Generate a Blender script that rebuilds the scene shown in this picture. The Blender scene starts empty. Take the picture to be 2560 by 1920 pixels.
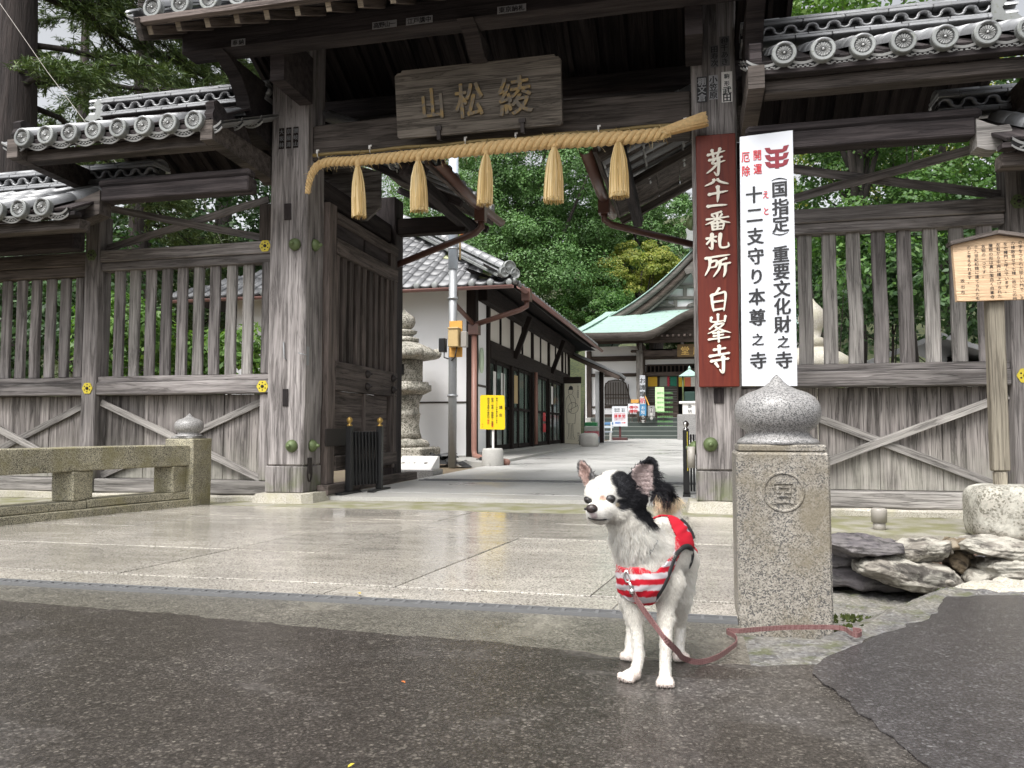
import bpy, math, random
import numpy as np
from mathutils import Matrix, Vector
R = math.radians
rng = random.Random(7)
nr = np.random.default_rng(11)
SC = bpy.context.scene
COL = SC.collection

# ------------------------------------------------------------------ camera
F_PX, YAW, PITCH, CAM_H = 1950.0, R(12.9), math.atan(112 / 1950.0), 0.5
cam_d = bpy.data.cameras.new('camera'); cam = bpy.data.objects.new('camera', cam_d); COL.objects.link(cam)
cam_d.sensor_width = 36; cam_d.lens = 36 * F_PX / 2560; cam_d.clip_start = 0.05; cam_d.clip_end = 900
cam.location = (0, 0, CAM_H); cam.rotation_euler = (R(90) + PITCH, 0, YAW)
SC.camera = cam

# ------------------------------------------------------------------ sky, sun, exposure
SUN_EL, SUN_AZ = R(58), R(200)
world = bpy.data.worlds.new('World'); SC.world = world; world.use_nodes = True
nt = world.node_tree; nt.nodes.clear()
sky = nt.nodes.new('ShaderNodeTexSky'); sky.sky_type = 'NISHITA'; sky.sun_disc = False
sky.sun_elevation = SUN_EL; sky.sun_rotation = SUN_AZ; sky.air_density = 1.0; sky.dust_density = 4.0
bw = nt.nodes.new('ShaderNodeRGBToBW'); nt.links.new(sky.outputs[0], bw.inputs[0])
tint = nt.nodes.new('ShaderNodeMix'); tint.data_type = 'RGBA'; tint.blend_type = 'MIX'
tint.inputs[0].default_value = 0.90
nt.links.new(sky.outputs[0], tint.inputs[6]); nt.links.new(bw.outputs[0], tint.inputs[7])
bg = nt.nodes.new('ShaderNodeBackground'); bg.inputs[1].default_value = 0.15
nt.links.new(tint.outputs[2], bg.inputs[0])
wo = nt.nodes.new('ShaderNodeOutputWorld'); nt.links.new(bg.outputs[0], wo.inputs[0])
sd = bpy.data.lights.new('sun', 'SUN'); sd.energy = 1.5; sd.angle = R(28); sd.color = (1, 0.97, 0.93)
so = bpy.data.objects.new('sun', sd); COL.objects.link(so)
sdir = Vector((math.sin(SUN_AZ) * math.cos(SUN_EL), math.cos(SUN_AZ) * math.cos(SUN_EL), math.sin(SUN_EL)))
so.rotation_euler = sdir.to_track_quat('Z', 'Y').to_euler(); so.location = (0, -5, 20)
SC.view_settings.view_transform = 'Standard'; SC.view_settings.look = 'None'
SC.view_settings.exposure = 1.22; SC.view_settings.gamma = 1.0; SC.view_settings.use_curve_mapping = False
SC.render.engine = 'CYCLES'; SC.cycles.use_denoising = True
SC.cycles.max_bounces = 6; SC.cycles.transparent_max_bounces = 8; SC.cycles.caustics_reflective = False
SC.cycles.caustics_refractive = False; SC.cycles.sample_clamp_indirect = 6

# ------------------------------------------------------------------ surveying helpers (a sight line from the standpoint met with a plane)
_f = Vector((-math.sin(YAW) * math.cos(PITCH), math.cos(YAW) * math.cos(PITCH), math.sin(PITCH)))
_r = Vector((math.cos(YAW), math.sin(YAW), 0)); _u = _r.cross(_f)
def sight(px, py): return _f + _r * ((px - 1280) / F_PX) + _u * ((960 - py) / F_PX)
CP = Vector((0, 0, CAM_H))
def at(px, py, y): d = sight(px, py); return CP + d * (y / d.y)
def atx(px, py, x): d = sight(px, py); return CP + d * (x / d.x)
def atz(px, py, z=0.0): d = sight(px, py); return CP + d * ((z - CAM_H) / d.z)

# ------------------------------------------------------------------ object helpers
WM = {}
def link(o): COL.objects.link(o); return o
def thing(name, label, cat, loc=(0, 0, 0), group=None, rz=0.0):
    o = link(bpy.data.objects.new(name, None)); o.empty_display_size = 0.1
    o.location = loc; o.rotation_euler = (0, 0, rz)
    WM[o] = Matrix.Translation(loc) @ Matrix.Rotation(rz, 4, 'Z')
    o['label'] = label; o['category'] = cat
    if group: o['group'] = group
    return o
def tag(o, label=None, cat=None, group=None, kind=None):
    if label: o['label'] = label
    if cat: o['category'] = cat
    if group: o['group'] = group
    if kind: o['kind'] = kind
    return o
def part(name, me, mat, parent=None, M=None, label=None, kind=None):
    M = M or Matrix.Identity(4)
    o = link(bpy.data.objects.new(name, me)); WM[o] = M.copy()
    if mat is not None and len(me.materials) == 0: me.materials.append(mat)
    if parent is not None:
        o.parent = parent; o.matrix_basis = WM[parent].inverted() @ M
    else: o.matrix_basis = M
    if label: o['label'] = label
    if kind: o['kind'] = kind
    return o
def root_at(name, me, mat, label, cat, loc, group=None):
    """a thing that is one mesh, given in world coordinates: origin moved to loc"""
    me.transform(Matrix.Translation(-Vector(loc)))
    return tag(part(name, me, mat, None, Matrix.Translation(loc)), label, cat, group)
def mesh(name, v, f, smooth=False):
    me = bpy.data.meshes.new(name); me.from_pydata([tuple(p) for p in v], [], f); me.update()
    if smooth: me.polygons.foreach_set('use_smooth', [True] * len(me.polygons))
    return me
class MB:
    """collects several simple solids into one mesh"""
    def __init__(s): s.v = []; s.f = []; s.sm = []
    def add(s, v, f, M=None, smooth=False):
        o = len(s.v); s.v += [tuple(M @ Vector(p)) if M else tuple(p) for p in v]
        s.f += [[i + o for i in q] for q in f]; s.sm += [smooth] * len(f)
    def box(s, x0, x1, y0, y1, z0, z1, M=None):
        v = [(x0, y0, z0), (x1, y0, z0), (x1, y1, z0), (x0, y1, z0), (x0, y0, z1), (x1, y0, z1), (x1, y1, z1), (x0, y1, z1)]
        s.add(v, [(0, 3, 2, 1), (4, 5, 6, 7), (0, 1, 5, 4), (1, 2, 6, 5), (2, 3, 7, 6), (3, 0, 4, 7)], M)
    def tube(s, pts, rad, n=8, smooth=True, cap=True):
        v, f = tube_vf(pts, rad, n, cap); s.add(v, f, None, smooth)
    def lathe(s, prof, n=24, M=None, smooth=True):
        v, f = lathe_vf(prof, n); s.add(v, f, M, smooth)
    def me(s, name):
        m = mesh(name, s.v, s.f)
        m.polygons.foreach_set('use_smooth', s.sm); return m
def frame_of(d, up=Vector((0, 0, 1))):
    x = Vector(d).normalized()
    if abs(x.z) > 0.98: up = Vector((0, 1, 0))
    y = Vector(up).cross(x)
    if y.length < 1e-6: y = Vector((1, 0, 0))
    y.normalize(); z = x.cross(y)
    return x, y, z
def tube_vf(pts, rad, n=8, cap=True):
    pts = [Vector(p) for p in pts]; N = len(pts)
    rad = list(rad) if hasattr(rad, '__len__') else [rad] * N
    v, f = [], []; prevy = None
    for i, p in enumerate(pts):
        d = (pts[min(i + 1, N - 1)] - pts[max(i - 1, 0)]).normalized()
        if prevy is None: x, y, z = frame_of(d)
        else:
            y = (prevy - d * prevy.dot(d)); y = y.normalized() if y.length > 1e-6 else frame_of(d)[1]; z = d.cross(y)
        prevy = y
        for k in range(n):
            a = 2 * math.pi * k / n; v.append(p + (y * math.cos(a) + z * math.sin(a)) * rad[i])
    for i in range(N - 1):
        for k in range(n):
            a, b = i * n + k, i * n + (k + 1) % n; f.append((a, b, b + n, a + n))
    if cap: f.append(list(range(n))[::-1]); f.append([(N - 1) * n + k for k in range(n)])
    return v, f
def lathe_vf(prof, n=24):
    v, f = [], []
    for r, z in prof:
        for k in range(n):
            a = 2 * math.pi * k / n; v.append((r * math.cos(a), r * math.sin(a), z))
    m = len(prof)
    for i in range(m - 1):
        for k in range(n):
            a, b = i * n + k, i * n + (k + 1) % n; f.append((a, b, b + n, a + n))
    f.append(list(range(n))[::-1]); f.append([(m - 1) * n + k for k in range(n)])
    return v, f
def beam_vf(L, w, h, ch=None, seg=None, warp=0.0):
    ch = ch if ch is not None else min(w, h) * 0.07
    seg = seg or max(2, min(14, int(L / 0.22)))
    xs = [0, ch] + [L * i / seg for i in range(1, seg)] + [L - ch, L]
    v, f = [], []; a, b = w / 2, h / 2; oy = oz = 0
    for i, x in enumerate(xs):
        e = ch if i in (0, len(xs) - 1) else 0
        if warp and 1 < i < len(xs) - 2: oy, oz = rng.gauss(0, warp), rng.gauss(0, warp)
        c = ch
        for sy, sz in ((a - e, b - c), (a - c, b - e), (-a + c, b - e), (-a + e, b - c), (-a + e, -b + c), (-a + c, -b + e), (a - c, -b + e), (a - e, -b + c)):
            v.append((x, sy + oy + (rng.gauss(0, warp * .5) if warp else 0), sz + oz + (rng.gauss(0, warp * .5) if warp else 0)))
    n = len(xs)
    for i in range(n - 1):
        for k in range(8):
            p, q = i * 8 + k, i * 8 + (k + 1) % 8; f.append((p, q, q + 8, p + 8))
    f.append(list(range(8))[::-1]); f.append([(n - 1) * 8 + k for k in range(8)])
    return v, f
def beam(name, parent, p0, p1, w, h, mat, up=(0, 0, 1), warp=0.0015, ch=None, label=None, seg=None):
    """a timber: local X runs along the grain; w across (sideways), h up. Vertical posts: w along x, h along y."""
    p0, p1 = Vector(p0), Vector(p1); d = p1 - p0
    x, y, z = frame_of(d, Vector(up))
    M = Matrix((x, y, z)).transposed().to_4x4(); M.translation = p0
    v, f = beam_vf(d.length, w, h, ch, seg, warp)
    return part(name, mesh(name, v, f), mat, parent, M, label)
def box(name, parent, x0, x1, y0, y1, z0, z1, mat, grain='x', warp=0.001, ch=None, label=None):
    cx, cy, cz = (x0 + x1) / 2, (y0 + y1) / 2, (z0 + z1) / 2
    if grain == 'x': return beam(name, parent, (x0, cy, cz), (x1, cy, cz), y1 - y0, z1 - z0, mat, warp=warp, ch=ch, label=label)
    if grain == 'y': return beam(name, parent, (cx, y0, cz), (cx, y1, cz), x1 - x0, z1 - z0, mat, warp=warp, ch=ch, label=label)
    return beam(name, parent, (cx, cy, z0), (cx, cy, z1), x1 - x0, y1 - y0, mat, warp=warp, ch=ch, label=label)
def prism_vf(poly, t0, t1):
    """poly of (a,b) extruded between t0,t1 along the third axis: returns verts (a,b,t)"""
    n = len(poly); v = [(a, b, t0) for a, b in poly] + [(a, b, t1) for a, b in poly]
    f = [list(range(n))[::-1], list(range(n, 2 * n))] + [(i, (i + 1) % n, (i + 1) % n + n, i + n) for i in range(n)]
    return v, f
def fix_normals(me):
    import bmesh
    b = bmesh.new(); b.from_mesh(me); bmesh.ops.recalc_face_normals(b, faces=b.faces); b.to_mesh(me); b.free(); return me
def prism_xz(name, poly, y0, y1):
    v, f = prism_vf(poly, y0, y1); return fix_normals(mesh(name, [(a, t, b) for a, b, t in v], f))
def prism_yz(name, poly, x0, x1):
    v, f = prism_vf(poly, x0, x1); return fix_normals(mesh(name, [(t, a, b) for a, b, t in v], f))
def prism_xy(name, poly, z0, z1):
    v, f = prism_vf(poly, z0, z1); return fix_normals(mesh(name, v, f))
def T(x, y, z): return Matrix.Translation((x, y, z))
def RZ(a): return Matrix.Rotation(a, 4, 'Z')
def RX(a): return Matrix.Rotation(a, 4, 'X')
def RY(a): return Matrix.Rotation(a, 4, 'Y')

# ------------------------------------------------------------------ lettering (the built-in font, turned into solid strokes)
_gl = {}
def glyph(ch, bold=0.0):
    k = (ch, bold)
    if k not in _gl:
        c = bpy.data.curves.new('g', 'FONT'); c.body = ch; c.size = 1.0; c.extrude = 0.5; c.offset = 0.0; c.resolution_u = 3
        o = bpy.data.objects.new('g', c); COL.objects.link(o); bpy.context.view_layer.update()
        m = bpy.data.meshes.new_from_object(o.evaluated_get(bpy.context.evaluated_depsgraph_get()))
        vs = np.array([v.co[:] for v in m.vertices]).reshape(-1, 3); fs = [list(p.vertices) for p in m.polygons]
        bpy.data.objects.remove(o); bpy.data.curves.remove(c); bpy.data.meshes.remove(m)
        if len(vs):
            if ord(ch) > 0x2000: vs[:, 0] -= 0.5; vs[:, 1] -= 0.38
            else: vs[:, 0] -= (vs[:, 0].min() + vs[:, 0].max()) / 2; vs[:, 1] -= 0.36
        _gl[k] = (vs, fs)
    return _gl[k]
def letters(items, depth=0.002, bold=0.0, shear=0.0, wob=0.0):
    """items (char, x, z, size[, xscale]); returns verts/faces in the xz plane facing -y, y from -depth to 0"""
    V, Fc = [], []
    for it in items:
        ch, x, z, s = it[:4]; sx = it[4] if len(it) > 4 else 1.0
        vs, fs = glyph(ch)
        if not len(vs): continue
        a = vs.copy(); r = rng.uniform(-wob, wob); c_, s_ = math.cos(r), math.sin(r)
        px = a[:, 0] * sx; pz = a[:, 1] + shear * px
        X = (px * c_ - pz * s_) * s + x; Z = (px * s_ + pz * c_) * s + z; Y = -(a[:, 2] + 0.5) * depth
        cs = ((0, 0),) if bold < .006 else ((-bold * .75, 0), (bold * .75, bold * .25)) if bold < .014 else ((-bold, -bold * .2), (-bold * .3, bold * .3), (bold * .35, -bold * .35), (bold, bold * .2))
        for q_, (bx_, bz_) in enumerate(cs):     # a stroke is thickened by overlaid passes of the brush
            o = len(V); V += list(zip(X + bx_ * s, Y - q_ * depth * .06, Z + bz_ * s)); Fc += [[i + o for i in q] for q in fs]
    return V, Fc
def lettering(parent, items, M, mat, depth=0.002, bold=0.0, name='lettering', label=None, shear=0.0, wob=0.0):
    if name == 'character' and len(items) > 1:
        for it in items: lettering(parent, [it], M, mat, depth, bold, name, label, shear, wob)
        return None
    v, f = letters(items, depth, bold, shear, wob)
    return part(name, mesh(name, v, f), mat, parent, M, label)
def column_text(s, x, z_top, size, pitch=None, sx=1.0):
    pitch = pitch or size * 1.08
    return [(c, x, z_top - pitch * (i + .5), size, sx) for i, c in enumerate(s)]
def row_text(s, x_left, z, size, pitch=None):
    pitch = pitch or size * 1.05
    return [(c, x_left + pitch * (i + .5), z, size) for i, c in enumerate(s)]
# ------------------------------------------------------------------ materials
class NT:
    def __init__(s, name):
        s.m = bpy.data.materials.new(name); s.m.use_nodes = True; s.t = s.m.node_tree; s.t.nodes.clear()
        s.out = s.n('ShaderNodeOutputMaterial'); s.b = s.n('ShaderNodeBsdfPrincipled'); s.l(s.b.outputs[0], s.out.inputs[0])
    def n(s, t, **k):
        o = s.t.nodes.new(t)
        for a, b in k.items(): setattr(o, a, b)
        return o
    def l(s, a, b): s.t.links.new(a, b)
    def coord(s, kind='Object', scale=(1, 1, 1), rnd=True, loc=(0, 0, 0)):
        tc = s.n('ShaderNodeTexCoord'); mp = s.n('ShaderNodeMapping'); mp.inputs['Scale'].default_value = scale
        mp.inputs['Location'].default_value = loc
        src = tc.outputs[kind]
        if rnd:
            oi = s.n('ShaderNodeObjectInfo'); mu = s.n('ShaderNodeMath', operation='MULTIPLY'); mu.inputs[1].default_value = 37.0
            s.l(oi.outputs['Random'], mu.inputs[0]); ad = s.n('ShaderNodeVectorMath', operation='ADD')
            s.l(src, ad.inputs[0]); s.l(mu.outputs[0], ad.inputs[1]); src = ad.outputs[0]
        s.l(src, mp.inputs['Vector']); return mp.outputs[0]
    def world(s, scale=(1, 1, 1)):
        g = s.n('ShaderNodeNewGeometry'); mp = s.n('ShaderNodeMapping'); mp.inputs['Scale'].default_value = scale
        s.l(g.outputs['Position'], mp.inputs['Vector']); return mp.outputs[0]
    def noise(s, vec, scale, detail=4, rough=0.55, dist=0.0):
        o = s.n('ShaderNodeTexNoise'); o.inputs['Scale'].default_value = scale; o.inputs['Detail'].default_value = detail
        o.inputs['Roughness'].default_value = rough; o.inputs['Distortion'].default_value = dist
        s.l(vec, o.inputs['Vector']); return o.outputs[0]
    def voro(s, vec, scale, feature='F1', out='Distance', rand=1.0):
        o = s.n('ShaderNodeTexVoronoi', feature=feature); o.inputs['Scale'].default_value = scale; o.inputs['Randomness'].default_value = rand
        s.l(vec, o.inputs['Vector']); return o.outputs[out]
    def ramp(s, fac, stops, interp='LINEAR'):
        o = s.n('ShaderNodeValToRGB'); cr = o.color_ramp; cr.interpolation = interp
        while len(cr.elements) > 1: cr.elements.remove(cr.elements[-1])
        for i, (p, c) in enumerate(stops):
            e = cr.elements[0] if i == 0 else cr.elements.new(p)
            e.position = p; e.color = (c, c, c, 1) if not hasattr(c, '__len__') else (*c[:3], 1)
        s.l(fac, o.inputs[0]); return o.outputs[0]
    def mix(s, fac, a, b, mode='MIX'):
        o = s.n('ShaderNodeMix', data_type='RGBA', blend_type=mode)
        for i, x in ((0, fac), (6, a), (7, b)):
            if isinstance(x, (int, float)): o.inputs[i].default_value = x if i == 0 else (x, x, x, 1)
            elif isinstance(x, (tuple, list)): o.inputs[i].default_value = (*x[:3], 1)
            else: s.l(x, o.inputs[i])
        return o.outputs[2]
    def math(s, op, a, b=None, clamp=False):
        o = s.n('ShaderNodeMath', operation=op, use_clamp=clamp)
        for i, x in enumerate((a, b)):
            if x is None: continue
            if isinstance(x, (int, float)): o.inputs[i].default_value = x
            else: s.l(x, o.inputs[i])
        return o.outputs[0]
    def rand(s): return s.n('ShaderNodeObjectInfo').outputs['Random']
    def island(s): return s.n('ShaderNodeNewGeometry').outputs['Random Per Island']
    def sep(s, vec):
        o = s.n('ShaderNodeSeparateXYZ'); s.l(vec, o.inputs[0]); return o.outputs
    def bump(s, h, strength=0.3, dist=0.01):
        o = s.n('ShaderNodeBump'); o.inputs['Strength'].default_value = strength; o.inputs['Distance'].default_value = dist
        s.l(h, o.inputs['Height']); s.l(o.outputs[0], s.b.inputs['Normal']); return o
    def set(s, **k):
        for a, b in k.items():
            i = s.b.inputs[a.replace('_', ' ')]
            if isinstance(b, (int, float)): i.default_value = b
            elif isinstance(b, (tuple, list)): i.default_value = (*b[:3], 1) if len(i.default_value) == 4 else b
            else: s.l(b, i)
        return s
def flat(name, col, rough=0.6, metal=0.0, var=0.12, scale=25, bump=0.0, spec=0.5):
    m = NT(name); v = m.coord(); n = m.noise(v, scale, 5)
    c = m.mix(n, tuple(x * (1 - var) for x in col), tuple(min(1, x * (1 + var)) for x in col))
    m.set(Base_Color=c, Roughness=rough, Metallic=metal, Specular_IOR_Level=spec)
    if bump: m.bump(n, bump, 0.004)
    return m.m
def wood(name, dark, light, rough=0.85, moss=0.0, crack=0.6, var=0.3, foot=None):
    m = NT(name)
    v1 = m.coord(scale=(0.9, 11, 11)); a = m.noise(v1, 2.0, 6, 0.6, 0.6)
    v2 = m.coord(scale=(3.5, 130, 130)); b = m.noise(v2, 1.5, 5, 0.65)
    v3 = m.coord(scale=(0.55, 26, 26)); c = m.noise(v3, 1.6, 3, 0.5, 0.3)
    v4 = m.coord(scale=(1.6, 2.2, 2.2)); d = m.noise(v4, 1.3, 3)
    base = m.mix(m.ramp(a, [(0.3, 0), (0.68, 1)]), dark, light)
    base = m.mix(0.6, base, m.ramp(b, [(0.28, 0.42), (0.55, 0.95), (0.75, 1.25)]), 'MULTIPLY')
    base = m.mix(1.0, base, m.ramp(d, [(0.25, 0.72), (0.75, 1.15)]), 'MULTIPLY')
    cr = m.mix(1.0, m.ramp(m.math('ABSOLUTE', m.math('SUBTRACT', c, .5)), [(0.0, 0.18), (0.012, .55), (0.022, 1.0)]), m.ramp(m.math('ABSOLUTE', m.math('SUBTRACT', a, .42)), [(0.0, 0.5), (0.02, 1.0)]), 'MULTIPLY')
    base = m.mix(crack, base, cr, 'MULTIPLY')
    base = m.mix(1.0, base, m.ramp(m.rand(), [(0, 1 - var), (1, 1 + var)]), 'MULTIPLY')
    if moss:
        w = m.world(); z = m.sep(w)[2]; n = m.noise(w, 7, 5)
        k = m.math('MULTIPLY', m.ramp(z, [(0.02, 1.0), (0.28, 0.0)]), m.ramp(n, [(0.42, 0), (0.62, 1)]))
        base = m.mix(m.math('MULTIPLY', k, moss), base, (0.11, 0.14, 0.04))
    if foot:
        w = m.world(); z = m.sep(w)[2]; n = m.noise(w, 9, 4)
        k = m.math('MULTIPLY', m.ramp(z, [(0.1, 1.0), (0.45, 0.0)]), m.ramp(n, [(0.3, 0.3), (0.65, 1)]))
        base = m.mix(m.math('MULTIPLY', k, 0.75), base, foot)
    m.set(Base_Color=base, Roughness=rough, Specular_IOR_Level=0.25)
    h = m.mix(0.5, b, cr); m.bump(h, 0.75, 0.007)
    return m.m
def granite(name, c0, c1, c2, wet=0.0, scale=230, stain=None, rough=0.7, mottled=0.3):
    m = NT(name); v = m.world()
    k = m.voro(v, scale, out='Color'); kk = m.sep(k)[0]
    col = m.ramp(kk, [(0.0, c0), (0.22, c0), (0.3, c1), (0.62, c1), (0.7, c2), (1.0, c2)])
    n = m.noise(v, 3.5, 6, 0.6); col = m.mix(1.0, col, m.ramp(n, [(0.25, 1 - mottled), (0.75, 1 + mottled * .6)]), 'MULTIPLY')
    if stain:
        n2 = m.noise(v, 8, 6, 0.65); col = m.mix(m.ramp(n2, [(0.48, 0), (0.68, 0.8)]), col, stain)
    m.set(Base_Color=col, Roughness=rough, Specular_IOR_Level=0.45)
    f = m.noise(v, 160, 3); m.bump(f, 0.25, 0.003)
    return m
MAT = {}
MAT['wood_grey'] = wood('weathered_grey_wood', (0.105, 0.094, 0.090), (0.38, 0.351, 0.341), moss=0.75)
MAT['wood_pale'] = wood('pale_weathered_wood', (0.18, 0.168, 0.158), (0.46, 0.435, 0.41))
MAT['wood_board'] = wood('weathered_board', (0.085, 0.075, 0.069), (0.36, 0.328, 0.31), foot=(0.42, 0.41, 0.35), crack=0.8)
MAT['wood_mid'] = wood('brown_grey_wood', (0.055, 0.046, 0.040), (0.18, 0.153, 0.138))
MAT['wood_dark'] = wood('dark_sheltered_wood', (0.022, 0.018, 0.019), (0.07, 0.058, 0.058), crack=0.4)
MAT['wood_black'] = wood('black_stained_wood', (0.010, 0.007, 0.006), (0.03, 0.021, 0.018), crack=0.3)
MAT['wood_brown'] = wood('brown_door_wood', (0.065, 0.053, 0.047), (0.20, 0.163, 0.148))
MAT['wood_endgrain'] = wood('pale_end_grain', (0.25, 0.2, 0.15), (0.5, 0.42, 0.32))
MAT['wood_notice'] = wood('fresh_notice_wood', (0.62, 0.42, 0.26), (0.72, 0.52, 0.34), crack=0.0, var=0.05)
MAT['wood_post'] = wood('notice_post_wood', (0.22, 0.19, 0.15), (0.42, 0.38, 0.30), crack=0.4)
def tile_mat(name, c, rough, moss):
    m = NT(name); v = m.coord(); n = m.noise(v, 9, 6, 0.6); n2 = m.noise(v, 60, 4)
    col = m.mix(n, tuple(x * .7 for x in c), tuple(x * 1.25 for x in c))
    col = m.mix(1.0, col, m.ramp(m.rand(), [(0, 0.8), (1, 1.2)]), 'MULTIPLY')
    if moss:
        col = m.mix(m.ramp(n2, [(0.56, 0), (0.7, moss)]), col, (0.10, 0.11, 0.06))
    m.set(Base_Color=col, Roughness=m.ramp(n, [(0.3, rough), (0.7, rough + .15)]), Metallic=0.25, Specular_IOR_Level=0.6); m.bump(n2, 0.15, 0.003)
    return m.m
MAT['tile'] = tile_mat('silver_grey_roof_tile', (0.27, 0.275, 0.285), 0.33, 0.4)
MAT['pantile'] = tile_mat('dark_grey_pantile', (0.17, 0.172, 0.18), 0.42, 0.3)
MAT['tile_face'] = tile_mat('matt_grey_eave_tile', (0.23, 0.24, 0.235), 0.45, 0.6)
MAT['tile_relief'] = tile_mat('pale_relief_tile', (0.42, 0.425, 0.42), 0.42, 0.2)
MAT['tile_dark'] = tile_mat('dark_grey_tile', (0.03, 0.031, 0.033), 0.5, 0.2)  # very dark tile grey; on the eave discs it is dirt in the recess
MAT['tile_moss'] = tile_mat('lichen_roof_tile', (0.34, 0.36, 0.20), 0.5, 0.2)
MAT['bronze'] = flat('green_bronze', (0.10, 0.135, 0.055), 0.55, 0.2, 0.35, 12, 0.2)
MAT['gold'] = flat('worn_gilt', (0.42, 0.27, 0.08), 0.4, 0.5, 0.55, 30, 0.3)
MAT['yellow_metal'] = flat('yellow_painted_fitting', (0.62, 0.50, 0.04), 0.45, 0.1)
MAT['iron'] = flat('dark_iron', (0.035, 0.028, 0.026), 0.55, 0.4)
MAT['steel'] = flat('galvanised_steel', (0.32, 0.33, 0.34), 0.5, 0.5)
MAT['drain_steel'] = flat('dull_drain_steel', (0.17, 0.172, 0.175), 0.6, 0.3)
MAT['chrome'] = flat('polished_metal', (0.7, 0.68, 0.66), 0.18, 1.0)
MAT['black_paint'] = flat('black_gloss_paint', (0.008, 0.008, 0.009), 0.35)
MAT['black_ink'] = flat('black_ink', (0.012, 0.012, 0.014), 0.6, 0, 0.05)
MAT['red_ink'] = flat('red_ink', (0.55, 0.02, 0.03), 0.6, 0, 0.05)
MAT['blue_ink'] = flat('blue_ink', (0.08, 0.2, 0.55), 0.6, 0, 0.05)
MAT['crest'] = flat('crimson_print', (0.20, 0.006, 0.018), 0.5, 0, 0.05)
MAT['white_panel'] = flat('white_sign_panel', (0.62, 0.64, 0.68), 0.35, 0, 0.02, 3)
MAT['white_paint'] = flat('white_paint', (0.78, 0.76, 0.73), 0.6, 0, 0.05)
MAT['cream_letter'] = flat('cream_letter_paint', (0.80, 0.76, 0.66), 0.55, 0, 0.05)
MAT['plaster'] = flat('white_plaster', (0.86, 0.86, 0.87), 0.9, 0, 0.04, 2)
MAT['plaster_warm'] = flat('aged_white_plaster', (0.66, 0.62, 0.56), 0.9, 0, 0.1, 3)
MAT['yellow_sign'] = flat('yellow_sign', (0.80, 0.56, 0.01), 0.4, 0, 0.03)
MAT['straw'] = flat('straw_rope', (0.66, 0.46, 0.22), 0.8, 0, 0.35, 60, 0.5)
MAT['straw_pale'] = flat('pale_straw', (0.74, 0.57, 0.28), 0.8, 0, 0.3, 70)
def straw_mat():
    q = NT('loose_straw'); i = q.island(); q.set(Base_Color=q.ramp(i, [(0, (.40, .26, .09)), (.35, (.66, .48, .21)), (.7, (.80, .62, .32)), (1, (.88, .74, .46))]), Roughness=.7); return q.m
MAT['straw_pale'] = straw_mat()
MAT['bamboo'] = flat('bamboo_pole', (0.24, 0.17, 0.06), 0.45, 0, 0.2, 12)
MAT['copper_pipe'] = flat('pinkish_brown_pipe', (0.30, 0.155, 0.12), 0.45, 0, 0.15)
MAT['gutter'] = flat('brown_gutter', (0.13, 0.065, 0.05), 0.35, 0, 0.2)
MAT['pvc'] = flat('grey_pvc', (0.30, 0.28, 0.25), 0.45, 0, 0.05)
MAT['paper'] = flat('grey_old_paper', (0.30, 0.30, 0.31), 0.8, 0, 0.15)
MAT['paper_dim'] = flat('faded_paper', (0.14, 0.14, 0.145), 0.8, 0, 0.2)
MAT['tan_box'] = flat('tan_meter_box', (0.50, 0.36, 0.17), 0.5, 0, 0.1)
MAT['orange_board'] = flat('orange_back_board', (0.58, 0.30, 0.06), 0.6, 0, 0.1)
MAT['rubber'] = flat('black_rubber', (0.012, 0.012, 0.012), 0.7)
def red_board():
    m = NT('red_lacquered_board'); v = m.coord(scale=(1.2, 14, 14)); a = m.noise(v, 2, 5, 0.6, 0.5)
    m.set(Base_Color=m.mix(m.ramp(a, [(0.3, 0), (0.7, 1)]), (0.10, 0.013, 0.008), (0.16, 0.027, 0.013)), Roughness=0.5, Specular_IOR_Level=.3)
    m.bump(a, 0.1, 0.002); return m.m
MAT['red_board'] = red_board()
g = granite('pink_granite', (0.085, 0.082, 0.078), (0.225, 0.205, 0.175), (0.34, 0.315, 0.275), scale=330, mottled=0.3, stain=(0.17, 0.145, 0.10)); MAT['granite'] = g.m
g = granite('polished_granite', (0.10, 0.10, 0.10), (0.25, 0.242, 0.235), (0.35, 0.342, 0.335), scale=380, rough=0.38, mottled=0.15); MAT['granite_pol'] = g.m
g = granite('mossy_granite', (0.07, 0.065, 0.05), (0.26, 0.24, 0.17), (0.42, 0.39, 0.29), scale=300, stain=(0.20, 0.18, 0.09), mottled=0.4); MAT['granite_moss'] = g.m
g = granite('lichen_stone', (0.16, 0.15, 0.12), (0.30, 0.29, 0.25), (0.38, 0.36, 0.31), scale=120, stain=(0.62, 0.61, 0.54), mottled=0.4, rough=0.9); MAT['lichen_stone'] = g.m
g = granite('plinth_stone', (0.32, 0.30, 0.25), (0.42, 0.395, 0.34), (0.50, 0.47, 0.41), scale=200, stain=(0.36, 0.34, 0.25), mottled=0.25, rough=0.85); MAT['plinth'] = g.m
g = granite('lantern_stone', (0.16, 0.15, 0.12), (0.36, 0.34, 0.29), (0.5, 0.47, 0.41), scale=70, stain=(0.08, 0.08, 0.06), mottled=0.4, rough=0.9); MAT['lantern'] = g.m
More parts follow.
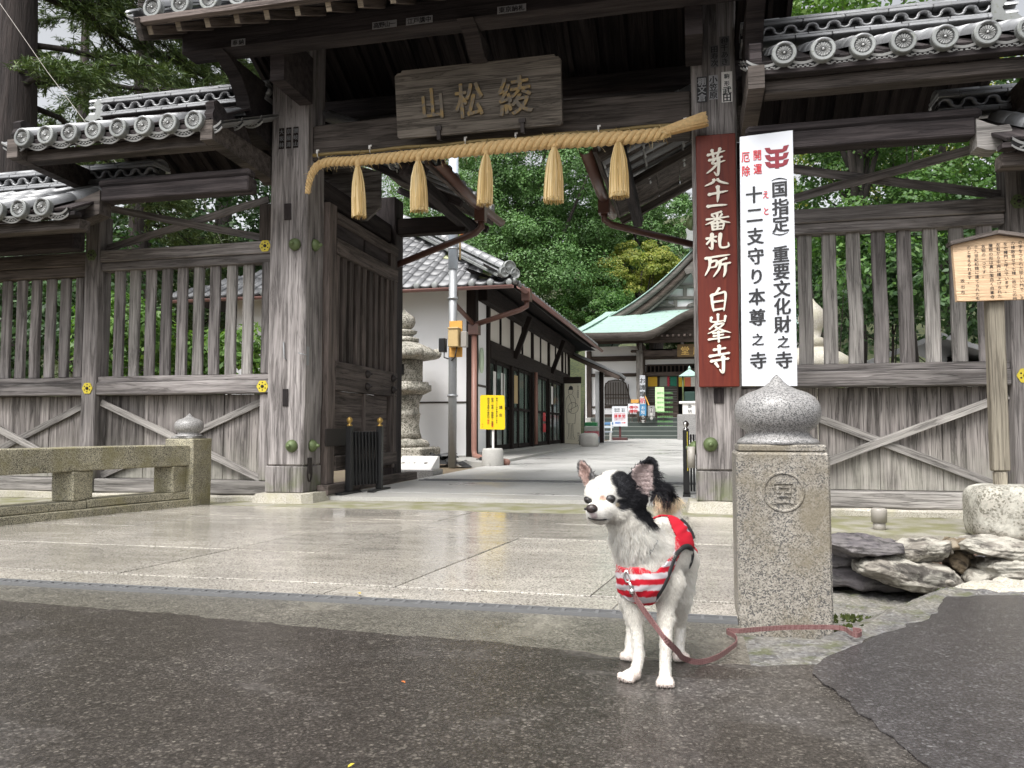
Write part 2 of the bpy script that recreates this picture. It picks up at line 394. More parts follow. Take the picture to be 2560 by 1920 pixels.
def slab_mat():
    m = granite('wet_granite_paving', (0.20, 0.185, 0.16), (0.41, 0.38, 0.335), (0.54, 0.51, 0.455), scale=260, mottled=0.22)
    w = m.world(); n = m.noise(w, 1.6, 5, 0.6, 0.4); n2 = m.noise(m.world((1.5, 9, 1)), 2.0, 4)
    wet = m.ramp(m.mix(0.4, n, n2), [(0.40, 1), (0.66, 0)])
    old = m.b.inputs['Base Color'].links[0].from_socket
    c = m.mix(1.0, old, m.ramp(m.rand(), [(0, 0.84), (1, 1.12)]), 'MULTIPLY')
    n3 = m.noise(w, 0.9, 4); c = m.mix(m.ramp(n3, [(0.5, 0), (0.75, 0.45)]), c, (0.38, 0.34, 0.28)); n4 = m.noise(m.world((1, 1, 1)), 14, 6, .7); c = m.mix(m.ramp(n4, [(.58, 0), (.72, .35)]), c, (.2, .18, .14))
    m.set(Base_Color=m.mix(wet, c, m.mix(1.0, c, 0.78, 'MULTIPLY')), Roughness=m.ramp(wet, [(0, 0.30), (1, 0.085)]), Specular_IOR_Level=0.6)
    b = [x for x in m.t.nodes if x.type == 'BUMP'][0]; b.inputs['Strength'].default_value = 0.07
    return m.m
MAT['slab'] = slab_mat()
def asphalt(name, c0, c1, c2, wetness, brown=None, sc=1.0, pools=()):
    m = NT(name); w = m.world()
    k = m.sep(m.voro(w, 150 * sc, out='Color')); kd = m.voro(w, 150 * sc); k2 = m.sep(m.voro(w, 310 * sc, out='Color')); fine = m.noise(w, 420 * sc, 2, 0.7); big = m.noise(w, 24, 5, .65)
    mid = tuple(a * .35 + b * .65 for a, b in zip(c0, c1)); hi = tuple(min(1, b * 1.35) for b in c1); c0 = tuple(a * .5 + b * .5 for a, b in zip(c0, mid))
    col = m.ramp(k[0], [(0, c0), (0.3, mid), (0.7, c1), (0.93, hi), (0.985, c2), (1, c2)])
    col = m.mix(.5, col, m.ramp(k2[0], [(0, c0), (0.5, mid), (0.88, c1), (0.97, c2), (1, c2)]))
    col = m.mix(1.0, col, m.ramp(kd, [(0.25, 1.08), (0.8, .66)]), 'MULTIPLY'); col = m.mix(1.0, col, m.ramp(big, [(.3, .75), (.7, 1.2)]), 'MULTIPLY')
    n = m.noise(w, 0.85, 6, 0.6, 0.5); n2 = m.noise(w, 4.0, 5, 0.6)
    wet = m.ramp(m.mix(0.3, n, n2), [(0.5 - wetness * .25, 1), (0.72 - wetness * .15, 0)])
    for (px_, py_, rx_, ry_) in pools:
        mp = m.n('ShaderNodeMapping'); mp.inputs['Location'].default_value = (-px_ / rx_, -py_ / ry_, 0); mp.inputs['Scale'].default_value = (1 / rx_, 1 / ry_, 0); g = m.n('ShaderNodeNewGeometry'); m.l(g.outputs['Position'], mp.inputs['Vector'])
        ln = m.n('ShaderNodeVectorMath', operation='LENGTH'); m.l(mp.outputs[0], ln.inputs[0]); q = m.math('ADD', ln.outputs['Value'], m.math('MULTIPLY', m.math('SUBTRACT', n2, .5), .9)); wet = m.math('MAXIMUM', wet, m.ramp(q, [(.55, 1), (1.05, 0)]))
    if brown and pools: col = m.mix(wet, col, m.mix(1.0, col, brown, 'MULTIPLY'))
    elif brown: col = m.mix(m.ramp(n, [(0.35, 0.9), (0.62, 0)]), col, m.mix(1.0, col, brown, 'MULTIPLY'))
    col = m.mix(wet, col, m.mix(1.0, col, 0.42, 'MULTIPLY'))
    m.set(Base_Color=col, Roughness=m.ramp(wet, [(0, 0.5), (1, 0.2)]), Specular_IOR_Level=0.6)
    m.bump(m.mix(0.55, fine, m.ramp(kd, [(0, 1), (.8, 0)])), 0.42, 0.0035)
    return m.m
MAT['asphalt'] = asphalt('wet_dark_asphalt', (0.036, 0.034, 0.033), (0.14, 0.132, 0.129), (0.42, 0.41, 0.39), 0.15, (1.0, 0.92, 0.83), 1.0, ((-.50, 1.50, .55, .30), (-.95, 1.25, .6, .22), (.14, 1.24, .20, .30), (-.1, 1.69, .4, .09)))
MAT['asphalt_new'] = asphalt('purplish_asphalt_patch', (0.07, 0.064, 0.066), (0.145, 0.134, 0.138), (0.36, 0.35, 0.35), 0.05)
MAT['concrete_strip'] = asphalt('exposed_aggregate_strip', (0.15, 0.14, 0.115), (0.36, 0.335, 0.28), (0.55, 0.52, 0.45), 0.0)
def concrete(name, c, moss=0.0, wet=0.3, scale=1.0):
    m = NT(name); w = m.world(); n = m.noise(w, 1.3 * scale, 6, 0.6, 0.3); f = m.noise(w, 120, 4, 0.7); g2 = m.noise(w, 6 * scale, 5)
    col = m.mix(n, tuple(x * .78 for x in c), tuple(x * 1.12 for x in c)); col = m.mix(1.0, col, m.ramp(f, [(0.3, 0.8), (0.7, 1.15)]), 'MULTIPLY')
    if moss: col = m.mix(m.ramp(g2, [(0.4, 0), (0.62, moss)]), col, (0.15, 0.15, 0.05))
    m.set(Base_Color=col, Roughness=m.ramp(n, [(0.35, 0.7 - wet), (0.65, 0.8)]), Specular_IOR_Level=0.5); m.bump(f, 0.25, 0.003)
    return m.m
MAT['concrete'] = concrete('pale_concrete', (0.42, 0.41, 0.385), 0.0, 0.35)
MAT['inner_road'] = concrete('pale_wet_road', (0.42, 0.415, 0.40), 0.0, 0.45)
MAT['mossy_concrete'] = concrete('mossy_concrete', (0.30, 0.285, 0.24), 0.8, 0.1)
MAT['rough_concrete'] = concrete('rough_dark_mortar', (0.20, 0.195, 0.19), 0.35, 0.2, 2.5)
def bank_mat():
    m = NT('mossy_bank_mortar'); w = m.world(); n = m.noise(w, 5, 7, .65, .4); f = m.noise(w, 55, 6, .75); g2 = m.noise(w, 14, 6, .6); k = m.sep(m.voro(w, 130, out='Color'))[0]
    c = m.mix(m.ramp(n, [(.42, 0), (.6, 1)]), (.13, .122, .118), (.27, .25, .20)); c = m.mix(1.0, c, m.ramp(f, [(.3, .4), (.65, 1.35)]), 'MULTIPLY'); c = m.mix(.35, c, m.ramp(k, [(0, .05), (.6, .22), (.92, .4), (1, .55)]))
    c = m.mix(m.ramp(g2, [(.52, 0), (.66, .75)]), c, (.10, .11, .04)); m.set(Base_Color=c, Roughness=.75); m.bump(f, .9, .012); return m.m
MAT['bank'] = bank_mat()
MAT['earth'] = concrete('brown_earth', (0.14, 0.10, 0.07), 0.3, 0.0)
def rock_mat(name, c0, c1, lich):
    m = NT(name); v = m.coord(scale=(1, 1, 2.6)); n = m.noise(v, 7, 7, 0.65, 1.0); w = m.coord(); n2 = m.noise(w, 11, 6, 0.62)
    col = m.mix(m.ramp(n, [(0.35, 0), (0.65, 1)]), c0, c1); col = m.mix(m.ramp(n2, [(0.47, 0), (0.55, lich)]), col, (0.42, 0.40, 0.345))
    v3 = m.voro(v, 9, 'DISTANCE_TO_EDGE'); col = m.mix(0.7, col, m.ramp(n, [(0.40, 0.35), (0.46, 1)]), 'MULTIPLY')
    m.set(Base_Color=col, Roughness=0.75); m.bump(n, 0.9, 0.02); return m.m
MAT['rock_pale'] = rock_mat('lichened_rock', (0.07, 0.06, 0.05), (0.30, 0.275, 0.235), 0.75)
MAT['rock_dark'] = rock_mat('dark_slate_rock', (0.05, 0.045, 0.05), (0.15, 0.135, 0.14), 0.1)
MAT['rock_brown'] = rock_mat('brown_rock', (0.07, 0.05, 0.03), (0.22, 0.17, 0.11), 0.25)
def pebble_mat():
    m = NT('mixed_pebbles'); i = m.island(); v = m.coord(); n = m.noise(v, 60, 4)
    c = m.ramp(i, [(0, (0.12, 0.07, 0.05)), (.2, (0.24, 0.13, 0.09)), (.4, (0.09, 0.09, 0.10)), (.6, (0.35, 0.26, 0.17)), (.8, (0.17, 0.13, 0.12)), (1, (0.40, 0.36, 0.30))], 'CONSTANT')
    m.set(Base_Color=m.mix(1.0, c, m.ramp(n, [(0.3, 0.6), (0.7, 1.2)]), 'MULTIPLY'), Roughness=0.55); return m.m
MAT['pebble'] = pebble_mat()
def leaf_mat(name, stops, trans=0.25, rough=0.5):
    m = NT(name); i = m.island(); w = m.world(); n = m.noise(w, 0.9, 4)
    c = m.ramp(m.mix(0.45, i, n), stops); m.set(Base_Color=c, Roughness=rough, Specular_IOR_Level=0.4)
    t = m.n('ShaderNodeBsdfTranslucent'); m.l(m.mix(1.0, c, (1.1, 1.25, 0.6), 'MULTIPLY'), t.inputs[0])
    ms = m.n('ShaderNodeMixShader'); ms.inputs[0].default_value = trans
    m.l(m.b.outputs[0], ms.inputs[1]); m.l(t.outputs[0], ms.inputs[2]); m.l(ms.outputs[0], m.out.inputs[0]); return m.m
MAT['leaf_camphor'] = leaf_mat('camphor_leaf', [(0.2, (0.055, 0.115, 0.034)), (0.5, (0.09, 0.185, 0.055)), (0.8, (0.15, 0.26, 0.09))])
MAT['leaf_dark'] = leaf_mat('dark_leaf', [(0.2, (0.022, 0.052, 0.02)), (0.5, (0.038, 0.085, 0.027)), (0.8, (0.065, 0.13, 0.038))])
MAT['leaf_cedar'] = leaf_mat('cedar_needle', [(0.2, (0.035, 0.06, 0.02)), (0.5, (0.065, 0.105, 0.03)), (0.8, (0.12, 0.165, 0.045))], 0.15)
MAT['leaf_maple'] = leaf_mat('maple_leaf', [(0.2, (0.05, 0.11, 0.03)), (0.5, (0.08, 0.17, 0.045)), (0.8, (0.13, 0.23, 0.06))], 0.4)
MAT['leaf_yellow'] = leaf_mat('yellow_green_leaf', [(0.2, (0.16, 0.21, 0.045)), (0.5, (0.27, 0.31, 0.07)), (0.8, (0.40, 0.37, 0.09))], 0.4)
MAT['leaf_fresh'] = leaf_mat('fresh_leaf', [(0.2, (0.06, 0.13, 0.025)), (0.5, (0.10, 0.20, 0.04)), (0.8, (0.17, 0.27, 0.06))], 0.35)
MAT['moss'] = leaf_mat('moss_green', [(0.2, (0.03, 0.045, 0.010)), (0.8, (0.075, 0.095, 0.02))], 0.1, 0.9)
def bark(name, a, b):
    m = NT(name); v = m.coord('Object', (9, 9, 0.8)); n = m.noise(v, 1.6, 7, 0.65, 0.8); m.set(Base_Color=m.mix(m.ramp(n, [(0.3, 0), (0.7, 1)]), a, b), Roughness=0.95); m.bump(n, 1.0, 0.05); return m.m
MAT['bark'] = bark('cedar_bark', (0.013, 0.010, 0.010), (0.055, 0.043, 0.040))
MAT['bark_dark'] = bark('dark_bark', (0.012, 0.01, 0.009), (0.045, 0.036, 0.03))
def glass_mat():
    m = NT('window_glass'); m.set(Base_Color=(0.02, 0.025, 0.025), Roughness=0.06, Specular_IOR_Level=0.9)
    t = m.n('ShaderNodeBsdfTransparent'); t.inputs[0].default_value = (0.85, 0.9, 0.88, 1); ms = m.n('ShaderNodeMixShader'); ms.inputs[0].default_value = 0.78
    m.l(m.b.outputs[0], ms.inputs[1]); m.l(t.outputs[0], ms.inputs[2]); m.l(ms.outputs[0], m.out.inputs[0]); return m.m
MAT['glass'] = glass_mat()
def copper_roof():
    m = NT('green_copper_roof'); w = m.world(); n = m.noise(w, 1.5, 6, 0.6); z = m.n('ShaderNodeTexWave', wave_type='BANDS', bands_direction='Z'); z.inputs['Scale'].default_value = 2.6
    m.l(w, z.inputs['Vector']); f = m.noise(w, 9, 5)
    c = m.mix(n, (0.24, 0.37, 0.325), (0.34, 0.46, 0.41)); c = m.mix(m.ramp(f, [(0.60, 0), (0.66, 0.7)]), c, (0.12, 0.13, 0.11))
    m.set(Base_Color=m.mix(0.25, c, m.ramp(z.outputs[0], [(0, 0.5), (0.2, 1)]), 'MULTIPLY'), Roughness=0.6); return m.m
MAT['copper'] = copper_roof()
MAT['hall_wood'] = wood('hall_brown_wood', (0.05, 0.038, 0.032), (0.14, 0.11, 0.095), crack=0.2)
MAT['hall_grey'] = wood('hall_grey_wood', (0.13, 0.12, 0.11), (0.26, 0.24, 0.22), crack=0.2)
MAT['step_stone'] = concrete('dark_green_step', (0.055, 0.07, 0.062), 0.0, 0.35)
MAT['step_edge'] = concrete('pale_step_edge', (0.22, 0.24, 0.22), 0.0, 0.2)
MAT['forest_floor'] = concrete('forest_floor', (0.03, 0.045, 0.02), 0.5, 0.0)
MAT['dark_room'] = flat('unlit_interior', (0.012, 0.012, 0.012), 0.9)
# ------------------------------------------------------------------ the ground
def zin(y): return max(0.0, 0.0073 * (y - 5.2))
def sheet(name, poly, z, mat, thick=0.0):
    v = [(x, y, z(x, y) if callable(z) else z) for x, y in poly]; n = len(v); f = [list(range(n))]
    if thick:
        v += [(x, y, zz - thick) for x, y, zz in v[:n]]; f += [(i, i + n, (i + 1) % n + n, (i + 1) % n) for i in range(n)]
    me = mesh(name, v, f)
    if me.polygons[0].normal.z < 0: me.flip_normals()
    return tag(part(name, me, mat), kind='structure')
sheet('ground', [(-400, -400), (400, -400), (400, 400), (-400, 400)], -0.32, MAT['earth'])
def jag(pts, step, amp, seed):
    """an edge line with small breaks along it"""
    r = random.Random(seed); out = []
    for (x0, y0), (x1, y1) in zip(pts[:-1], pts[1:]):
        n = max(1, int(math.hypot(x1 - x0, y1 - y0) / step))
        for i in range(n): out.append((x0 + (x1 - x0) * i / n + r.gauss(0, amp), y0 + (y1 - y0) * i / n + r.gauss(0, amp)))
    out.append(pts[-1]); return out
asph_edge = jag([(-40, 2.02), (-2.0, 1.925), (-1.35, 1.88), (-.69, 1.815), (-.5, 1.815), (-.2, 1.76), (0.05, 1.74), (.27, 1.79), (.35, 1.93), (.42, 2.06), (.52, 2.16), (.62, 2.32), (.74, 2.58), (.97, 2.66), (3, 2.9), (40, 4)], .045, .006, 3)
sheet('road', [(-40, -40)] + asph_edge + [(40, -40)], 0.0, MAT['asphalt'], .06)
patch_edge = jag([(.41, 2.03), (.33, 1.92), (.26, 1.80), (.235, 1.72), (.255, 1.62), (.285, 1.50), (.31, 1.40), (.34, 1.25), (.36, 1.1), (.40, .8), (.5, -1)], .03, .004, 5)
sheet('asphalt_patch', [(x - .002, y - .004) for x, y in asph_edge if x >= .42][::1] + [(38, -20), (.5, -20)] + patch_edge[::-1], 0.003, MAT['asphalt_new'], .002)
sheet('road_verge', [(-40, 1.6), (.119, 1.6), (.119, 2.131), (-40, 2.131)], -0.006, MAT['concrete_strip'])
# embankment that falls from the road to the foot of the dry wall
def emb(x, y):
    e = 2.0 + .75 * min(1, max(0, (x - .3) / .5)); t = min(1, max(0, (y - e) / .45)); return -0.009 - .13 * t * t * (3 - 2 * t)
gx = np.concatenate([np.linspace(.118, 1.6, 90), np.linspace(1.7, 4.5, 20)]); gy = np.linspace(1.6, 3.6, 100); v = []; f = []
for j, y in enumerate(gy):
    for i, x in enumerate(gx): v.append((x, y, emb(x, y) + rng.gauss(0, .003) * min(1, max(.15, (y - 1.9) * 2))))
for j in range(len(gy) - 1):
    for i in range(len(gx) - 1): a = j * len(gx) + i; f.append((a, a + 1, a + 1 + len(gx), a + len(gx)))
tag(part('bank', mesh('bank', v, f, True), MAT['bank']), kind='structure')
sheet('bank_top', [(.30, 3.45), (14, 3.45), (14, 4.3), (.30, 4.3)], -.045, MAT['earth'])
sheet('fence_ledge', [(.262, 4.12), (14, 4.12), (14, 5.4), (.262, 5.4)], -.012, MAT['mossy_concrete'], .06)
sheet('fence_ledge', [(-16, 4.3), (-3.12, 4.3), (-3.12, 5.4), (-16, 5.4)], -.02, MAT['mossy_concrete'], .06)
sheet('courtyard', [(-60, 5.3), (60, 5.3), (60, 90), (-60, 90)], lambda x, y: zin(y) - .02 if y < 50 else zin(y), MAT['earth'])
sheet('threshold', [(-3.118, 4.62), (.26, 4.62), (.26, 5.26), (-3.118, 5.26)], -.004, MAT['mossy_concrete'], .05)
sheet('threshold_kerb', jag([(-2.62, 5.12), (-1.6, 5.19), (-.7, 5.24), (.30, 5.26)], .1, .004, 8) + [(.30, 5.6), (-2.62, 5.6)], .022, MAT['concrete'], .05)
sheet('inner_road', [(-2.50, 5.55), (.9, 5.55), (5, 12), (8, 26), (-2.45, 26), (-2.35, 13)], lambda x, y: zin(y) + .024, MAT['inner_road'], .06)
sheet('shop_apron', [(-2.36, 9.1), (-2.34, 17.8), (-3.2, 17.8), (-3.2, 10.0)], lambda x, y: zin(y) + .06, MAT['concrete'], .09)
# granite paving of the bridge: slabs laid in skewed rows, a joint between each
deck = tag(part('bridge_deck', mesh('bridge_deck', [(-4.6, 2.187, -.0045), (.118, 2.187, -.0045), (.256, 4.60, -.0045), (-3.5, 4.60, -.0045)], [(0, 1, 2, 3)]), MAT['rough_concrete']), kind='structure')
def paver(u0, u1, y0, y1, dz):
    sk = .125; g_ = .003
    P = [(u0 + sk * (y0 - 2.36) + g_, y0 + g_), (u1 + sk * (y0 - 2.36) - g_, y0 + g_), (u1 + sk * (y1 - 2.36) - g_, y1 - g_), (u0 + sk * (y1 - 2.36) + g_, y1 - g_)]
    if P[1][0] - P[0][0] < .05: return
    rail_x = lambda y: -3.478 + .275 * (y - 3.363) - .02
    P = [(max(x, rail_x(y)), y) if x < rail_x(y) else (x, y) for x, y in P]
    P = [(min(x, .255 if y > 2.45 else .116), y) for x, y in P]
    if P[1][0] - P[0][0] < .04: return
    c = .0013; cx = sum(p[0] for p in P) / 4; cy = sum(p[1] for p in P) / 4
    ins = [(x + (c if x < cx else -c), y + (c if y < cy else -c)) for x, y in P]
    v = [(x, y, -.09) for x, y in P] + [(x, y, dz - .0013) for x, y in P] + [(x, y, dz) for x, y in ins]
    f = [(8, 9, 10, 11)] + [(i, (i + 1) % 4, (i + 1) % 4 + 4, i + 4) for i in range(4)] + [(i + 4, (i + 1) % 4 + 4, (i + 1) % 4 + 8, i + 8) for i in range(4)]
    me = mesh('paver', v, f)
    part('paver', me, MAT['slab'], deck)
ub = [-4.9, -3.9, -2.95, -1.945, -1.56, -.92, -.30, .36]
for j, (y0, y1) in enumerate(((2.362, 2.93), (2.93, 3.52), (3.52, 4.08), (4.08, 4.60))):
    for u0, u1 in zip(ub[:-1], ub[1:]):
        off = 0
        paver(u0 + off, u1 + off, y0, y1, rng.uniform(-.0015, .0015))
for u0, u1 in zip((-4.9, -3.2, -2.05, -1.08, -.2), (-3.2, -2.05, -1.08, -.2, .4)): paver(u0, u1, 2.19, 2.352, -.001)
# slot drains
def drain(name, label, x0, x1, y0, y1, z, n, diag):
    t = thing(name, label, 'drain', ((x0 + x1) / 2, (y0 + y1) / 2, z), None)
    m = MB(); w = (y1 - y0)
    for yy in (y0, y1 - w * .10): m.box(x0, x1, yy, yy + w * .10, z - .03, z + .003)
    part('drain_frame', m.me('drain_frame'), MAT['drain_steel'], t)
    m = MB(); m.box(x0, x1, y0 + w * .14, y1 - w * .14, z - .04, z - .03); part('drain_channel', m.me('drain_channel'), MAT['dark_room'], t)
    m = MB(); L = (x1 - x0) / n
    for i in range(n):
        xa = x0 + i * L
        if diag:
            v = [(xa, y0 + w * .14, z - .012), (xa + L * .45, y0 + w * .14, z - .012), (xa + L * 1.15, y1 - w * .14, z - .012), (xa + L * .7, y1 - w * .14, z - .012)]
            v += [(a, b, z + .001) for a, b, c in v]; m.add(v, [(3, 2, 1, 0), (4, 5, 6, 7), (0, 1, 5, 4), (1, 2, 6, 5), (2, 3, 7, 6), (3, 0, 4, 7)])
        else:
            m.box(xa, xa + L * .20, y0 + w * .10, y1 - w * .10, z - .012, z + .001)
            m.box(xa + L * .20, xa + L, y0 + w * .44, y0 + w * .54, z - .012, z + .001)
    o = part('drain_bars', m.me('drain_bars'), MAT['drain_steel'], t); o['kind'] = 'stuff'
drain('slot_drain', 'long narrow steel slot drain between the granite paving and the road', -4.2, .113, 2.135, 2.186, 0.0, 92, False)
drain('drain_grate', 'steel grating across the wet inner road just inside the gate', -2.4, 1.6, 6.70, 6.86, zin(6.8) + .029, 60, True)
# ------------------------------------------------------------------ shared roof pieces
def disc_mesh():
    m = MB(); n = 28
    prof = [(.0625, -.03), (.0625, .006), (.058, .010), (.0445, .010), (.0415, .002), (.0, .002)]
    v, f = lathe_vf(prof[:-1], n); f = f[:-2]; m.add(v, f)
    nrim = len(f)
    m.add([(.0415 * math.cos(2 * math.pi * k / n), .0415 * math.sin(2 * math.pi * k / n), .002) for k in range(n)], [list(range(n))])
    nrec = 1; np_ = 0
    for k in range(16):
        a = 2 * math.pi * (k + .5) / 16; ca, sa = math.cos(a), math.sin(a)
        loc = [(.007, 0, .002), (.022, -.0036, .002), (.034, -.0064, .002), (.0395, 0, .002), (.034, .0064, .002), (.022, .0036, .002), (.012, 0, .0065), (.034, 0, .0095)]
        vv = [(x * ca - y * sa, x * sa + y * ca, z) for x, y, z in loc]
        ff = [(0, 1, 6), (1, 2, 7, 6), (2, 3, 7), (3, 4, 7), (4, 5, 6, 7), (5, 0, 6)]; m.add(vv, ff); np_ += len(ff)
    v, f = lathe_vf([(.0065, .002), (.0065, .008), (.003, .011)], 10); m.add(v, f, None, True)
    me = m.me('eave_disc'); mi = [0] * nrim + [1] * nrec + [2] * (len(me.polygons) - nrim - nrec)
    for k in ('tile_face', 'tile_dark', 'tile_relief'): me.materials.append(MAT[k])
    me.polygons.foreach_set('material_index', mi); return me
def half_tube(L, r0, r1, n=9, thick=0.012):
    """a half-round cover tile, along +y, bulging up"""
    v, f = [], []
    for i, (y, r) in enumerate(((0, r0), (L, r1))):
        for k in range(n + 1):
            a = math.pi * k / n; v.append((r * math.cos(a), y, r * math.sin(a)))
    for i, (y, r) in enumerate(((0, r0 - thick), (L, r1 - thick))):
        for k in range(n + 1):
            a = math.pi * k / n; v.append((r * math.cos(a), y, r * math.sin(a)))
    N = n + 1
    for k in range(n):
        f.append((k, k + 1, N + k + 1, N + k)); f.append((2 * N + k, 3 * N + k, 3 * N + k + 1, 2 * N + k + 1)); f.append((k, 2 * N + k, 2 * N + k + 1, k + 1))
    me = mesh('round_tile', v, f, True); return fix_normals(me)
def pan_mesh(w, L, sag=.034):
    """a hollow pan tile with its decorated front lip; across x, up-slope +y"""
    m = MB(); n = 10; N = n + 1
    prof = [((k / n - .5) * w, -sag * (1 - (2 * (k / n) - 1) ** 2)) for k in range(N)]
    v = [(x, 0, z) for x, z in prof] + [(x, L, z + .004) for x, z in prof] + [(x, 0, z - .016) for x, z in prof] + [(x, L, z - .012) for x, z in prof]
    f = []
    for k in range(n): f += [(k, k + 1, N + k + 1, N + k), (2 * N + k, 3 * N + k, 3 * N + k + 1, 2 * N + k + 1)]
    m.add(v, f, None, True); a0 = len(m.f)
    # lip: raised border above and below a recessed band
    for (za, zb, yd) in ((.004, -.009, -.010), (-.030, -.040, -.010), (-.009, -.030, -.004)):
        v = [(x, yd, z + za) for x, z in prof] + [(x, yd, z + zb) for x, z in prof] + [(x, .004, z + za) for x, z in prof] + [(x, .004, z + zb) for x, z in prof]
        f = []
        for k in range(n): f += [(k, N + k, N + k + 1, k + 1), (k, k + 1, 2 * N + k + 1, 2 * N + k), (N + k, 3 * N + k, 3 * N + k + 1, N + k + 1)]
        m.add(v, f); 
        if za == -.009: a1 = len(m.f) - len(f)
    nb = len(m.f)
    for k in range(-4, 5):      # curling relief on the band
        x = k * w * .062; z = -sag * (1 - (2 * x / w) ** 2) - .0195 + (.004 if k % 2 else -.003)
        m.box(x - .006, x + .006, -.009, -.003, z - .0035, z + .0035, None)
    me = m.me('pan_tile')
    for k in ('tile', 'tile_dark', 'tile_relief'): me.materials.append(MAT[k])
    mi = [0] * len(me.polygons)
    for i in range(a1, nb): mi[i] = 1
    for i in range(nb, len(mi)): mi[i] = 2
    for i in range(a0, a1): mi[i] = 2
    me.polygons.foreach_set('material_index', mi); return me
DISC = disc_mesh(); ROUND = half_tube(.30, .056, .052); PAN = {}
RIDGE_ROUND = half_tube(.30, .062, .060)
def wave_mesh(up):
    """one curved half ring of the openwork ridge band, in the xz plane"""
    ro, ri, d = .042, .030, .05; n = 8; v, f = [], []
    for k in range(n + 1):
        a = math.pi * k / n
        for r in (ro, ri):
            for y in (0, d): v.append((r * math.cos(a), y, r * math.sin(a) * (1 if up else -1)))
    for k in range(n):
        a = k * 4; b = a + 4; f += [(a, b, b + 2, a + 2), (a + 1, a + 3, b + 3, b + 1), (a, a + 1, b + 1, b), (a + 2, b + 2, b + 3, a + 3)]
    return fix_normals(mesh('wave_tile', v, f, True))
WAVE = (wave_mesh(True), wave_mesh(False))
def tile_slope(t, xs, pitch, y_e, z_e, y_r, z_r, ends=(True, True), discs=True):
    """front slope of a tiled roof seen from below: cover tiles with discs, pans between them"""
    L = math.hypot(y_r - y_e, z_r - z_e); a = math.atan2(z_r - z_e, y_r - y_e); n = max(1, int(math.ceil(L / .29)))
    key = round(pitch, 3)
    if key not in PAN: PAN[key] = pan_mesh(pitch * .98, .31)
    for x in xs:
        if discs: part('eave_disc', DISC, None, t, T(x, y_e - .004, z_e) @ RX(R(90)))
        for i in range(n):
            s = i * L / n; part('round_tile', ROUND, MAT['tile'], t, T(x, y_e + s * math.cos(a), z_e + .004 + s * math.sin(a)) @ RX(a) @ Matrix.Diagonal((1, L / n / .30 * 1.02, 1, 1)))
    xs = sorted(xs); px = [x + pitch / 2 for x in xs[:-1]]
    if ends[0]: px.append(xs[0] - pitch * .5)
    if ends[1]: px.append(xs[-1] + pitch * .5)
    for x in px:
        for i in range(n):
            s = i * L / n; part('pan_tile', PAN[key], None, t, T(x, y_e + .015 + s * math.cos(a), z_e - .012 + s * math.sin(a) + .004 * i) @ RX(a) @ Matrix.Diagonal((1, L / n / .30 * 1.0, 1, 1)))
def ridge(t, x0, x1, y0, z0, half=.09):
    """layered ridge: base course, openwork wave band, two flat courses, round cap; front face at y0"""
    yc = y0 + half
    def course(z, h, out, L0):
        x = x0 - (L0 * .5)
        while x < x1:
            a, b = max(x0, x), min(x1, x + L0)
            if b - a > .02: box('ridge_tile', t, a + .001, b - .001, y0 - out, yc + half + out, z, z + h, MAT['tile'], ch=.004, warp=.0006)
            x += L0
    course(z0, .020, .012, .21); course(z0 + .0215, .016, .002, .26)
    box('ridge_core', t, x0, x1, y0 + .05, yc + half - .05, z0 + .0385, z0 + .098, MAT['tile_dark'])
    n = int((x1 - x0) / .062)
    for i in range(n):
        x = x0 + .04 + i * .062
        up = i % 2 == 0
        part('wave_tile', WAVE[0 if up else 1], MAT['tile'], t, T(x, y0 + .002, z0 + (.056 if up else .080)))
    course(z0 + .099, .020, .010, .24); course(z0 + .1205, .018, .003, .22)
    x = x0
    while x < x1 - .02:
        l = min(.23, x1 - x)
        part('ridge_cap', RIDGE_ROUND, MAT['tile'], t, T(x + l, yc, z0 + .137) @ RZ(R(90)) @ Matrix.Diagonal((1.15, l / .30 * .985, .62, 1))); x += .23
MED = None
def medallion(t, x, y, z, r=.042, mossy=False):
    """six-lobed pierced metal nail cover"""
    m = MB(); n = 24
    P = [((r * (1 + .07 * math.cos(6 * a))) * math.cos(a), (r * (1 + .07 * math.cos(6 * a))) * math.sin(a)) for a in [2 * math.pi * k / n for k in range(n)]]
    v, f = prism_vf(P, 0, .006); m.add(v, f); n0 = len(f)
    v, f = lathe_vf([(.012, .006), (.011, .012), (.006, .016)], 10); m.add(v, f, None, True); n1 = n0 + len(f)
    for k in range(6):
        a = R(60 * k + 30); v, f = lathe_vf([(.0055, .006), (.0055, .0066)], 8); m.add(v, f, T(.026 * math.cos(a), .026 * math.sin(a), 0))
    me = m.me('medallion'); me.materials.append(MAT['bronze' if mossy else 'yellow_metal']); me.materials.append(MAT['iron'])
    mi = [0] * n0 + [1] * (n1 - n0) + [1] * (len(me.polygons) - n1); me.polygons.foreach_set('material_index', mi)
    return part('medallion', me, None, t, T(x, y, z) @ RX(R(90)))
CAP = None
def nail_cap(t, M):
    global CAP
    if CAP is None:
        m = MB(); m.lathe([(.044, 0), (.043, .010), (.036, .026), (.022, .038), (.013, .041), (.012, .050), (.0125, .055), (.006, .062)], 24); CAP = m.me('nail_cap')
    return part('nail_cap', CAP, MAT['bronze'], t, M)
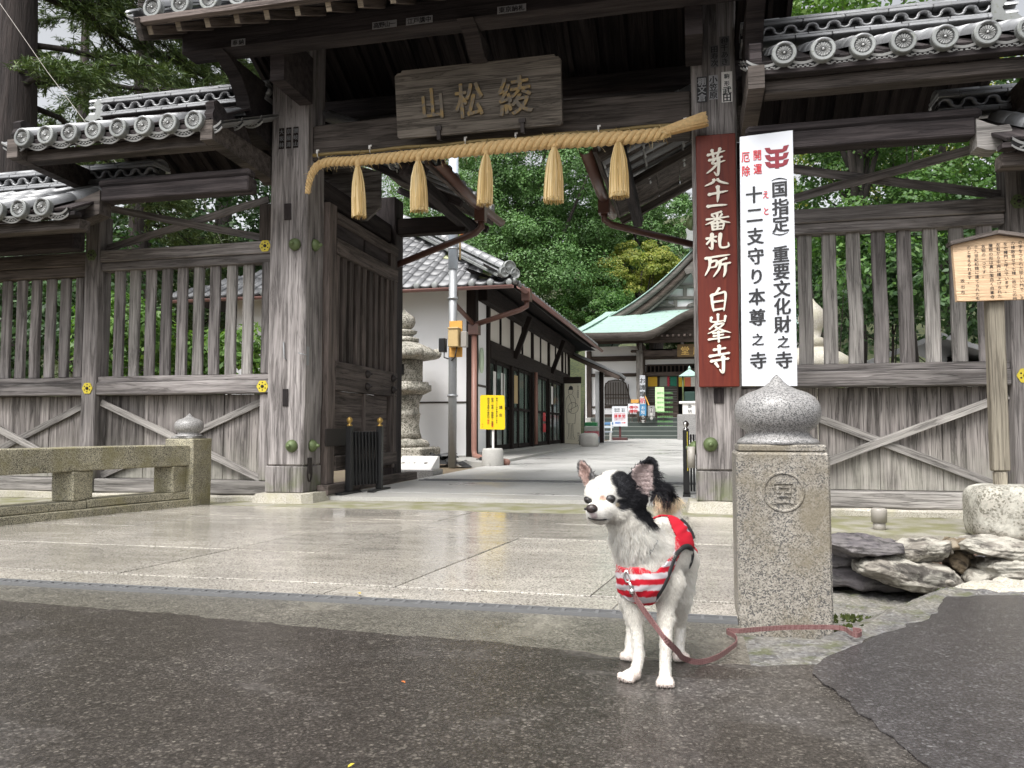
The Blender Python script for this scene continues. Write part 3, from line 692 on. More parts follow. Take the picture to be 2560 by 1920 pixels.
# ------------------------------------------------------------------ the main gate
XC = -1.28                                   # centre line of the gate
gate = thing('temple_gate', 'tall central weathered timber gate with tiled roof and open doorway', 'gate', (XC, 5.05, 0))
W = MAT['wood_grey']
for x0, x1, nm in ((-2.872, -2.590, 0), (.030, .300, 1)):
    c = box('column', gate, x0, x1, 4.90, 5.17, .245, 3.35, W, 'z', ch=.012, warp=.002)
    box('column_foot', c, x0 - .002, x1 + .002, 4.898, 5.172, .062, .243, W, 'z', ch=.006, warp=.001)
    m = MB(); P = [(x0 - .06, 4.83), (x0 + .1, 4.815), (x1 + .04, 4.825), (x1 + .09, 4.9), (x1 + .10, 5.24), (x0 - .07, 5.25)]
    v, f = prism_vf(P, -.02, .058); v = [(x + (rng.gauss(0, .004)), y + rng.gauss(0, .004), z) if z < 0 else (x + (.02 if x < (x0 + x1) / 2 else -.02) , y + (.012 if y < 5 else -.012), z + rng.gauss(0, .003)) for x, y, z in v]
    me = fix_normals(mesh('base_stone', v, f)); part('base_stone', me, MAT['plinth'], c)
    for z in ((1.782, .382) if nm == 0 else (.405,)):
        nail_cap(gate, T(x0 + .20 if nm == 0 else x0 + .085, 4.898, z) @ RX(R(90)))
    for z in (1.80, .382): nail_cap(gate, T(x1 + .002 if nm == 0 else x0 - .002, 5.02, z) @ RY(R(90 if nm == 0 else -90)))
# mortice block, old repairs and fittings on the columns
box('peg', gate, -2.758, -2.705, 4.893, 4.90, 1.96, 2.075, MAT['wood_dark'], 'z', ch=.002)
box('peg', gate, -2.747, -2.705, 4.8955, 4.90, .655, .775, MAT['wood_dark'], 'z', ch=.002)
box('peg', gate, .137, .197, 4.893, 4.90, .655, .745, MAT['wood_dark'], 'z', ch=.002)
m = MB(); m.tube([(-2.62, 4.87, 1.02), (-2.60, 4.86, 1.015), (-2.585, 4.87, 1.01), (-2.56, 4.90, 1.005)], .004, 6); m.box(-2.589, -2.585, 4.93, 4.96, .94, 1.07)
part('latch_hook', m.me('latch_hook'), MAT['steel'], gate)
m = MB(); m.tube([(-2.745, 4.893, 1.10), (-2.735, 4.885, 1.0), (-2.725, 4.893, .975)], .005, 6); part('staple', m.me('staple'), MAT['steel'], gate)
ring = [(-2.583 , 4.99 + .028 * math.cos(a), .19 + .055 * math.sin(a)) for a in [2 * math.pi * k / 14 for k in range(15)]]
m = MB(); m.tube(ring, .006, 6); m.box(-2.589, -2.580, 4.965, 5.015, .19, .30); part('hasp', m.me('hasp'), MAT['iron'], gate)
m = MB(); m.lathe([(.024, 0), (.024, .13), (.021, .13), (.021, .01)], 14, T(.0, 4.94, .26)); part('bolt_tube', m.me('bolt_tube'), MAT['pvc'], gate)
# lintel with a slightly bowed back
P = [(-2.588, 2.395), (-1.28, 2.385), (.028, 2.375), (.028, 2.655), (-.6, 2.668), (-1.28, 2.672), (-2.0, 2.66), (-2.588, 2.635)]
v, f = beam_vf(2.616, .19, .265, ch=.012, seg=12); v = [(x, y, z + .018 * math.sin(math.pi * x / 2.616)) for x, y, z in v]
part('lintel', mesh('lintel', v, f), MAT['wood_mid'], gate, T(-2.588, 5.06, 2.515))
# arms that carry the front purlin
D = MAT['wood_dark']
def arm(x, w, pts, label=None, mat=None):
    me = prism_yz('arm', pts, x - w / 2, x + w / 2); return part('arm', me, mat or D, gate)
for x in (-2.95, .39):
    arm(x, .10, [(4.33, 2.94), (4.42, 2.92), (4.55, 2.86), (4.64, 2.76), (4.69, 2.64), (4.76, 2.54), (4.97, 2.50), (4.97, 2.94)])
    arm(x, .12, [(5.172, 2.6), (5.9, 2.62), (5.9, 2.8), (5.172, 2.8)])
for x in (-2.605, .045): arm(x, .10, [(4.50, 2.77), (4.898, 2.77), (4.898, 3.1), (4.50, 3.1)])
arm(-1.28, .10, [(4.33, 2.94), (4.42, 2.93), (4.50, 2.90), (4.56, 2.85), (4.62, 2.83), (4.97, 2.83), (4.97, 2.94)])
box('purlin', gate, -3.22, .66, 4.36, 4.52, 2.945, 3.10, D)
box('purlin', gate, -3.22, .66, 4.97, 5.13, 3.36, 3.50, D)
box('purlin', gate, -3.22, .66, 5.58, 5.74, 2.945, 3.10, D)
for s in (1, -1):
    yy = lambda y: y if s == 1 else 10.1 - y
    n = 20
    for i in range(n):
        x = -3.193 + i * .1972
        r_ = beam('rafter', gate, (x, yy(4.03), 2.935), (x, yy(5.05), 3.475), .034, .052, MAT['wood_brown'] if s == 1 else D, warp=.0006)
        if s == 1:
            m = MB(); m.box(-.0165, .0165, -.0025, 0, -.025, .025); part('rafter_end', m.me('rafter_end'), MAT['wood_endgrain'], r_, T(x, 4.029, 2.9345) @ RX(R(27.9)))
    nb = 22
    for i in range(nb):
        xa = -3.24 + i * (3.92 / nb)
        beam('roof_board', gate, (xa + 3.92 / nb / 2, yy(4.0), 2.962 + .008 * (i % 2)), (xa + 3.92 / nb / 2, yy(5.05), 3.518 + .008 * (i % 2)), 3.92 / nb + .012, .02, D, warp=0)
    beam('eave_board', gate, (-3.26, yy(3.99), 2.972), (.70, yy(3.99), 2.972), .05, .035, MAT['wood_brown'])
    for x in (-3.235, .675):
        beam('bargeboard', gate, (x, yy(3.98), 2.92), (x, yy(5.06), 3.50), .035, .13, MAT['wood_mid'] if s == 1 else D)
cx = [-3.144 + .1935 * i for i in range(20)]
tile_slope(gate, cx, .1935, 3.985, 3.045, 4.95, 3.60)
ridge(gate, -3.25, .72, 4.95, 3.60, .10)
for x in (-3.235, .675):      # gable tiles laid sideways beside the last cover row
    for i in range(3): part('gable_tile', ROUND, MAT['tile'], gate, T(x, 4.02 + i * .28, 3.03 + i * .155) @ RZ(R(90 if x < 0 else -90)) @ Matrix.Diagonal((1, .3, .6, 1)))
# back of the gate: low walls, post and roof over the folded-back left door leaf
box('threshold_beam', gate, -2.588, -2.50, 5.1, 6.95, .03, .10, MAT['wood_brown'], 'y')
box('back_post', gate, -2.80, -2.60, 6.60, 6.80, .06, 2.62, MAT['wood_dark'], 'z', ch=.01)
box('back_post', gate, .20, .40, 6.60, 6.80, .06, 2.62, MAT['wood_dark'], 'z', ch=.01)
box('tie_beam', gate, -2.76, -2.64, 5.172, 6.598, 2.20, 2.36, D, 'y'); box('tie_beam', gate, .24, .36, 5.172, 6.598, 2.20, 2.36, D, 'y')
box('wall_board', gate, -2.72, -2.69, 5.172, 6.598, 1.80, 2.198, D, 'y'); box('wall_board', gate, .28, .31, 5.172, 6.598, 1.80, 2.198, D, 'y')
gp0, gp1 = at(840, 549, 5.9), at(951, 430, 5.9)
part('gable_panel', prism_xz('gable_panel', [(gp0.x - .2, gp0.z - .02), (gp1.x - .12, gp0.z - .02), (gp1.x, gp0.z + .08), (gp1.x, gp1.z), (gp0.x - .2, gp1.z + .2)], 5.90, 5.93), MAT['wood_board'], gate)
box('cross_beam', gate, -2.598, -1.95, 6.63, 6.75, 2.27, 2.42, MAT['wood_black'])
def back_roof(xr, sgn):
    xe = xr + sgn * .92; n = 9
    ang = math.atan2(.42, .92)
    for i in range(3):
        y = 5.26 + i * .86
        beam('back_rafter', gate, (xr, y, 2.80), (xe - sgn * .03, y, 2.36), .05, .06, D if sgn > 0 else MAT['wood_mid'], warp=.0006)
    for i in range(5):
        a, b = i / 5, (i + 1) / 5
        xa, xb = xr + (xe - xr) * a, xr + (xe - xr) * b; za, zb = 2.85 - .43 * a, 2.85 - .43 * b
        m = MB(); m.add([(xa, 5.18, za), (xb - sgn * .003, 5.18, zb), (xb - sgn * .003, 7.06, zb), (xa, 7.06, za), (xa, 5.18, za + .02), (xb - sgn * .003, 5.18, zb + .02), (xb - sgn * .003, 7.06, zb + .02), (xa, 7.06, za + .02)], [(0, 3, 2, 1), (4, 5, 6, 7), (0, 1, 5, 4), (1, 2, 6, 5), (2, 3, 7, 6), (3, 0, 4, 7)])
        part('roof_board', fix_normals(m.me('roof_board')), MAT['wood_mid'], gate)
    beam('eave_purlin', gate, (xe - sgn * .18, 5.18, 2.36), (xe - sgn * .18, 7.0, 2.36), .08, .10, D)
    beam('fascia', gate, (xe - sgn * .01, 5.18, 2.395), (xe - sgn * .01, 7.06, 2.45), .03, .05, MAT['wood_brown'])
    for i in range(10):
        y = 5.30 + i * .19; z = 2.475 + .02 * max(0, i - 5)
        part('eave_disc', DISC, None, gate, T(xe + sgn * .004, y, z) @ RZ(R(90 * sgn)) @ RX(R(90)))
        for k in range(3): part('round_tile', ROUND, MAT['tile'], gate, T(xe - sgn * .28 * k, y, z + .125 * k) @ RZ(R(90 * sgn)) @ RX(R(24.5)))
    for i in range(10):
        y = 5.205 + i * .19; z = 2.465 + .02 * max(0, i - 5)
        if .19 not in PAN: PAN[.19] = pan_mesh(.186, .31)
        for k in range(3): part('pan_tile', PAN[.19], None, gate, T(xe - sgn * (.28 * k + .01), y, z + .125 * k) @ RZ(R(90 * sgn)) @ RX(R(24.5)))
    m = MB(); gx_ = xe + sgn * .06
    pts = [(gx_, 5.2, 2.41), (gx_, 6.2, 2.405), (gx_, 7.12, 2.47)]
    n_ = 8; v, f = [], []
    for p in pts:
        for k in range(n_ + 1):
            a = math.pi + math.pi * k / n_; v.append((p[0] + .042 * math.cos(a), p[1], p[2] + .042 * math.sin(a)))
    for i in range(2):
        for k in range(n_): a = i * (n_ + 1) + k; f.append((a, a + 1, a + n_ + 2, a + n_ + 1))
    v2 = [(x, y, z) for x, y, z in v]; m.add(v2, f, None, True)
    g_ = part('roof_gutter', m.me('roof_gutter'), MAT['gutter'], gate)
    md = g_.modifiers.new('s', 'SOLIDIFY'); md.thickness = .004
    m = MB(); m.box(gx_ - .045, gx_ + .045, 6.35, 6.44, 2.28, 2.40); m.tube([(gx_, 6.4, 2.29), (gx_, 6.42, 2.24), (gx_ - sgn * .06, 6.45, 2.20), (gx_ - sgn * .95, 6.68, 1.98)], .03, 10)
    part('roof_downpipe', m.me('roof_downpipe'), MAT['gutter'], gate)
back_roof(-2.72, 1); back_roof(.30, -1)
# left door leaf, swung inward along the passage
leaf = part('door_leaf', None or mesh('door_leaf', *beam_vf(1.72, .05, .10, ch=.006)), MAT['wood_brown'], gate, T(-2.60, 6.47, .16) @ RY(R(-90)))
BW = MAT['wood_brown']
box('door_stile', leaf, -2.62, -2.555, 5.19, 5.31, .10, 2.16, BW, 'z')
box('door_stile', leaf, -2.62, -2.558, 6.40, 6.55, .19, 2.14, BW, 'z')
for z0, z1 in ((1.81, 1.925), (.785, 1.0), (.19, .30), (2.05, 2.12)): box('door_rail', leaf, -2.625, -2.548, 5.311, 6.55, z0, z1, BW, 'y')
for i in range(9):
    y = 5.34 + i * .125; box('door_slat', leaf, -2.60, -2.575, y, y + .07, 1.002, 1.808, BW, 'z')
for y0, y1 in ((5.312, 5.86), (5.90, 6.398)):
    box('door_board', leaf, -2.61, -2.585, y0, y1, .302, .783, MAT['wood_brown'], 'y', ch=.003); box('door_board', leaf, -2.61, -2.585, y0, y1, 1.927, 2.048, D, 'y', ch=.003)
box('door_backing', leaf, -2.628, -2.612, 5.311, 6.398, 1.0, 1.81, MAT['wood_black'], 'z')
box('door_muntin', leaf, -2.62, -2.568, 5.861, 5.899, .302, .783, BW, 'z')
box('iron_strap', leaf, -2.552, -2.545, 5.15, 5.62, .375, .50, MAT['iron'], 'y', ch=.001)
m = MB(); m.lathe([(.034, 0), (.032, .012), (.022, .026), (.008, .034), (.007, .046), (.002, .05)], 16); STUD = m.me('door_stud')
for (y, z) in ((5.87, .94), (5.87, .84), (6.43, .94), (6.43, .84)): part('door_stud', STUD, MAT['iron'], leaf, T(-2.547, y, z) @ RY(R(90)))
rl = part('door_leaf', mesh('door_leaf', *beam_vf(1.30, .05, 1.9, ch=.006)), MAT['wood_brown'], gate, T(.10, 5.22, 1.15) @ RZ(R(90)))
box('door_rail', rl, .06, .075, 5.25, 6.5, .8, 1.0, BW, 'y'); box('door_rail', rl, .06, .075, 5.25, 6.5, 1.8, 1.92, BW, 'y')

# ------------------------------------------------------------------ the side bays
def bay(label, xi, xm, slat_x, mir, disc_x, pitch):
    """fence bay beside the gate under a lower roof. xi: face of the column, xm: centre of the outer post, mir: +1 right, -1 left"""
    X = lambda x: x if mir > 0 else 2 * XC - x
    def bx(name, x0, x1, *a, **k):
        x0, x1 = X(x0), X(x1); return box(name, t, min(x0, x1), max(x0, x1), *a, **k)
    t = thing('gate_fence', label, 'fence', (X((xi + xm) / 2), 5.05, 0))
    a, b = xi + .004, xm - .065
    G = MAT['wood_grey']
    pz = 2.12
    p0 = bx('post', xm - .062, xm + .062, 4.975, 5.12, .03, pz, G, 'z', ch=.008)
    bx('stile', a, a + .112, 5.0, 5.10, .132, .75, G, 'z'); bx('stile', a, a + .112, 5.0, 5.10, .892, 1.752, G, 'z'); bx('stile', a, a + .14, 5.0, 5.10, 1.845, 2.12, MAT['wood_mid'], 'z')
    bx('rail', a, b, 4.98, 5.12, 1.756, 1.843, G); bx('rail', a, b, 5.0, 5.10, 1.692, 1.754, G)
    bx('rail', a, b, 4.98, 5.12, .752, .846, G); bx('rail', a, b, 5.0, 5.10, .848, .89, G)
    bx('sill', a, b, 4.985, 5.15, .034, .13, MAT['wood_pale']); 
    nb = 4; w = (b - a - .11) / nb
    for i in range(nb): bx('board', a + .113 + i * w + .0015, a + .113 + (i + 1) * w - .0015, 5.088 + rng.uniform(0, .003), 5.115, .132, .75, MAT['wood_board'], 'z', ch=.003)
    for sx in slat_x: box('slat', t, sx - .04, sx + .04, 5.032, 5.068, .888, 1.70, MAT['wood_grey'] if rng.random() < .6 else MAT['wood_pale'], 'z', ch=.007, warp=.0022)
    lo = ((a + .12, .70), (b, .145)); hi = ((a + .12, .145), (b, .70))
    for k, ((x0, z0), (x1, z1)) in enumerate((lo, hi)):
        beam('brace', t, (X(x0), 5.068 - .022 * k, z0), (X(x1), 5.068 - .022 * k, z1), .02, .048, MAT['wood_pale'], up=(0, 0, 1))
    for k, ((x0, z0), (x1, z1)) in enumerate((((a + .1, 2.17), (b + .01, 1.875)), ((a + .1, 1.875), (b + .01, 2.19)))):
        beam('brace', t, (X(x0), 5.06 - .022 * k, z0), (X(x1), 5.06 - .022 * k, z1), .02, .052, MAT['wood_grey'])
    medallion(t, X(a + .062 + .012), 4.979, 1.805, mossy=False); medallion(t, X(a + .074), 4.979, .80)
    medallion(t, X(xm + .0), 4.974, 1.81, mossy=True); medallion(t, X(xm), 4.974, .803)
    m = MB(); x = a
    while x < xm + .2:
        l = rng.uniform(.45, .8); e = min(x + l, xm + .2)
        v, f = beam_vf(e - x - .004, .25, .055, ch=.012, seg=4, warp=.003); m.add(v, f, T(x, 5.07, .004)); x = e
    me = m.me('plinth')
    if mir < 0:
        for q in me.vertices: q.co.x = X(q.co.x)
        me.flip_normals()
    part('plinth', me, MAT['plinth'], t)
    # front purlin with a boat-shaped end, its arm and the eave
    pw = xm - .30; KS = 4.42 / 4.70; zs2 = lambda z: .5 + (z - .5) * KS; SX_ = lambda x: X(X(x) * KS); pe = SX_(pw)
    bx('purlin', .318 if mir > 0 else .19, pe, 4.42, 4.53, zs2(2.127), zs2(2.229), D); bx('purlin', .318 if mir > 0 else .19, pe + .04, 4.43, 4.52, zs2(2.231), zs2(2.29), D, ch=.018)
    pe = pw
    if mir > 0: P = [(pe + .002, 2.215), (pe + .06, 2.185), (pe + .11, 2.165), (pe + .165, 2.17), (pe + .178, 2.14), (pe + .17, 2.10), (pe + .125, 2.095), (pe + .13, 2.06), (pe + .10, 2.03), (pe + .05, 2.035), (pe + .002, 2.055)]
    else: P = [(pe + .002, 2.205), (pe + .15, 2.155), (pe + .30, 2.125), (pe + .43, 2.12), (pe + .44, 2.066), (pe + .36, 2.05), (pe + .28, 1.985), (pe + .15, 1.99), (pe + .002, 2.035)]
    me = prism_xz('beam_nose', [(X(x) * KS, zs2(z)) for x, z in P], 4.415, 4.525); part('beam_nose', me, MAT['wood_pale'] if mir > 0 else MAT['wood_mid'], t)
    for xx, zt in ((.362, 2.43), (xm - .02, 2.43)):
        x_ = X(xx); o = part('arm', prism_yz('arm', [(4.22, 2.30), (4.22, 2.425), (4.97, 2.425), (4.97, 2.24), (4.9, 2.27)], x_ - .042, x_ + .042), MAT['wood_mid'], t)
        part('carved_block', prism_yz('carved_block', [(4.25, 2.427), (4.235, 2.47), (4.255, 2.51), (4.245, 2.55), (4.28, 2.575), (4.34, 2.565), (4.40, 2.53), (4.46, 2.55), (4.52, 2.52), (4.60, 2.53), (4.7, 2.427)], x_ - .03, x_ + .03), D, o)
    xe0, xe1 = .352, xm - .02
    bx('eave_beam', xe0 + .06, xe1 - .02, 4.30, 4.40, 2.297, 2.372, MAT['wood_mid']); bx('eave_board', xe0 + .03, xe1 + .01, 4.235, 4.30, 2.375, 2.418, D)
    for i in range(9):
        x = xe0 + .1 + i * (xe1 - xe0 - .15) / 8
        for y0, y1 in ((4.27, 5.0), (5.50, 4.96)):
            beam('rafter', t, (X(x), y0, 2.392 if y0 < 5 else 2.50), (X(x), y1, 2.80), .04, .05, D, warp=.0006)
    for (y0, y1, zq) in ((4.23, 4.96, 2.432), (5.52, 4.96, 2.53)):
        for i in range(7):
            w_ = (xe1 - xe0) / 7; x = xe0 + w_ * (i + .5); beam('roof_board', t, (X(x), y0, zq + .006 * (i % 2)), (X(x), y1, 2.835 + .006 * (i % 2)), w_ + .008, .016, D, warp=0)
    tile_slope(t, disc_x, pitch, 4.205, 2.466 if mir > 0 else 2.422, 4.90, 2.775 if mir > 0 else 2.735, ends=(True, True))
    rz_ = 2.855 if mir > 0 else 2.82
    xs = sorted((X(.33), X(xm - .14))); ridge(t, xs[0], xs[1], 4.86, rz_, .09)
    # ridge-end ornament
    x_ = X(xm - .14); s_ = mir
    P = [(0, 0), (.03, .02), (.10, .0), (.16, .02), (.13, .05), (.075, .05), (.06, .09), (.085, .13), (.05, .17), (.0, .15)]
    part('ridge_ornament', prism_xz('ridge_ornament', [(x_ + s_ * px, rz_ - .02 + pz_) for px, pz_ in P], 4.88, 5.02), MAT['tile_face'], t)
    for k in range(3): part('ridge_ornament_roll', half_tube(.16, .03, .03), MAT['tile'], t, T(x_ + s_ * .0, 4.95, rz_ + .05 + .05 * k) @ RZ(R(-90 * s_)))
    return t
rs = [.553 + .1426 * i for i in range(9)]; ls = [-3.12 - .1352 * i for i in range(9)]
bay_r = bay('open slatted fence bay with its own tiled roof, behind the white lettered board', .30, 1.86, rs, 1, [.502 + .1918 * i for i in range(7)], .1918)
bay_l = bay('slatted fence bay under its own tiled roof, beside the column with green nail caps', .312, 1.838, ls, -1, [-2.998 - .183 * i for i in range(8)], .183)
def outer_bay(label, x0, x1, mir):
    """lowest bay at the far end of the gate"""
    X = lambda x: x if mir > 0 else 2 * XC - x
    t = thing('gate_fence', label, 'fence', (X((x0 + x1) / 2), 5.05, 0))
    def bx(name, xa, xb, *a, **k):
        xa, xb = sorted((X(xa), X(xb))); return box(name, t, xa, xb, *a, **k)
    G = MAT['wood_grey']; a, b = x0 + .004, x1 - .07
    bx('post', x1 - .062, x1 + .062, 4.975, 5.12, .03, 2.0, G, 'z', ch=.008)
    bx('rail', a, b, 4.985, 5.12, 1.735, 1.842, MAT['wood_mid']); bx('rail', a, b, 5.0, 5.10, 1.66, 1.733, MAT['wood_mid']); bx('rail', a, b, 4.985, 5.12, .752, .842, G); bx('rail', a, b, 5.0, 5.10, .844, .888, G)
    bx('sill', a, b, 4.985, 5.15, .034, .13, MAT['wood_pale']); bx('plinth', a, b + .2, 4.96, 5.2, -.02, .032, MAT['plinth'])
    n = int((b - a) / .33); w = (b - a) / n
    for i in range(n): bx('board', a + i * w + .0015, a + (i + 1) * w - .0015, 5.088, 5.115, .132, .75, MAT['wood_board'], 'z', ch=.003)
    xs = a + .09
    while xs < b - .06: bx('slat', xs - .04, xs + .04, 5.032, 5.068, .888, 1.66, G, 'z', ch=.007, warp=.002); xs += .1352
    for k, (z0, z1) in enumerate(((.70, .145), (.145, .70))): beam('brace', t, (X(a), 5.068 - .022 * k, z0), (X(a + 1.25), 5.068 - .022 * k, z1), .02, .05, MAT['wood_pale'])
    e0 = x0 - (.40 if mir > 0 else .55)
    bx('eave_beam', e0, b, 4.30, 4.40, 1.815, 1.885, MAT['wood_mid']); bx('eave_board', e0 - .02, b, 4.235, 4.30, 1.888, 1.915, D)
    bx('purlin', x0 - .12, b, 4.72, 4.84, 1.80, 1.98, D)
    for i in range(10): x = e0 + .08 + i * (b - e0) / 10; beam('rafter', t, (X(x), 4.27, 1.895), (X(x), 5.0, 2.27), .04, .05, D, warp=.0006)
    for i in range(7):
        w_ = (b - e0) / 7; x = e0 + w_ * (i + .5); beam('roof_board', t, (X(x), 4.23, 1.93 + .006 * (i % 2)), (X(x), 4.96, 2.30 + .006 * (i % 2)), w_ + .008, .016, D, warp=0)
    k = int((b - e0) / .183); dx = [X(e0 + .20 + .183 * i) for i in range(k)]
    tile_slope(t, dx, .183, 4.205, 1.945, 4.90, 2.27); xs = sorted((X(e0 - .12), X(b))); ridge(t, xs[0] , xs[1], 4.86, 2.315, .09)
    return t
outer_bay('lowest slatted fence bay at the far end, under a lower step of tiled roof', 1.895, 4.6, -1)
outer_bay('low end bay of the gate just showing behind the wooden notice board', 1.94, 4.4, 1)
# ------------------------------------------------------------------ signs on the gate
def sign_board(name, label, x0, x1, y, z0, z1, mat, th=.03):
    t = thing(name, label, 'sign', ((x0 + x1) / 2, y, z0))
    return t
red = thing('name_board', 'tall dark red lacquered board with carved cream characters on the right column', 'sign', (.169, 4.86, .752))
box('board', red, .052, .288, 4.852, 4.89, .752, 2.305, MAT['red_board'], 'z', ch=.004, warp=0)
k = 1.553 / 1595.0
def rz_(py): return 2.305 - (py - 30) * k
def rx_(px): return .170 + (px - 186) * k
BRUSH = {
 '芽': [[(14, 24), (50, 19), (88, 13)], [(34, 6), (40, 32)], [(70, 2), (58, 30)], [(20, 43), (78, 33)], [(44, 40), (38, 56), (88, 48)], [(62, 36), (63, 70), (58, 98), (44, 88)], [(58, 54), (40, 72), (12, 88)]],
 '八': [[(40, 14), (34, 48), (2, 86)], [(54, 12), (68, 46), (100, 76)]],
 '十': [[(4, 54), (50, 46), (98, 38)], [(52, 2), (54, 50), (50, 99)]],
 '一': [[(2, 60), (46, 50), (98, 50)]],
 '番': [[(68, 2), (28, 14)], [(28, 18), (37, 28)], [(70, 15), (62, 28)], [(6, 40), (95, 31)], [(50, 12), (50, 56)], [(48, 38), (30, 54), (4, 66)], [(54, 37), (72, 52), (99, 62)], [(29, 63), (31, 96)], [(29, 64), (74, 60), (71, 95)], [(31, 79), (71, 76)], [(51, 62), (51, 93)], [(31, 95), (72, 92)]],
 '札': [[(2, 34), (46, 24)], [(27, 4), (28, 60), (26, 97), (15, 88)], [(26, 34), (4, 66)], [(30, 42), (45, 54)], [(64, 6), (60, 60), (64, 88), (82, 92), (98, 84), (97, 66)]],
 '所': [[(4, 20), (50, 13), (96, 8)], [(22, 20), (20, 58), (4, 92)], [(24, 36), (48, 32), (44, 56), (22, 60)], [(86, 22), (60, 34)], [(61, 33), (57, 66), (36, 99)], [(60, 50), (99, 43)], [(81, 46), (80, 80), (74, 100)]],
 '白': [[(56, 0), (38, 22)], [(20, 26), (22, 60), (28, 94)], [(20, 28), (60, 20), (84, 22), (76, 92)], [(28, 57), (72, 52)], [(29, 90), (75, 85)]],
 '峯': [[(50, 0), (50, 25)], [(24, 11), (25, 28), (78, 24)], [(80, 7), (76, 27)], [(46, 30), (16, 54)], [(38, 38), (72, 35), (44, 56), (10, 70)], [(38, 46), (64, 58), (98, 68)], [(28, 70), (74, 64)], [(30, 80), (70, 75)], [(10, 92), (94, 84)], [(51, 62), (52, 101)]],
 '寺': [[(24, 17), (78, 11)], [(50, 1), (51, 36)], [(4, 40), (96, 29)], [(10, 58), (92, 49)], [(68, 40), (69, 70), (66, 99), (52, 89)], [(32, 64), (44, 78)]]}
def brush_char(strokes, w, h, bold, depth):
    """one brush-written character: swelling and tapering strokes cut out of a thin sheet, centred in a w by h box, facing -y"""
    V, Fc = [], []
    for k_, st in enumerate(strokes):
        P_ = cat_rom([((a - 50) / 100 * w, (b - 50) / 100 * h, 0) for a, b in st], 7); n = len(P_); L_, R_ = [], []
        for i, (x, y, _) in enumerate(P_):
            q = P_[min(i + 1, n - 1)]; o_ = P_[max(i - 1, 0)]; dx, dy = q[0] - o_[0], q[1] - o_[1]; l = math.hypot(dx, dy) + 1e-9; u = i / (n - 1)
            hz = abs(dx) / l; wd = bold * (1.0 - .28 * hz) * (.62 + .55 * math.exp(-((u - .06) / .12) ** 2) + .35 * math.sin(math.pi * min(1, u * 1.15)) * .6 + .25 * (u > .8) * (len(st) == 2 and 1 or -.8) * (u - .8) / .2)
            L_.append((x - dy / l * wd, y + dx / l * wd)); R_.append((x + dy / l * wd, y - dx / l * wd))
        e0, e1 = P_[0], P_[-1]; d0 = ((P_[0][0] - P_[1][0]), (P_[0][1] - P_[1][1])); l0 = math.hypot(*d0) + 1e-9; d1 = ((P_[-1][0] - P_[-2][0]), (P_[-1][1] - P_[-2][1])); l1 = math.hypot(*d1) + 1e-9
        poly = [(e0[0] + d0[0] / l0 * bold * .6, e0[1] + d0[1] / l0 * bold * .6)] + L_ + [(e1[0] + d1[0] / l1 * bold * .7, e1[1] + d1[1] / l1 * bold * .7)] + R_[::-1]
        o = len(V); N = len(poly); dp = depth * (1 + .02 * k_)
        for yy in (0, -dp): V += [(a, yy, -b) for a, b in poly]
        m_ = (N - 2) // 2
        for i in range(m_ - 1): a, b = 1 + i, N - 1 - i; Fc.append((o + N + a, o + N + a + 1, o + N + b - 1, o + N + b))
        Fc += [(o + N, o + N + 1, o + N + N - 1), (o + N + m_, o + N + m_ + 1, o + N + m_ + 2)]
        for i in range(N): Fc.append((o + i, o + (i + 1) % N, o + N + (i + 1) % N, o + N + i))
    return fix_normals(mesh('character', V, Fc))
def cat_rom(P, n):
    out = []
    for i in range(len(P) - 1):
        p0, p1, p2, p3 = P[max(i - 1, 0)], P[i], P[i + 1], P[min(i + 2, len(P) - 1)]
        for j in range(n):
            t = j / n; out.append(tuple(.5 * (2 * b + (c - a) * t + (2 * a - 5 * b + 4 * c - d) * t * t + (-a + 3 * b - 3 * c + d) * t ** 3) for a, b, c, d in zip(p0, p1, p2, p3)))
    out.append(P[-1]); return out
REDCH = [('芽', 184, 210, 138, 178), ('八', 187, 340, 136, 50), ('十', 192, 412, 118, 98), ('一', 186, 487, 120, 40), ('番', 188, 586, 150, 120), ('札', 187, 712, 140, 104), ('所', 184, 864, 158, 145), ('白', 187, 1086, 130, 150), ('峯', 184, 1258, 150, 172), ('寺', 188, 1452, 128, 172)]
for c, px, py, w_, h_ in REDCH:
    part('character', brush_char(BRUSH[c], w_ * k, h_ * k, .0086 if c in '番峯' else .0102 if c in '芽所札白' else .0115, .009), MAT['cream_letter'], red, T(rx_(px), 4.8515, rz_(py)))
for x in (.10, .24): 
    m = MB(); m.lathe([(.006, 0), (.006, .01)], 8, T(x, 4.88, .746)); part('peg', m.me('peg'), MAT['steel'], red)
KW = 4.39 / 4.83
wh = thing('lettered_board', 'tall white painted board with black brush lettering and a crimson crest', 'sign', (.42, 4.40, .73))
me = prism_xz('board', [(x * KW, .5 + (z - .5) * KW) for x, z in [(.300, .755), (.612, .752), (.616, 2.283), (.312, 2.268)]], 4.39, 4.418); part('board', me, MAT['white_panel'], wh)
k2 = KW * 1.525 / 1600.0
def wz(py): return .5 + (1.776 - (py - 28) * 1.525 / 1600.0) * KW
def wx(px, py): return KW * (.312 + (px - (330 + (py - 30) * .0085)) * .30 / 337.0)
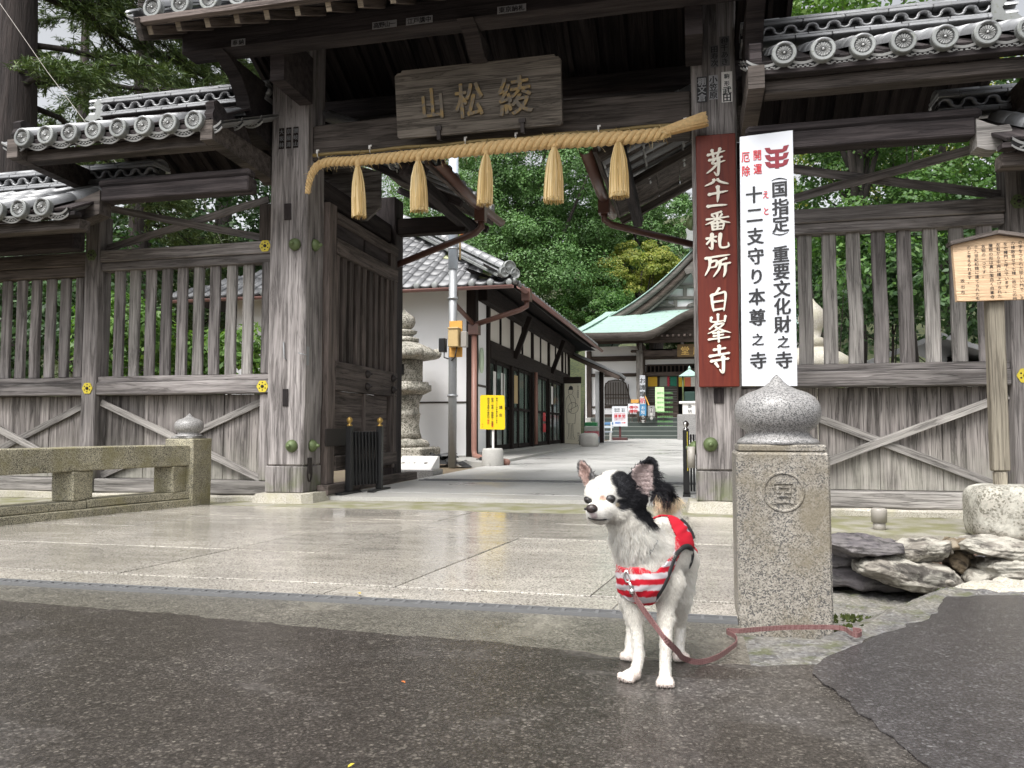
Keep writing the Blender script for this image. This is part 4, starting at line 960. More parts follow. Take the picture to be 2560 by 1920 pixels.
items = [(c, wx(px, py), wz(py), s * k2, .92) for c, px, py, s in [('国', 583, 390, 108), ('指', 588, 503, 112), ('定', 588, 610, 112), ('重', 586, 803, 112), ('要', 588, 910, 112), ('文', 590, 1020, 112), ('化', 592, 1130, 112), ('財', 592, 1243, 112), ('之', 596, 1353, 80), ('寺', 598, 1466, 112),
         ('十', 418, 415, 112), ('二', 420, 545, 112), ('支', 424, 680, 112), ('守', 426, 808, 112), ('り', 430, 935, 108), ('本', 430, 1065, 112), ('尊', 432, 1195, 112), ('之', 434, 1335, 80), ('寺', 435, 1466, 112)]]
lettering(wh, items, T(0, 4.3885, 0), MAT['black_ink'], .002, .028, 'character', shear=.05)
m = MB()
for (c0_, sg_) in ((326, -1), (676, 1)): m.tube([(wx(582 + 50 * q, c0_), 4.388, wz(c0_ - sg_ * 13 * (q * q) + sg_ * 4)) for q in [i / 6 - 1 for i in range(13)]], [.0012 + .0022 * (1 - abs(i / 6 - 1)) for i in range(13)], 6)
part('brackets', m.me('brackets'), MAT['black_ink'], wh)
lettering(wh, [(c, wx(px, py), wz(py), s * k2, .75) for c, px, py, s in [('開', 442, 163, 72), ('運', 444, 252, 72), ('厄', 366, 170, 72), ('除', 367, 260, 72), ('え', 494, 420, 55), ('と', 496, 525, 55)]], T(0, 4.3885, 0), MAT['red_ink'], .002, .012, 'character', label='small red character')
m = MB()
def crest_bar(y0, flip=0):
    P = [(490, y0), (523, y0), (530, y0 + 14), (605, y0 + 14), (612, y0 - 5), (646, y0 - 10), (632, y0 + 24), (605, y0 + 36), (520, y0 + 40), (500, y0 + 24)]
    v, f = prism_vf([(wx(a, b), wz(b)) for a, b in P], -.002, 0); m.add([(a, t_, b) for a, b, t_ in v], f)
for y0 in (122, 168, 212): crest_bar(y0)
for y0, y1 in ((158, 184), (203, 228), (248, 258)):
    v, f = prism_vf([(wx(a, b), wz(b)) for a, b in ((556, y0), (582, y0 - 2), (582, y1), (556, y1))], -.0022, 0); m.add([(a, t_, b) for a, b, t_ in v], f)
part('crest', fix_normals(m.me('crest')), MAT['crest'], wh, T(0, 4.3895, 0))
# plaque over the lintel
pq = thing('name_plaque', 'large weathered wooden plaque with three worn gilt characters above the straw rope', 'plaque', (-1.31, 4.8, 2.63))
TP = T(-1.312, 4.80, 2.425) @ RX(R(12))
P = [(-.545, 0), (.53, 0), (.545, .012), (.548, .395), (.535, .41), (.515, .412), (.510, .425), (-.50, .425), (-.505, .412), (-.53, .41), (-.55, .395), (-.558, .012)]
me = prism_xz('board', P, -.03, .012); me.transform(Matrix.Identity(4)); part('board', me, wood('plaque_wood', (0.115, 0.10, 0.085), (0.235, 0.205, 0.175), crack=.7, var=.05), pq, TP)
def plaque_gilt():
    q = NT('flaked_gilt'); v_ = q.coord(); n_ = q.noise(v_, 26, 6, .65); q.set(Base_Color=q.mix(q.ramp(n_, [(.44, 0), (.56, 1)]), (.125, .105, .08), (.22, .15, .06)), Roughness=.5, Metallic=q.ramp(n_, [(.44, 0), (.56, .45)])); q.bump(n_, .6, .01); return q.m
PGILT = plaque_gilt()
for c, px, s, sx in (('山', -.30, .21, .8), ('松', -.05, .23, .85), ('綾', .25, .25, .9)):
    lettering(pq, [(c, 0, 0, s, sx)], TP @ T(px, -.031, .20), PGILT, .012, .022, 'character', shear=.03, wob=.05)
for px in (-.27, .29):
    m = MB(); m.box(px - .012, px + .012, -.045, .012, -.03, .05); m.box(px - .022, px + .022, -.05, -.03, .03, .055); part('hanger', m.me('hanger'), MAT['iron'], pq, TP)
# votive paper slips
def slip(label, M, w, h, text, mat, ink, sizes=None, inv=False, horiz=False):
    me = mesh('paper_slip', *[([(-w / 2, -.001, -h / 2), (w / 2, -.001, -h / 2), (w / 2, -.001, h / 2), (-w / 2, -.001, h / 2), (-w / 2, 0, -h / 2), (w / 2, 0, -h / 2), (w / 2, 0, h / 2), (-w / 2, 0, h / 2)], [(0, 1, 2, 3), (7, 6, 5, 4), (0, 4, 5, 1), (1, 5, 6, 2), (2, 6, 7, 3), (3, 7, 4, 0)])][0])
    o = tag(part('paper_slip', me, mat, None, M), label, 'paper slip', 'votive name slips pasted on the gate')
    n = len(text)
    if horiz: it = [(c, (-.5 + (i + .5) / n) * w * .9, 0, min(h * .85, w / n)) for i, c in enumerate(text)]
    else: it = [(c, 0, (.5 - (i + .5) / n) * h * .94, min(w * .95, h / n * .98) * (sizes[i] if sizes else 1), 1.0) for i, c in enumerate(text)]
    lettering(o, it, M @ T(0, -.0012, 0), ink, .0006, .03)
def zf(x, y): return (1680 + .19895 * x, .19895 * y)
def slip_at(label, x0, x1, y0, y1, text, mat, ink, **k):
    a = at(*zf(x0, y1), 4.899); b = at(*zf(x1, y0), 4.899)
    slip(label, T((a.x + b.x) / 2, 4.899, (a.z + b.z) / 2), abs(b.x - a.x), abs(b.z - a.z), text, mat, ink, **k)
KI = MAT['black_ink']
slip_at('dark slip with pale characters, lowest and leftmost on the right column', 315, 435, 960, 1290, '棚文倉', KI, MAT['paper'])
slip_at('grey slip reading three characters between the dark and the pale slip', 465, 575, 940, 1255, '小笠原', MAT['paper'], KI)
slip_at('palest slip on the right column above the red board, black characters', 625, 755, 895, 1290, '駒形武田', MAT['white_paint'], KI, sizes=[.7, .7, 1.15, 1.15])
slip_at('tall faded slip with a round mark, topmost on the right column', 600, 720, 450, 835, '㊞千あき', MAT['paper_dim'], KI)
slip_at('small faded slip beside the tall slip with a round mark', 485, 580, 565, 850, '田寿次', MAT['paper_dim'], KI)
for i, (x, s, lb) in enumerate(((-2.79, '大坂林', 'left of three nearly black slips at the top of the left column'), (-2.735, '京屋清', 'middle of three nearly black slips at the top of the left column'), (-2.68, '讃岐山', 'right of three nearly black slips at the top of the left column'))):
    slip(lb, T(x, 4.898, 2.545), .04, .15, s, MAT['wood_black'], MAT['paper_dim'])
for (x, w_, s, lb) in ((-1.80, .16, '高野山一', 'long pale slip on the roof purlin, leftmost of three over the plaque'), (-1.575, .17, '江戸講中', 'long pale slip on the roof purlin, middle of three over the plaque'), (-1.0, .175, '東京納札', 'long pale slip on the roof purlin above the right end of the plaque'), (-2.80, .10, '奉納', 'small slip low on the purlin end at the left corner of the roof')):
    slip(lb, T(x, 4.357, 2.975), w_, .045, s, MAT['paper'], KI, horiz=True)
# ------------------------------------------------------------------ straw rope, tassels, bamboo pole
pole = thing('bamboo_pole', 'thin brown bamboo pole tied along the lintel above the straw rope', 'pole', (-1.25, 4.835, 2.378))
m = MB(); m.tube([(-2.512 + i * .0847, 4.835, 2.378 + .004 * math.sin(i)) for i in range(31)], [.0115 + (.0012 if i % 4 == 0 else 0) for i in range(31)], 10); part('cane', m.me('cane'), MAT['bamboo'], pole)
for x in (-2.475, -2.09, -1.42, -1.08, -.545, -.015):
    m = MB(); m.tube([(x + .014 * 0, 4.835 + .014 * math.cos(a), 2.378 + .014 * math.sin(a)) for a in [2 * math.pi * q / 10 for q in range(11)]], .003, 5); m.box(x - .006, x + .006, 4.815, 4.825, 2.385, 2.41); m.box(x + .006, x + .014, 4.815, 4.823, 2.402, 2.412)
    part('cable_tie', m.me('cable_tie'), MAT['white_paint'], pole)
rope = thing('straw_rope', 'thick twisted sacred straw rope with five tassels strung under the lintel', 'rope', (-1.25, 4.79, 2.3))
ctl = [(-2.522, 2.10, .017), (-2.512, 2.17, .021), (-2.49, 2.235, .025), (-2.445, 2.285, .028), (-2.36, 2.303, .030), (-2.2, 2.298, .032), (-1.95, 2.297, .036), (-1.6, 2.302, .040), (-1.25, 2.308, .043), (-.9, 2.314, .044), (-.6, 2.308, .044), (-.35, 2.302, .042), (-.18, 2.308, .038), (-.10, 2.322, .032)]
def cat_rom(P, n):
    out = []
    for i in range(len(P) - 1):
        p0, p1, p2, p3 = P[max(i - 1, 0)], P[i], P[i + 1], P[min(i + 2, len(P) - 1)]
        for j in range(n):
            t = j / n; out.append(tuple(.5 * (2 * b + (c - a) * t + (2 * a - 5 * b + 4 * c - d) * t * t + (-a + 3 * b - 3 * c + d) * t ** 3) for a, b, c, d in zip(p0, p1, p2, p3)))
    out.append(P[-1]); return out
path = cat_rom(ctl, 24)
ang = 0.0; strands = [[], [], []]; rad = []
for i, (x, z, r) in enumerate(path):
    p = Vector((x, 4.78, z)); q = path[min(i + 1, len(path) - 1)]; o_ = path[max(i - 1, 0)]
    d = Vector((q[0] - o_[0], 0, q[1] - o_[1])).normalized(); y_ = Vector((0, 1, 0)); z_ = d.cross(y_)
    if i: ang += math.hypot(x - path[i - 1][0], z - path[i - 1][1]) / (r * 3.3) * 2 * math.pi / 1.0
    rad.append(r * .47)
    for s in range(3):
        a = -ang * 1.0 + s * 2 * math.pi / 3; strands[s].append(p + (y_ * math.cos(a) + z_ * math.sin(a)) * r * .60)
for s in strands: m = MB(); m.tube(s, rad, 9); part('strand', m.me('strand'), MAT['straw'], rope)
def straws(name, parent, top, bot, r0, r1, r2, n, mat, axis_len):
    m = MB(); d = (bot - top); L = d.length; x, y, z = frame_of(d)
    for i in range(n):
        a = rng.uniform(0, 2 * math.pi); q = math.sqrt(rng.uniform(.55, 1.0)); l = rng.uniform(.93, 1.02)
        pts = []; ja = rng.gauss(0, .12)
        for t_ in (0, .12, .35, .65, 1.0):
            rr = q * (r0 + (r1 - r0) * min(1, t_ / .45) ** .7 if t_ < .45 else r1 + (r2 - r1) * (t_ - .45) / .55)
            aa = a + ja * t_; pts.append(top + d * (t_ * l) + (y * math.cos(aa) + z * math.sin(aa)) * rr)
        v, f = tube_vf(pts, [.0022, .0024, .0026, .0026, .0018], 3, False); m.add(v, f)
    v, f = tube_vf([top + d * t_ for t_ in (0, .12, .35, .6, .93)], [r0 * .8, r0 * 1.1, r1 * .8, r1 * .88, r2 * .88], 10); m.add(v, f)
    o = part(name, m.me(name), mat, parent); o['kind'] = 'stuff'; return o
for x, zt, zb in ((-2.149, 2.262, 1.915), (-1.722, 2.268, 1.92), (-1.262, 2.275, 1.93), (-.818, 2.285, 1.925), (-.415, 2.285, 1.93)):
    ts = part('tassel', mesh('tassel', *tube_vf([(x, 4.765, zt + .055), (x, 4.762, zt + .02), (x, 4.765, zt - .01), (x, 4.765, zt - .02)], [.012, .02, .017, .015], 10)), MAT['straw'], rope)
    q_ = rng.uniform(.86, 1.12); straws('straws', ts, Vector((x, 4.765, zt - .012)), Vector((x + rng.gauss(0, .010), 4.765, zb + rng.gauss(0, .008))), .014, .052 * q_, .055 * q_ * rng.uniform(.9, 1.1), 230, MAT['straw_pale'], 1)
    m = MB(); m.tube([(x + .017 * math.cos(a), 4.765 + .017 * math.sin(a), zt - .012) for a in [2 * math.pi * q / 12 for q in range(13)]], .0035, 5); part('binding', m.me('binding'), MAT['straw'], ts)
    m = MB(); m.tube([(x + .004, 4.74, zt + .05), (x + .006, 4.80, zt + .115)], .0016, 4); part('tie_wire', m.me('tie_wire'), MAT['iron'], ts)
m = MB()
for i in range(260):
    x, z, r = path[rng.randrange(10, len(path) - 4)]; a = rng.uniform(0, 6.28); p = Vector((x, 4.78 + r * math.cos(a), z + r * math.sin(a))); d = Vector((rng.gauss(0, 1), math.cos(a) * .9, math.sin(a) * .9 - .3)).normalized() * rng.uniform(.012, .045)
    v, f = tube_vf([p - d * .2, p + d * .5, p + d + Vector((0, 0, -.012))], [.0011, .0010, .0005], 3, False); m.add(v, f)
part('loose_straws', m.me('loose_straws'), MAT['straw_pale'], rope, kind='stuff')
straws('brush_end', rope, Vector((-.15, 4.77, 2.312)), Vector((.118, 4.765, 2.372)), .026, .036, .046, 170, MAT['straw'], 1)
for p, r in (((-.105, 4.778, 2.32), .036), ((.055, 4.77, 2.357), .034)):
    m = MB(); m.tube([(p[0] - .2 * r * math.sin(a), p[1] + r * math.cos(a), p[2] + r * math.sin(a)) for a in [2 * math.pi * q / 14 for q in range(15)]], .0042, 5); part('binding', m.me('binding'), MAT['straw'], rope)
# ------------------------------------------------------------------ stone post and balustrade
BULB = [(.112, 0), (.104, .012), (.090, .020), (.083, .029), (.086, .036), (.102, .047), (.112, .066), (.1155, .088), (.112, .110), (.100, .128), (.078, .142), (.052, .151), (.034, .160), (.020, .171), (.010, .184), (.002, .192)]
sp = thing('stone_post', 'square speckled granite post with onion-shaped cap in front of the white board', 'post', (.2345, 2.285, 0))
box('shaft', sp, .117, .352, 2.165, 2.40, -.10, .438, MAT['granite'], 'z', ch=.006, warp=.0006)
box('collar', sp, .124, .345, 2.172, 2.393, .439, .458, MAT['granite'], 'z', ch=.004, warp=0)
m = MB(); m.lathe(BULB, 48, T(.2345, 2.2825, .4585)); part('onion_cap', m.me('onion_cap'), MAT['granite_pol'], sp)
m = MB(); n = 40
v, f = [], []
for q in range(n):
    a = 2 * math.pi * q / n
    for r_, y in ((.0535, 0), (.0515, -.0025), (.048, -.0025), (.046, 0)): v.append((.2345 + r_ * math.cos(a), 2.1645 + y, .335 + r_ * math.sin(a)))
for q in range(n):
    for e in range(3): a, b = q * 4 + e, ((q + 1) % n) * 4 + e; f.append((a, a + 1, b + 1, b))
m.add(v, f); part('carved_ring', fix_normals(m.me('carved_ring')), MAT['granite'], sp)
lettering(sp, [('宮', 0, 0, .070)], T(.2345, 2.1648, .335), MAT['granite'], .0032, .012, 'carved_character')
rl_ = thing('stone_balustrade', 'low mossy granite balustrade with an onion-capped end post along the left of the paving', 'balustrade', (-3.3, 4.0, 0))
GM = MAT['granite_moss']
box('post', rl_, -3.375, -3.164, 4.505, 4.71, -.08, .435, GM, 'z', ch=.006, warp=.0008)
box('collar', rl_, -3.35, -3.19, 4.53, 4.69, .436, .449, MAT['granite_pol'], 'z', ch=.003, warp=0)
m = MB(); m.lathe([(r * .80, z * .80) for r, z in BULB], 40, T(-3.27, 4.61, .449)); part('onion_cap', m.me('onion_cap'), MAT['granite_pol'], rl_)
RU = Vector((-.265, -.964, 0)); RN = Vector((-.964, .265, 0)); R0 = Vector((-3.164, 4.503, 0))
def rpt(s, o, z): return R0 + RU * s + RN * o + Vector((0, 0, z))
beam('kerb', rl_, rpt(2.35, .11, -.015), rpt(.0, .11, -.015), .22, .12, GM, ch=.005)
for s0, s1 in ((2.35, 1.53), (1.525, .70), (.695, .0)): beam('kerb', rl_, rpt(s0, .115, .069), rpt(s1, .115, .069), .185, .046, GM, ch=.005)
beam('top_rail', rl_, rpt(2.35, .10, .327), rpt(.0, .10, .327), .155, .135, GM, ch=.006, warp=.001)
for s in (.075, .735, 1.40, 2.05): beam('baluster', rl_, rpt(s, .105, .0925), rpt(s, .105, .259), .145, .15, GM, ch=.005)
# ------------------------------------------------------------------ notice board on its post in a stone foot
nb_ = thing('notice_board', 'pale wooden notice board with gabled cap and brush text on a post', 'sign', (1.33, 4.15, 0))
NY = 4.10
pc = at(2503, 1000, NY); nx = pc.x; hw = .178
zb_ = at(2450, 752, NY).z; zs = at(2412, 612, NY).z; zt_ = at(2503, 588, NY).z
part('board', prism_xz('board', [(nx - hw, zb_), (nx + hw, zb_), (nx + hw + .012, zs), (nx, zt_), (nx - hw - .012, zs)], NY - .012, NY + .018), MAT['wood_notice'], nb_)
for s in (-1, 1): beam('cap', nb_, (nx, NY, zt_ + .011), (nx + s * (hw + .026), NY, zs + .004), .07, .018, MAT['wood_mid'])
beam('post', nb_, (nx, NY + .045, .30), (nx, NY + .045, zt_ - .01), .075, .055, MAT['wood_post'], ch=.006, warp=.0006)
beam('post_tenon', nb_, (nx - .002, NY + .045, .16), (nx - .002, NY + .045, .30), .055, .045, MAT['wood_post'], ch=.008)
cols = ['の字をつられた珍しい門で、そ', 'の棟数合せて七棟、故にこの門', 'を七棟門と呼んでいます。', '左右から中央に積上げられた', '屋根の形は真に面白く白峯寺', '名物の一つです。', '十九世紀初頭に建てられたも', 'のと考えられます。']
it = []
sz = .0205
for i, c in enumerate(cols):
    x = .100 - i * .0315
    it += column_text(c, x, zs - zb_ - .005 - .0022 * i, sz * .92, sz)
it += [('坂', -.152, .085, .02), ('出', -.152, .057, .02), ('市', -.152, .029, .02)]
lettering(nb_, it, T(nx, NY - .0125, zb_ + .012), MAT['black_ink'], .0006, .004)
sf = prism_xy('stone', [(0, 0)], 0, 1) if False else None
from mathutils import noise as mno
def boulder(w, d, h, seed, sub=3, boxy=3.2, rough=.05, strata=0.0):
    import bmesh
    b = bmesh.new(); bmesh.ops.create_icosphere(b, subdivisions=sub, radius=1); r = np.random.default_rng(seed); sh_ = Vector(r.uniform(-50, 50, 3))
    dirs = r.normal(size=(8, 3)); dirs /= np.linalg.norm(dirs, axis=1)[:, None]; offs = r.uniform(.80, 1.0, 8)
    for v in b.verts:
        p = np.array(v.co[:]); p = p * (np.abs(p) ** boxy).sum() ** (-1 / boxy)
        if rough > .03:
            for dd, o in zip(dirs, offs):
                t = p @ dd - o * 1.04
                if t > 0: p = p - dd * t * .9
        q = Vector((p[0] * w / 2, p[1] * d / 2, p[2] * h / 2)); n_ = v.co.normalized(); s_ = max(h, .1)
        k = mno.fractal(q * (2.2 / s_) + sh_, .9, 2.1, 4) * rough * s_ * .55
        if strata: k += (mno.noise(Vector((q.x * 3, q.y * 3, q.z * 75)) + sh_) + .6 * mno.noise(Vector((q.x * 9, q.y * 9, q.z * 190)) + sh_)) * strata
        v.co = q + n_ * k
    me = bpy.data.meshes.new('boulder'); b.to_mesh(me); b.free()
    me.polygons.foreach_set('use_smooth', [True] * len(me.polygons)); return me
fx = at(2500, 1300, 4.12).x
st_ = part('stone_foot', boulder(.37, .30, .265, 5, 4, 5.0, .02), MAT['lichen_stone'], nb_, T(fx + .06, 4.145, .105))
# grey pipe stub in the ledge
pp = at(2198, 1300, 4.32); 
t = thing('pipe_stub', 'capped grey plastic pipe stub standing at the fence ledge', 'pipe', (pp.x, 4.32, -.012))
m = MB(); m.lathe([(.030, -.02), (.030, .03)], 18, T(pp.x, 4.32, 0)); part('pipe', m.me('pipe'), MAT['pvc'], t)
m = MB(); m.lathe([(.0375, .026), (.0385, .085), (.036, .093), (.028, .097)], 20, T(pp.x, 4.32, 0)); part('pipe_cap', m.me('pipe_cap'), MAT['pvc'], t)
# ------------------------------------------------------------------ dry stone wall of the ditch, pebbles
wall = thing('dry_stone_wall', 'low dry stone wall of lichened rocks along the ditch right of the granite post', 'wall', (1.1, 3.35, -.1))
def zs_(x, y): return (2050 + .2532 * x, 1200 + .2532 * y)
WY = 3.25
for i, (x0, x1, y0, y1, mt, dy, rot) in enumerate([(60, 800, 575, 770, 'rock_dark', -.02, -2), (490, 790, 680, 850, 'rock_brown', .03, 12), (720, 1290, 595, 835, 'rock_pale', -.01, 4), (1430, 2100, 575, 780, 'rock_pale', -.02, -2), (1270, 1480, 580, 700, 'rock_brown', .02, 5), (400, 1480, 820, 1085, 'rock_pale', -.07, -8), (1490, 1690, 905, 1080, 'rock_pale', -.05, 0), (1650, 2150, 770, 1040, 'rock_pale', -.05, 3), (1290, 1510, 720, 940, 'rock_brown', .06, -45), (1470, 1680, 780, 920, 'rock_brown', .08, 0), (1170, 1350, 980, 1080, 'rock_pale', -.14, 0), (1330, 1540, 690, 790, 'rock_brown', .08, -20), (1220, 1320, 660, 740, 'rock_brown', .0, 10), (380, 560, 790, 870, 'rock_dark', .06, 0), (2150, 2900, 600, 800, 'rock_pale', 0, 0), (2160, 2800, 800, 1050, 'rock_brown', 0, 0), (60, 420, 770, 880, 'rock_dark', .1, 0)]):
    a = at(*zs_(x0, y1), WY + dy); b = at(*zs_(x1, y0), WY + dy); w_, h_ = b.x - a.x, b.z - a.z
    part('stone', boulder(w_ * 1.05, max(.14, min(w_, .26)), h_ * .86, 40 + i, 5 if w_ > .15 else 4, 4.0, .20, .006), MAT[mt], wall, T((a.x + b.x) / 2, WY + dy + .05, (a.z + b.z) / 2) @ RY(R(-rot)))
p = atz(2500, 1478, -.02)
tag(part('boulder', boulder(.42, .16, .10, 2545, 5, 2.8, .25), MAT['plinth'], None, T(p.x + .06, p.y + .03, -.04) @ RZ(R(8))), 'flat pale boulder in the bank at the right edge beside the asphalt', 'boulder')
r_ = random.Random(4)
for i in range(26):
    x = .36 + i * .075 + r_.uniform(-.03, .03); z = r_.choice((-.11, -.07, -.03)) + r_.uniform(-.015, .015); w_ = r_.uniform(.06, .13)
    part('stone', boulder(w_, .12, r_.uniform(.03, .06), 300 + i, 4, 3.0, .3, .003), MAT[r_.choice(('rock_brown', 'rock_dark', 'rock_brown', 'rock_pale'))], wall, T(x, WY + .13 + r_.uniform(0, .05), z) @ RY(r_.uniform(-.2, .2)))
p = atz(2150, 1430, -.08)
tag(part('slab_rock', boulder(.50, .42, .07, 77, 5, 3.0, .25, .002), MAT['rock_dark'], None, T(p.x - .03, p.y + .02, -.062) @ RX(R(10)) @ RZ(R(-14))), 'sloping dark slab of rock in the bank beside the granite post', 'rock')
m = MB()
import bmesh as _bm
_b = _bm.new(); _bm.ops.create_icosphere(_b, subdivisions=1, radius=1); ICO_V = [tuple(v.co) for v in _b.verts]; ICO_F = [[v.index for v in f_.verts] for f_ in _b.faces]; _b.free()
for i in range(420):
    x, y = rng.uniform(.32, 3.2), rng.uniform(3.42, 4.12); s = rng.uniform(.012, .034)
    M = T(x, y, -.045 + s * .25) @ RZ(rng.uniform(0, 6)) @ RX(rng.gauss(0, .25)) @ Matrix.Diagonal((s * rng.uniform(.8, 1.5), s, s * rng.uniform(.35, .6), 1)); m.add(ICO_V, ICO_F, M, True)
tag(part('pebbles', m.me('pebbles'), MAT['pebble']), 'mixed brown and grey pebbles behind the dry stone wall', kind='stuff')
# moss tufts in the bank
m = MB()
for (px, py, n, s) in ((2395, 1485, 130, .05), (2120, 1480, 90, .06), (2075, 1548, 60, .05), (2250, 1487, 50, .05)):
    c = atz(px, py, -.05 if py < 1540 else 0)
    for i in range(n):
        a = rng.uniform(0, 6.28); q = math.sqrt(rng.random()); x, y = c.x + s * 1.6 * q * math.cos(a), c.y + s * q * math.sin(a)
        z = (emb(x, y) if x > .36 else 0) ; h = .006 + .014 * (1 - q); w_ = .006
        m.add([(x - w_, y, z), (x + w_, y, z), (x + rng.gauss(0, .004), y + rng.gauss(0, .004), z + h), (x, y - w_, z), (x, y + w_, z)], [(0, 1, 2), (3, 4, 2)])
tag(part('moss', m.me('moss'), MAT['moss']), 'green moss tufts on the bank beside the asphalt', kind='stuff')
# fallen leaves
def leaf_on(px, py, s, col, label, z=.002):
    p = atz(px, py, 0); a = rng.uniform(0, 6)
    v = [(-s, 0, 0), (-s * .3, s * .35, s * .18), (s * .5, s * .3, s * .1), (s, 0, .0), (s * .5, -s * .3, s * .14), (-s * .3, -s * .35, s * .2), (0, 0, s * .02)]
    me = mesh('fallen_leaf', v, [(6, i, (i + 1) % 6) for i in range(6)]); tag(part('fallen_leaf', me, flat('leaf_' + label[:6], col, .6), None, T(p.x, p.y, z + .002) @ RZ(a)), label, 'leaf', 'fallen leaves on the wet ground')
leaf_on(1008, 1710, .008, (.42, .11, .02), 'small orange fallen leaf on the dark asphalt')
leaf_on(878, 1920, .008, (.5, .42, .05), 'small yellow fallen leaf on the near asphalt at the bottom edge')
leaf_on(898, 1490, .014, (.45, .33, .06), 'yellow brown sprig lying in the slot drain', .006)
# ------------------------------------------------------------------ folding barriers
def barrier(label, posts, z0, h, slats, knob):
    x0 = posts[0]; t = thing('folding_barrier', label, 'barrier', (posts[0][0], posts[0][1], z0))
    for (x, y) in posts:
        box('post', t, x - .022, x + .022, y - .022, y + .022, z0 + .02, z0 + h, MAT['black_paint'], 'z', ch=.003, warp=0)
        m = MB(); m.lathe([(.022, 0), (.02, .01), (.010, .016), (.010, .022), (.020, .032), (.023, .045), (.018, .058), (.008, .066), (.002, .07)], 16, T(x, y, z0 + h)); part('knob', m.me('knob'), MAT[knob], t)
        m = MB(); m.box(x - .025, x + .025, y - .17, y + .17, z0, z0 + .02); part('foot', m.me('foot'), MAT['black_paint'], t)
    if slats:
        (xa, ya), (xb, yb) = posts
        for i in range(slats):
            f0 = (i + .5) / slats
            for s in (-1, 1):
                f1 = min(.97, max(.03, f0 + s * .06)); P0 = (xa + (xb - xa) * f0, ya + (yb - ya) * f0 + s * .012, z0 + .06); P1 = (xa + (xb - xa) * f1, ya + (yb - ya) * f1 + s * .012, z0 + h - .04)
                beam('slat', t, P0, P1, .012, .03, MAT['black_paint'], warp=0, ch=.003)
    return t
pL, pR = atz(872, 1235, .02), atz(938, 1230, .02)
barrier('black folding lattice barrier with brass knobs in front of the open door leaf', [(pL.x, pL.y), (pR.x, pR.y + .08)], .02, .50, 9, 'gold')
pb = atz(1722, 1240, .02)
t = barrier('black folded barrier with a silver knob half hidden behind the right column', [(pb.x - .015, pb.y)], .02, .47, 0, 'chrome')
for i in range(4): box('slat', t, pb.x + .012 + i * .02, pb.x + .026 + i * .02, pb.y + .03, pb.y + .06, .05, .46, MAT['black_paint'], 'z', ch=.002, warp=0)
box('trim', t, pb.x - .008, pb.x - .002, pb.y - .0245, pb.y - .0225, .20, .48, MAT['yellow_metal'], 'z', ch=.0005, warp=0)
# ------------------------------------------------------------------ white plastered storehouse along the inner road
sh = thing('storehouse', 'white plastered building with black timbers and tiled hip roof beside the inner road', 'building', (-4.8, 14, 0))
BK = MAT['wood_black']
FY, SX = 10.73, -3.0
box('wall', sh, -7.0, SX - .13, FY, FY + .1, .06, 2.58, MAT['plaster'], 'x', ch=.002, warp=0)
box('wall', sh, -7.0, -6.9, FY + .1, 19.7, .06, 2.58, MAT['plaster'], 'y', ch=.002, warp=0)
box('wall', sh, -6.9, SX - .02, 19.6, 19.7, .06, 2.58, MAT['plaster'], 'x', ch=.002, warp=0)
box('wainscot_rail', sh, -7.0, SX - .13, FY - .012, FY, .868, .892, MAT['wood_mid'], ch=.002, warp=0)
box('wainscot_rail', sh, -7.0, SX - .13, FY - .02, FY, .06, .12, MAT['concrete'], ch=.004, warp=0)
box('corner_post', sh, SX - .128, SX + .012, FY - .02, FY + .14, .06, 2.62, BK, 'z')
ys = [11.41, 11.63, 13.07, 13.24, 14.81, 15.05, 16.64, 16.85, 18.36, 18.91, 19.7]
def zb(y): return .07 + .0055 * (y - 10.7)
for i, y in enumerate((11.52, 13.15, 14.93, 16.74, 18.6, 19.65)): box('post', sh, SX - .07, SX + .012, y - .06, y + .06, zb(y), 2.62, BK, 'z')
box('band_beam', sh, SX - .05, SX + .02, 11.58, 19.6, 1.585, 1.86, BK, 'y')
box('base_sill', sh, SX - .08, SX + .03, FY + .14, 19.7, .05, .155, MAT['concrete'], 'y', ch=.004)
yy = [10.87, 11.46, 13.09, 14.87, 16.68, 18.54, 19.59]
for i in range(6):
    a, b = (yy[i] if i == 0 else yy[i] + .12), yy[i + 1]
    if i == 0: box('wall_panel', sh, SX - .05, SX - .03, a, b, .156, 2.60, MAT['plaster'], 'y', ch=.001, warp=0)
    else: box('wall_panel', sh, SX - .05, SX - .03, a, b, 1.862, 2.60, MAT['plaster_warm'], 'y', ch=.001, warp=0)
    if i > 0:
        m_ = (a + b) / 2
        box('wall_stud', sh, SX - .03, SX - .005, m_ - .03, m_ + .03, 1.862, 2.60, BK, 'z')
box('wainscot_rail', sh, SX - .03, SX - .015, 10.87, 11.46, 1.12, 1.15, MAT['wood_mid'], 'y', ch=.001)
for i in range(1, 6):
    a, b = yy[i] + .12, yy[i + 1]
    w = (b - a) / 3
    for j in range(3):
        y0, y1 = a + j * w, a + (j + 1) * w; off = .012 * (j % 2)
        fr = box('window', sh, SX - .06 + off, SX - .035 + off, y0, y0 + .05, .157, 1.584, BK, 'z', ch=.002, warp=0)
        box('window_frame', fr, SX - .06 + off, SX - .035 + off, y1 - .05, y1 - .001, .157, 1.584, BK, 'z', ch=.002, warp=0)
        for z0, z1 in ((.157, .24), (.82, .87), (1.53, 1.584)): box('window_frame', fr, SX - .058 + off, SX - .037 + off, y0 + .051, y1 - .051, z0, z1, BK, 'y', ch=.002, warp=0)
        for z0, z1 in ((.241, .819), (.871, 1.529)): box('pane', fr, SX - .05 + off, SX - .046 + off, y0 + .051, y1 - .051, z0, z1, MAT['glass'], 'y', ch=.0005, warp=0)
m = MB(); n = 150; v, f = [], []
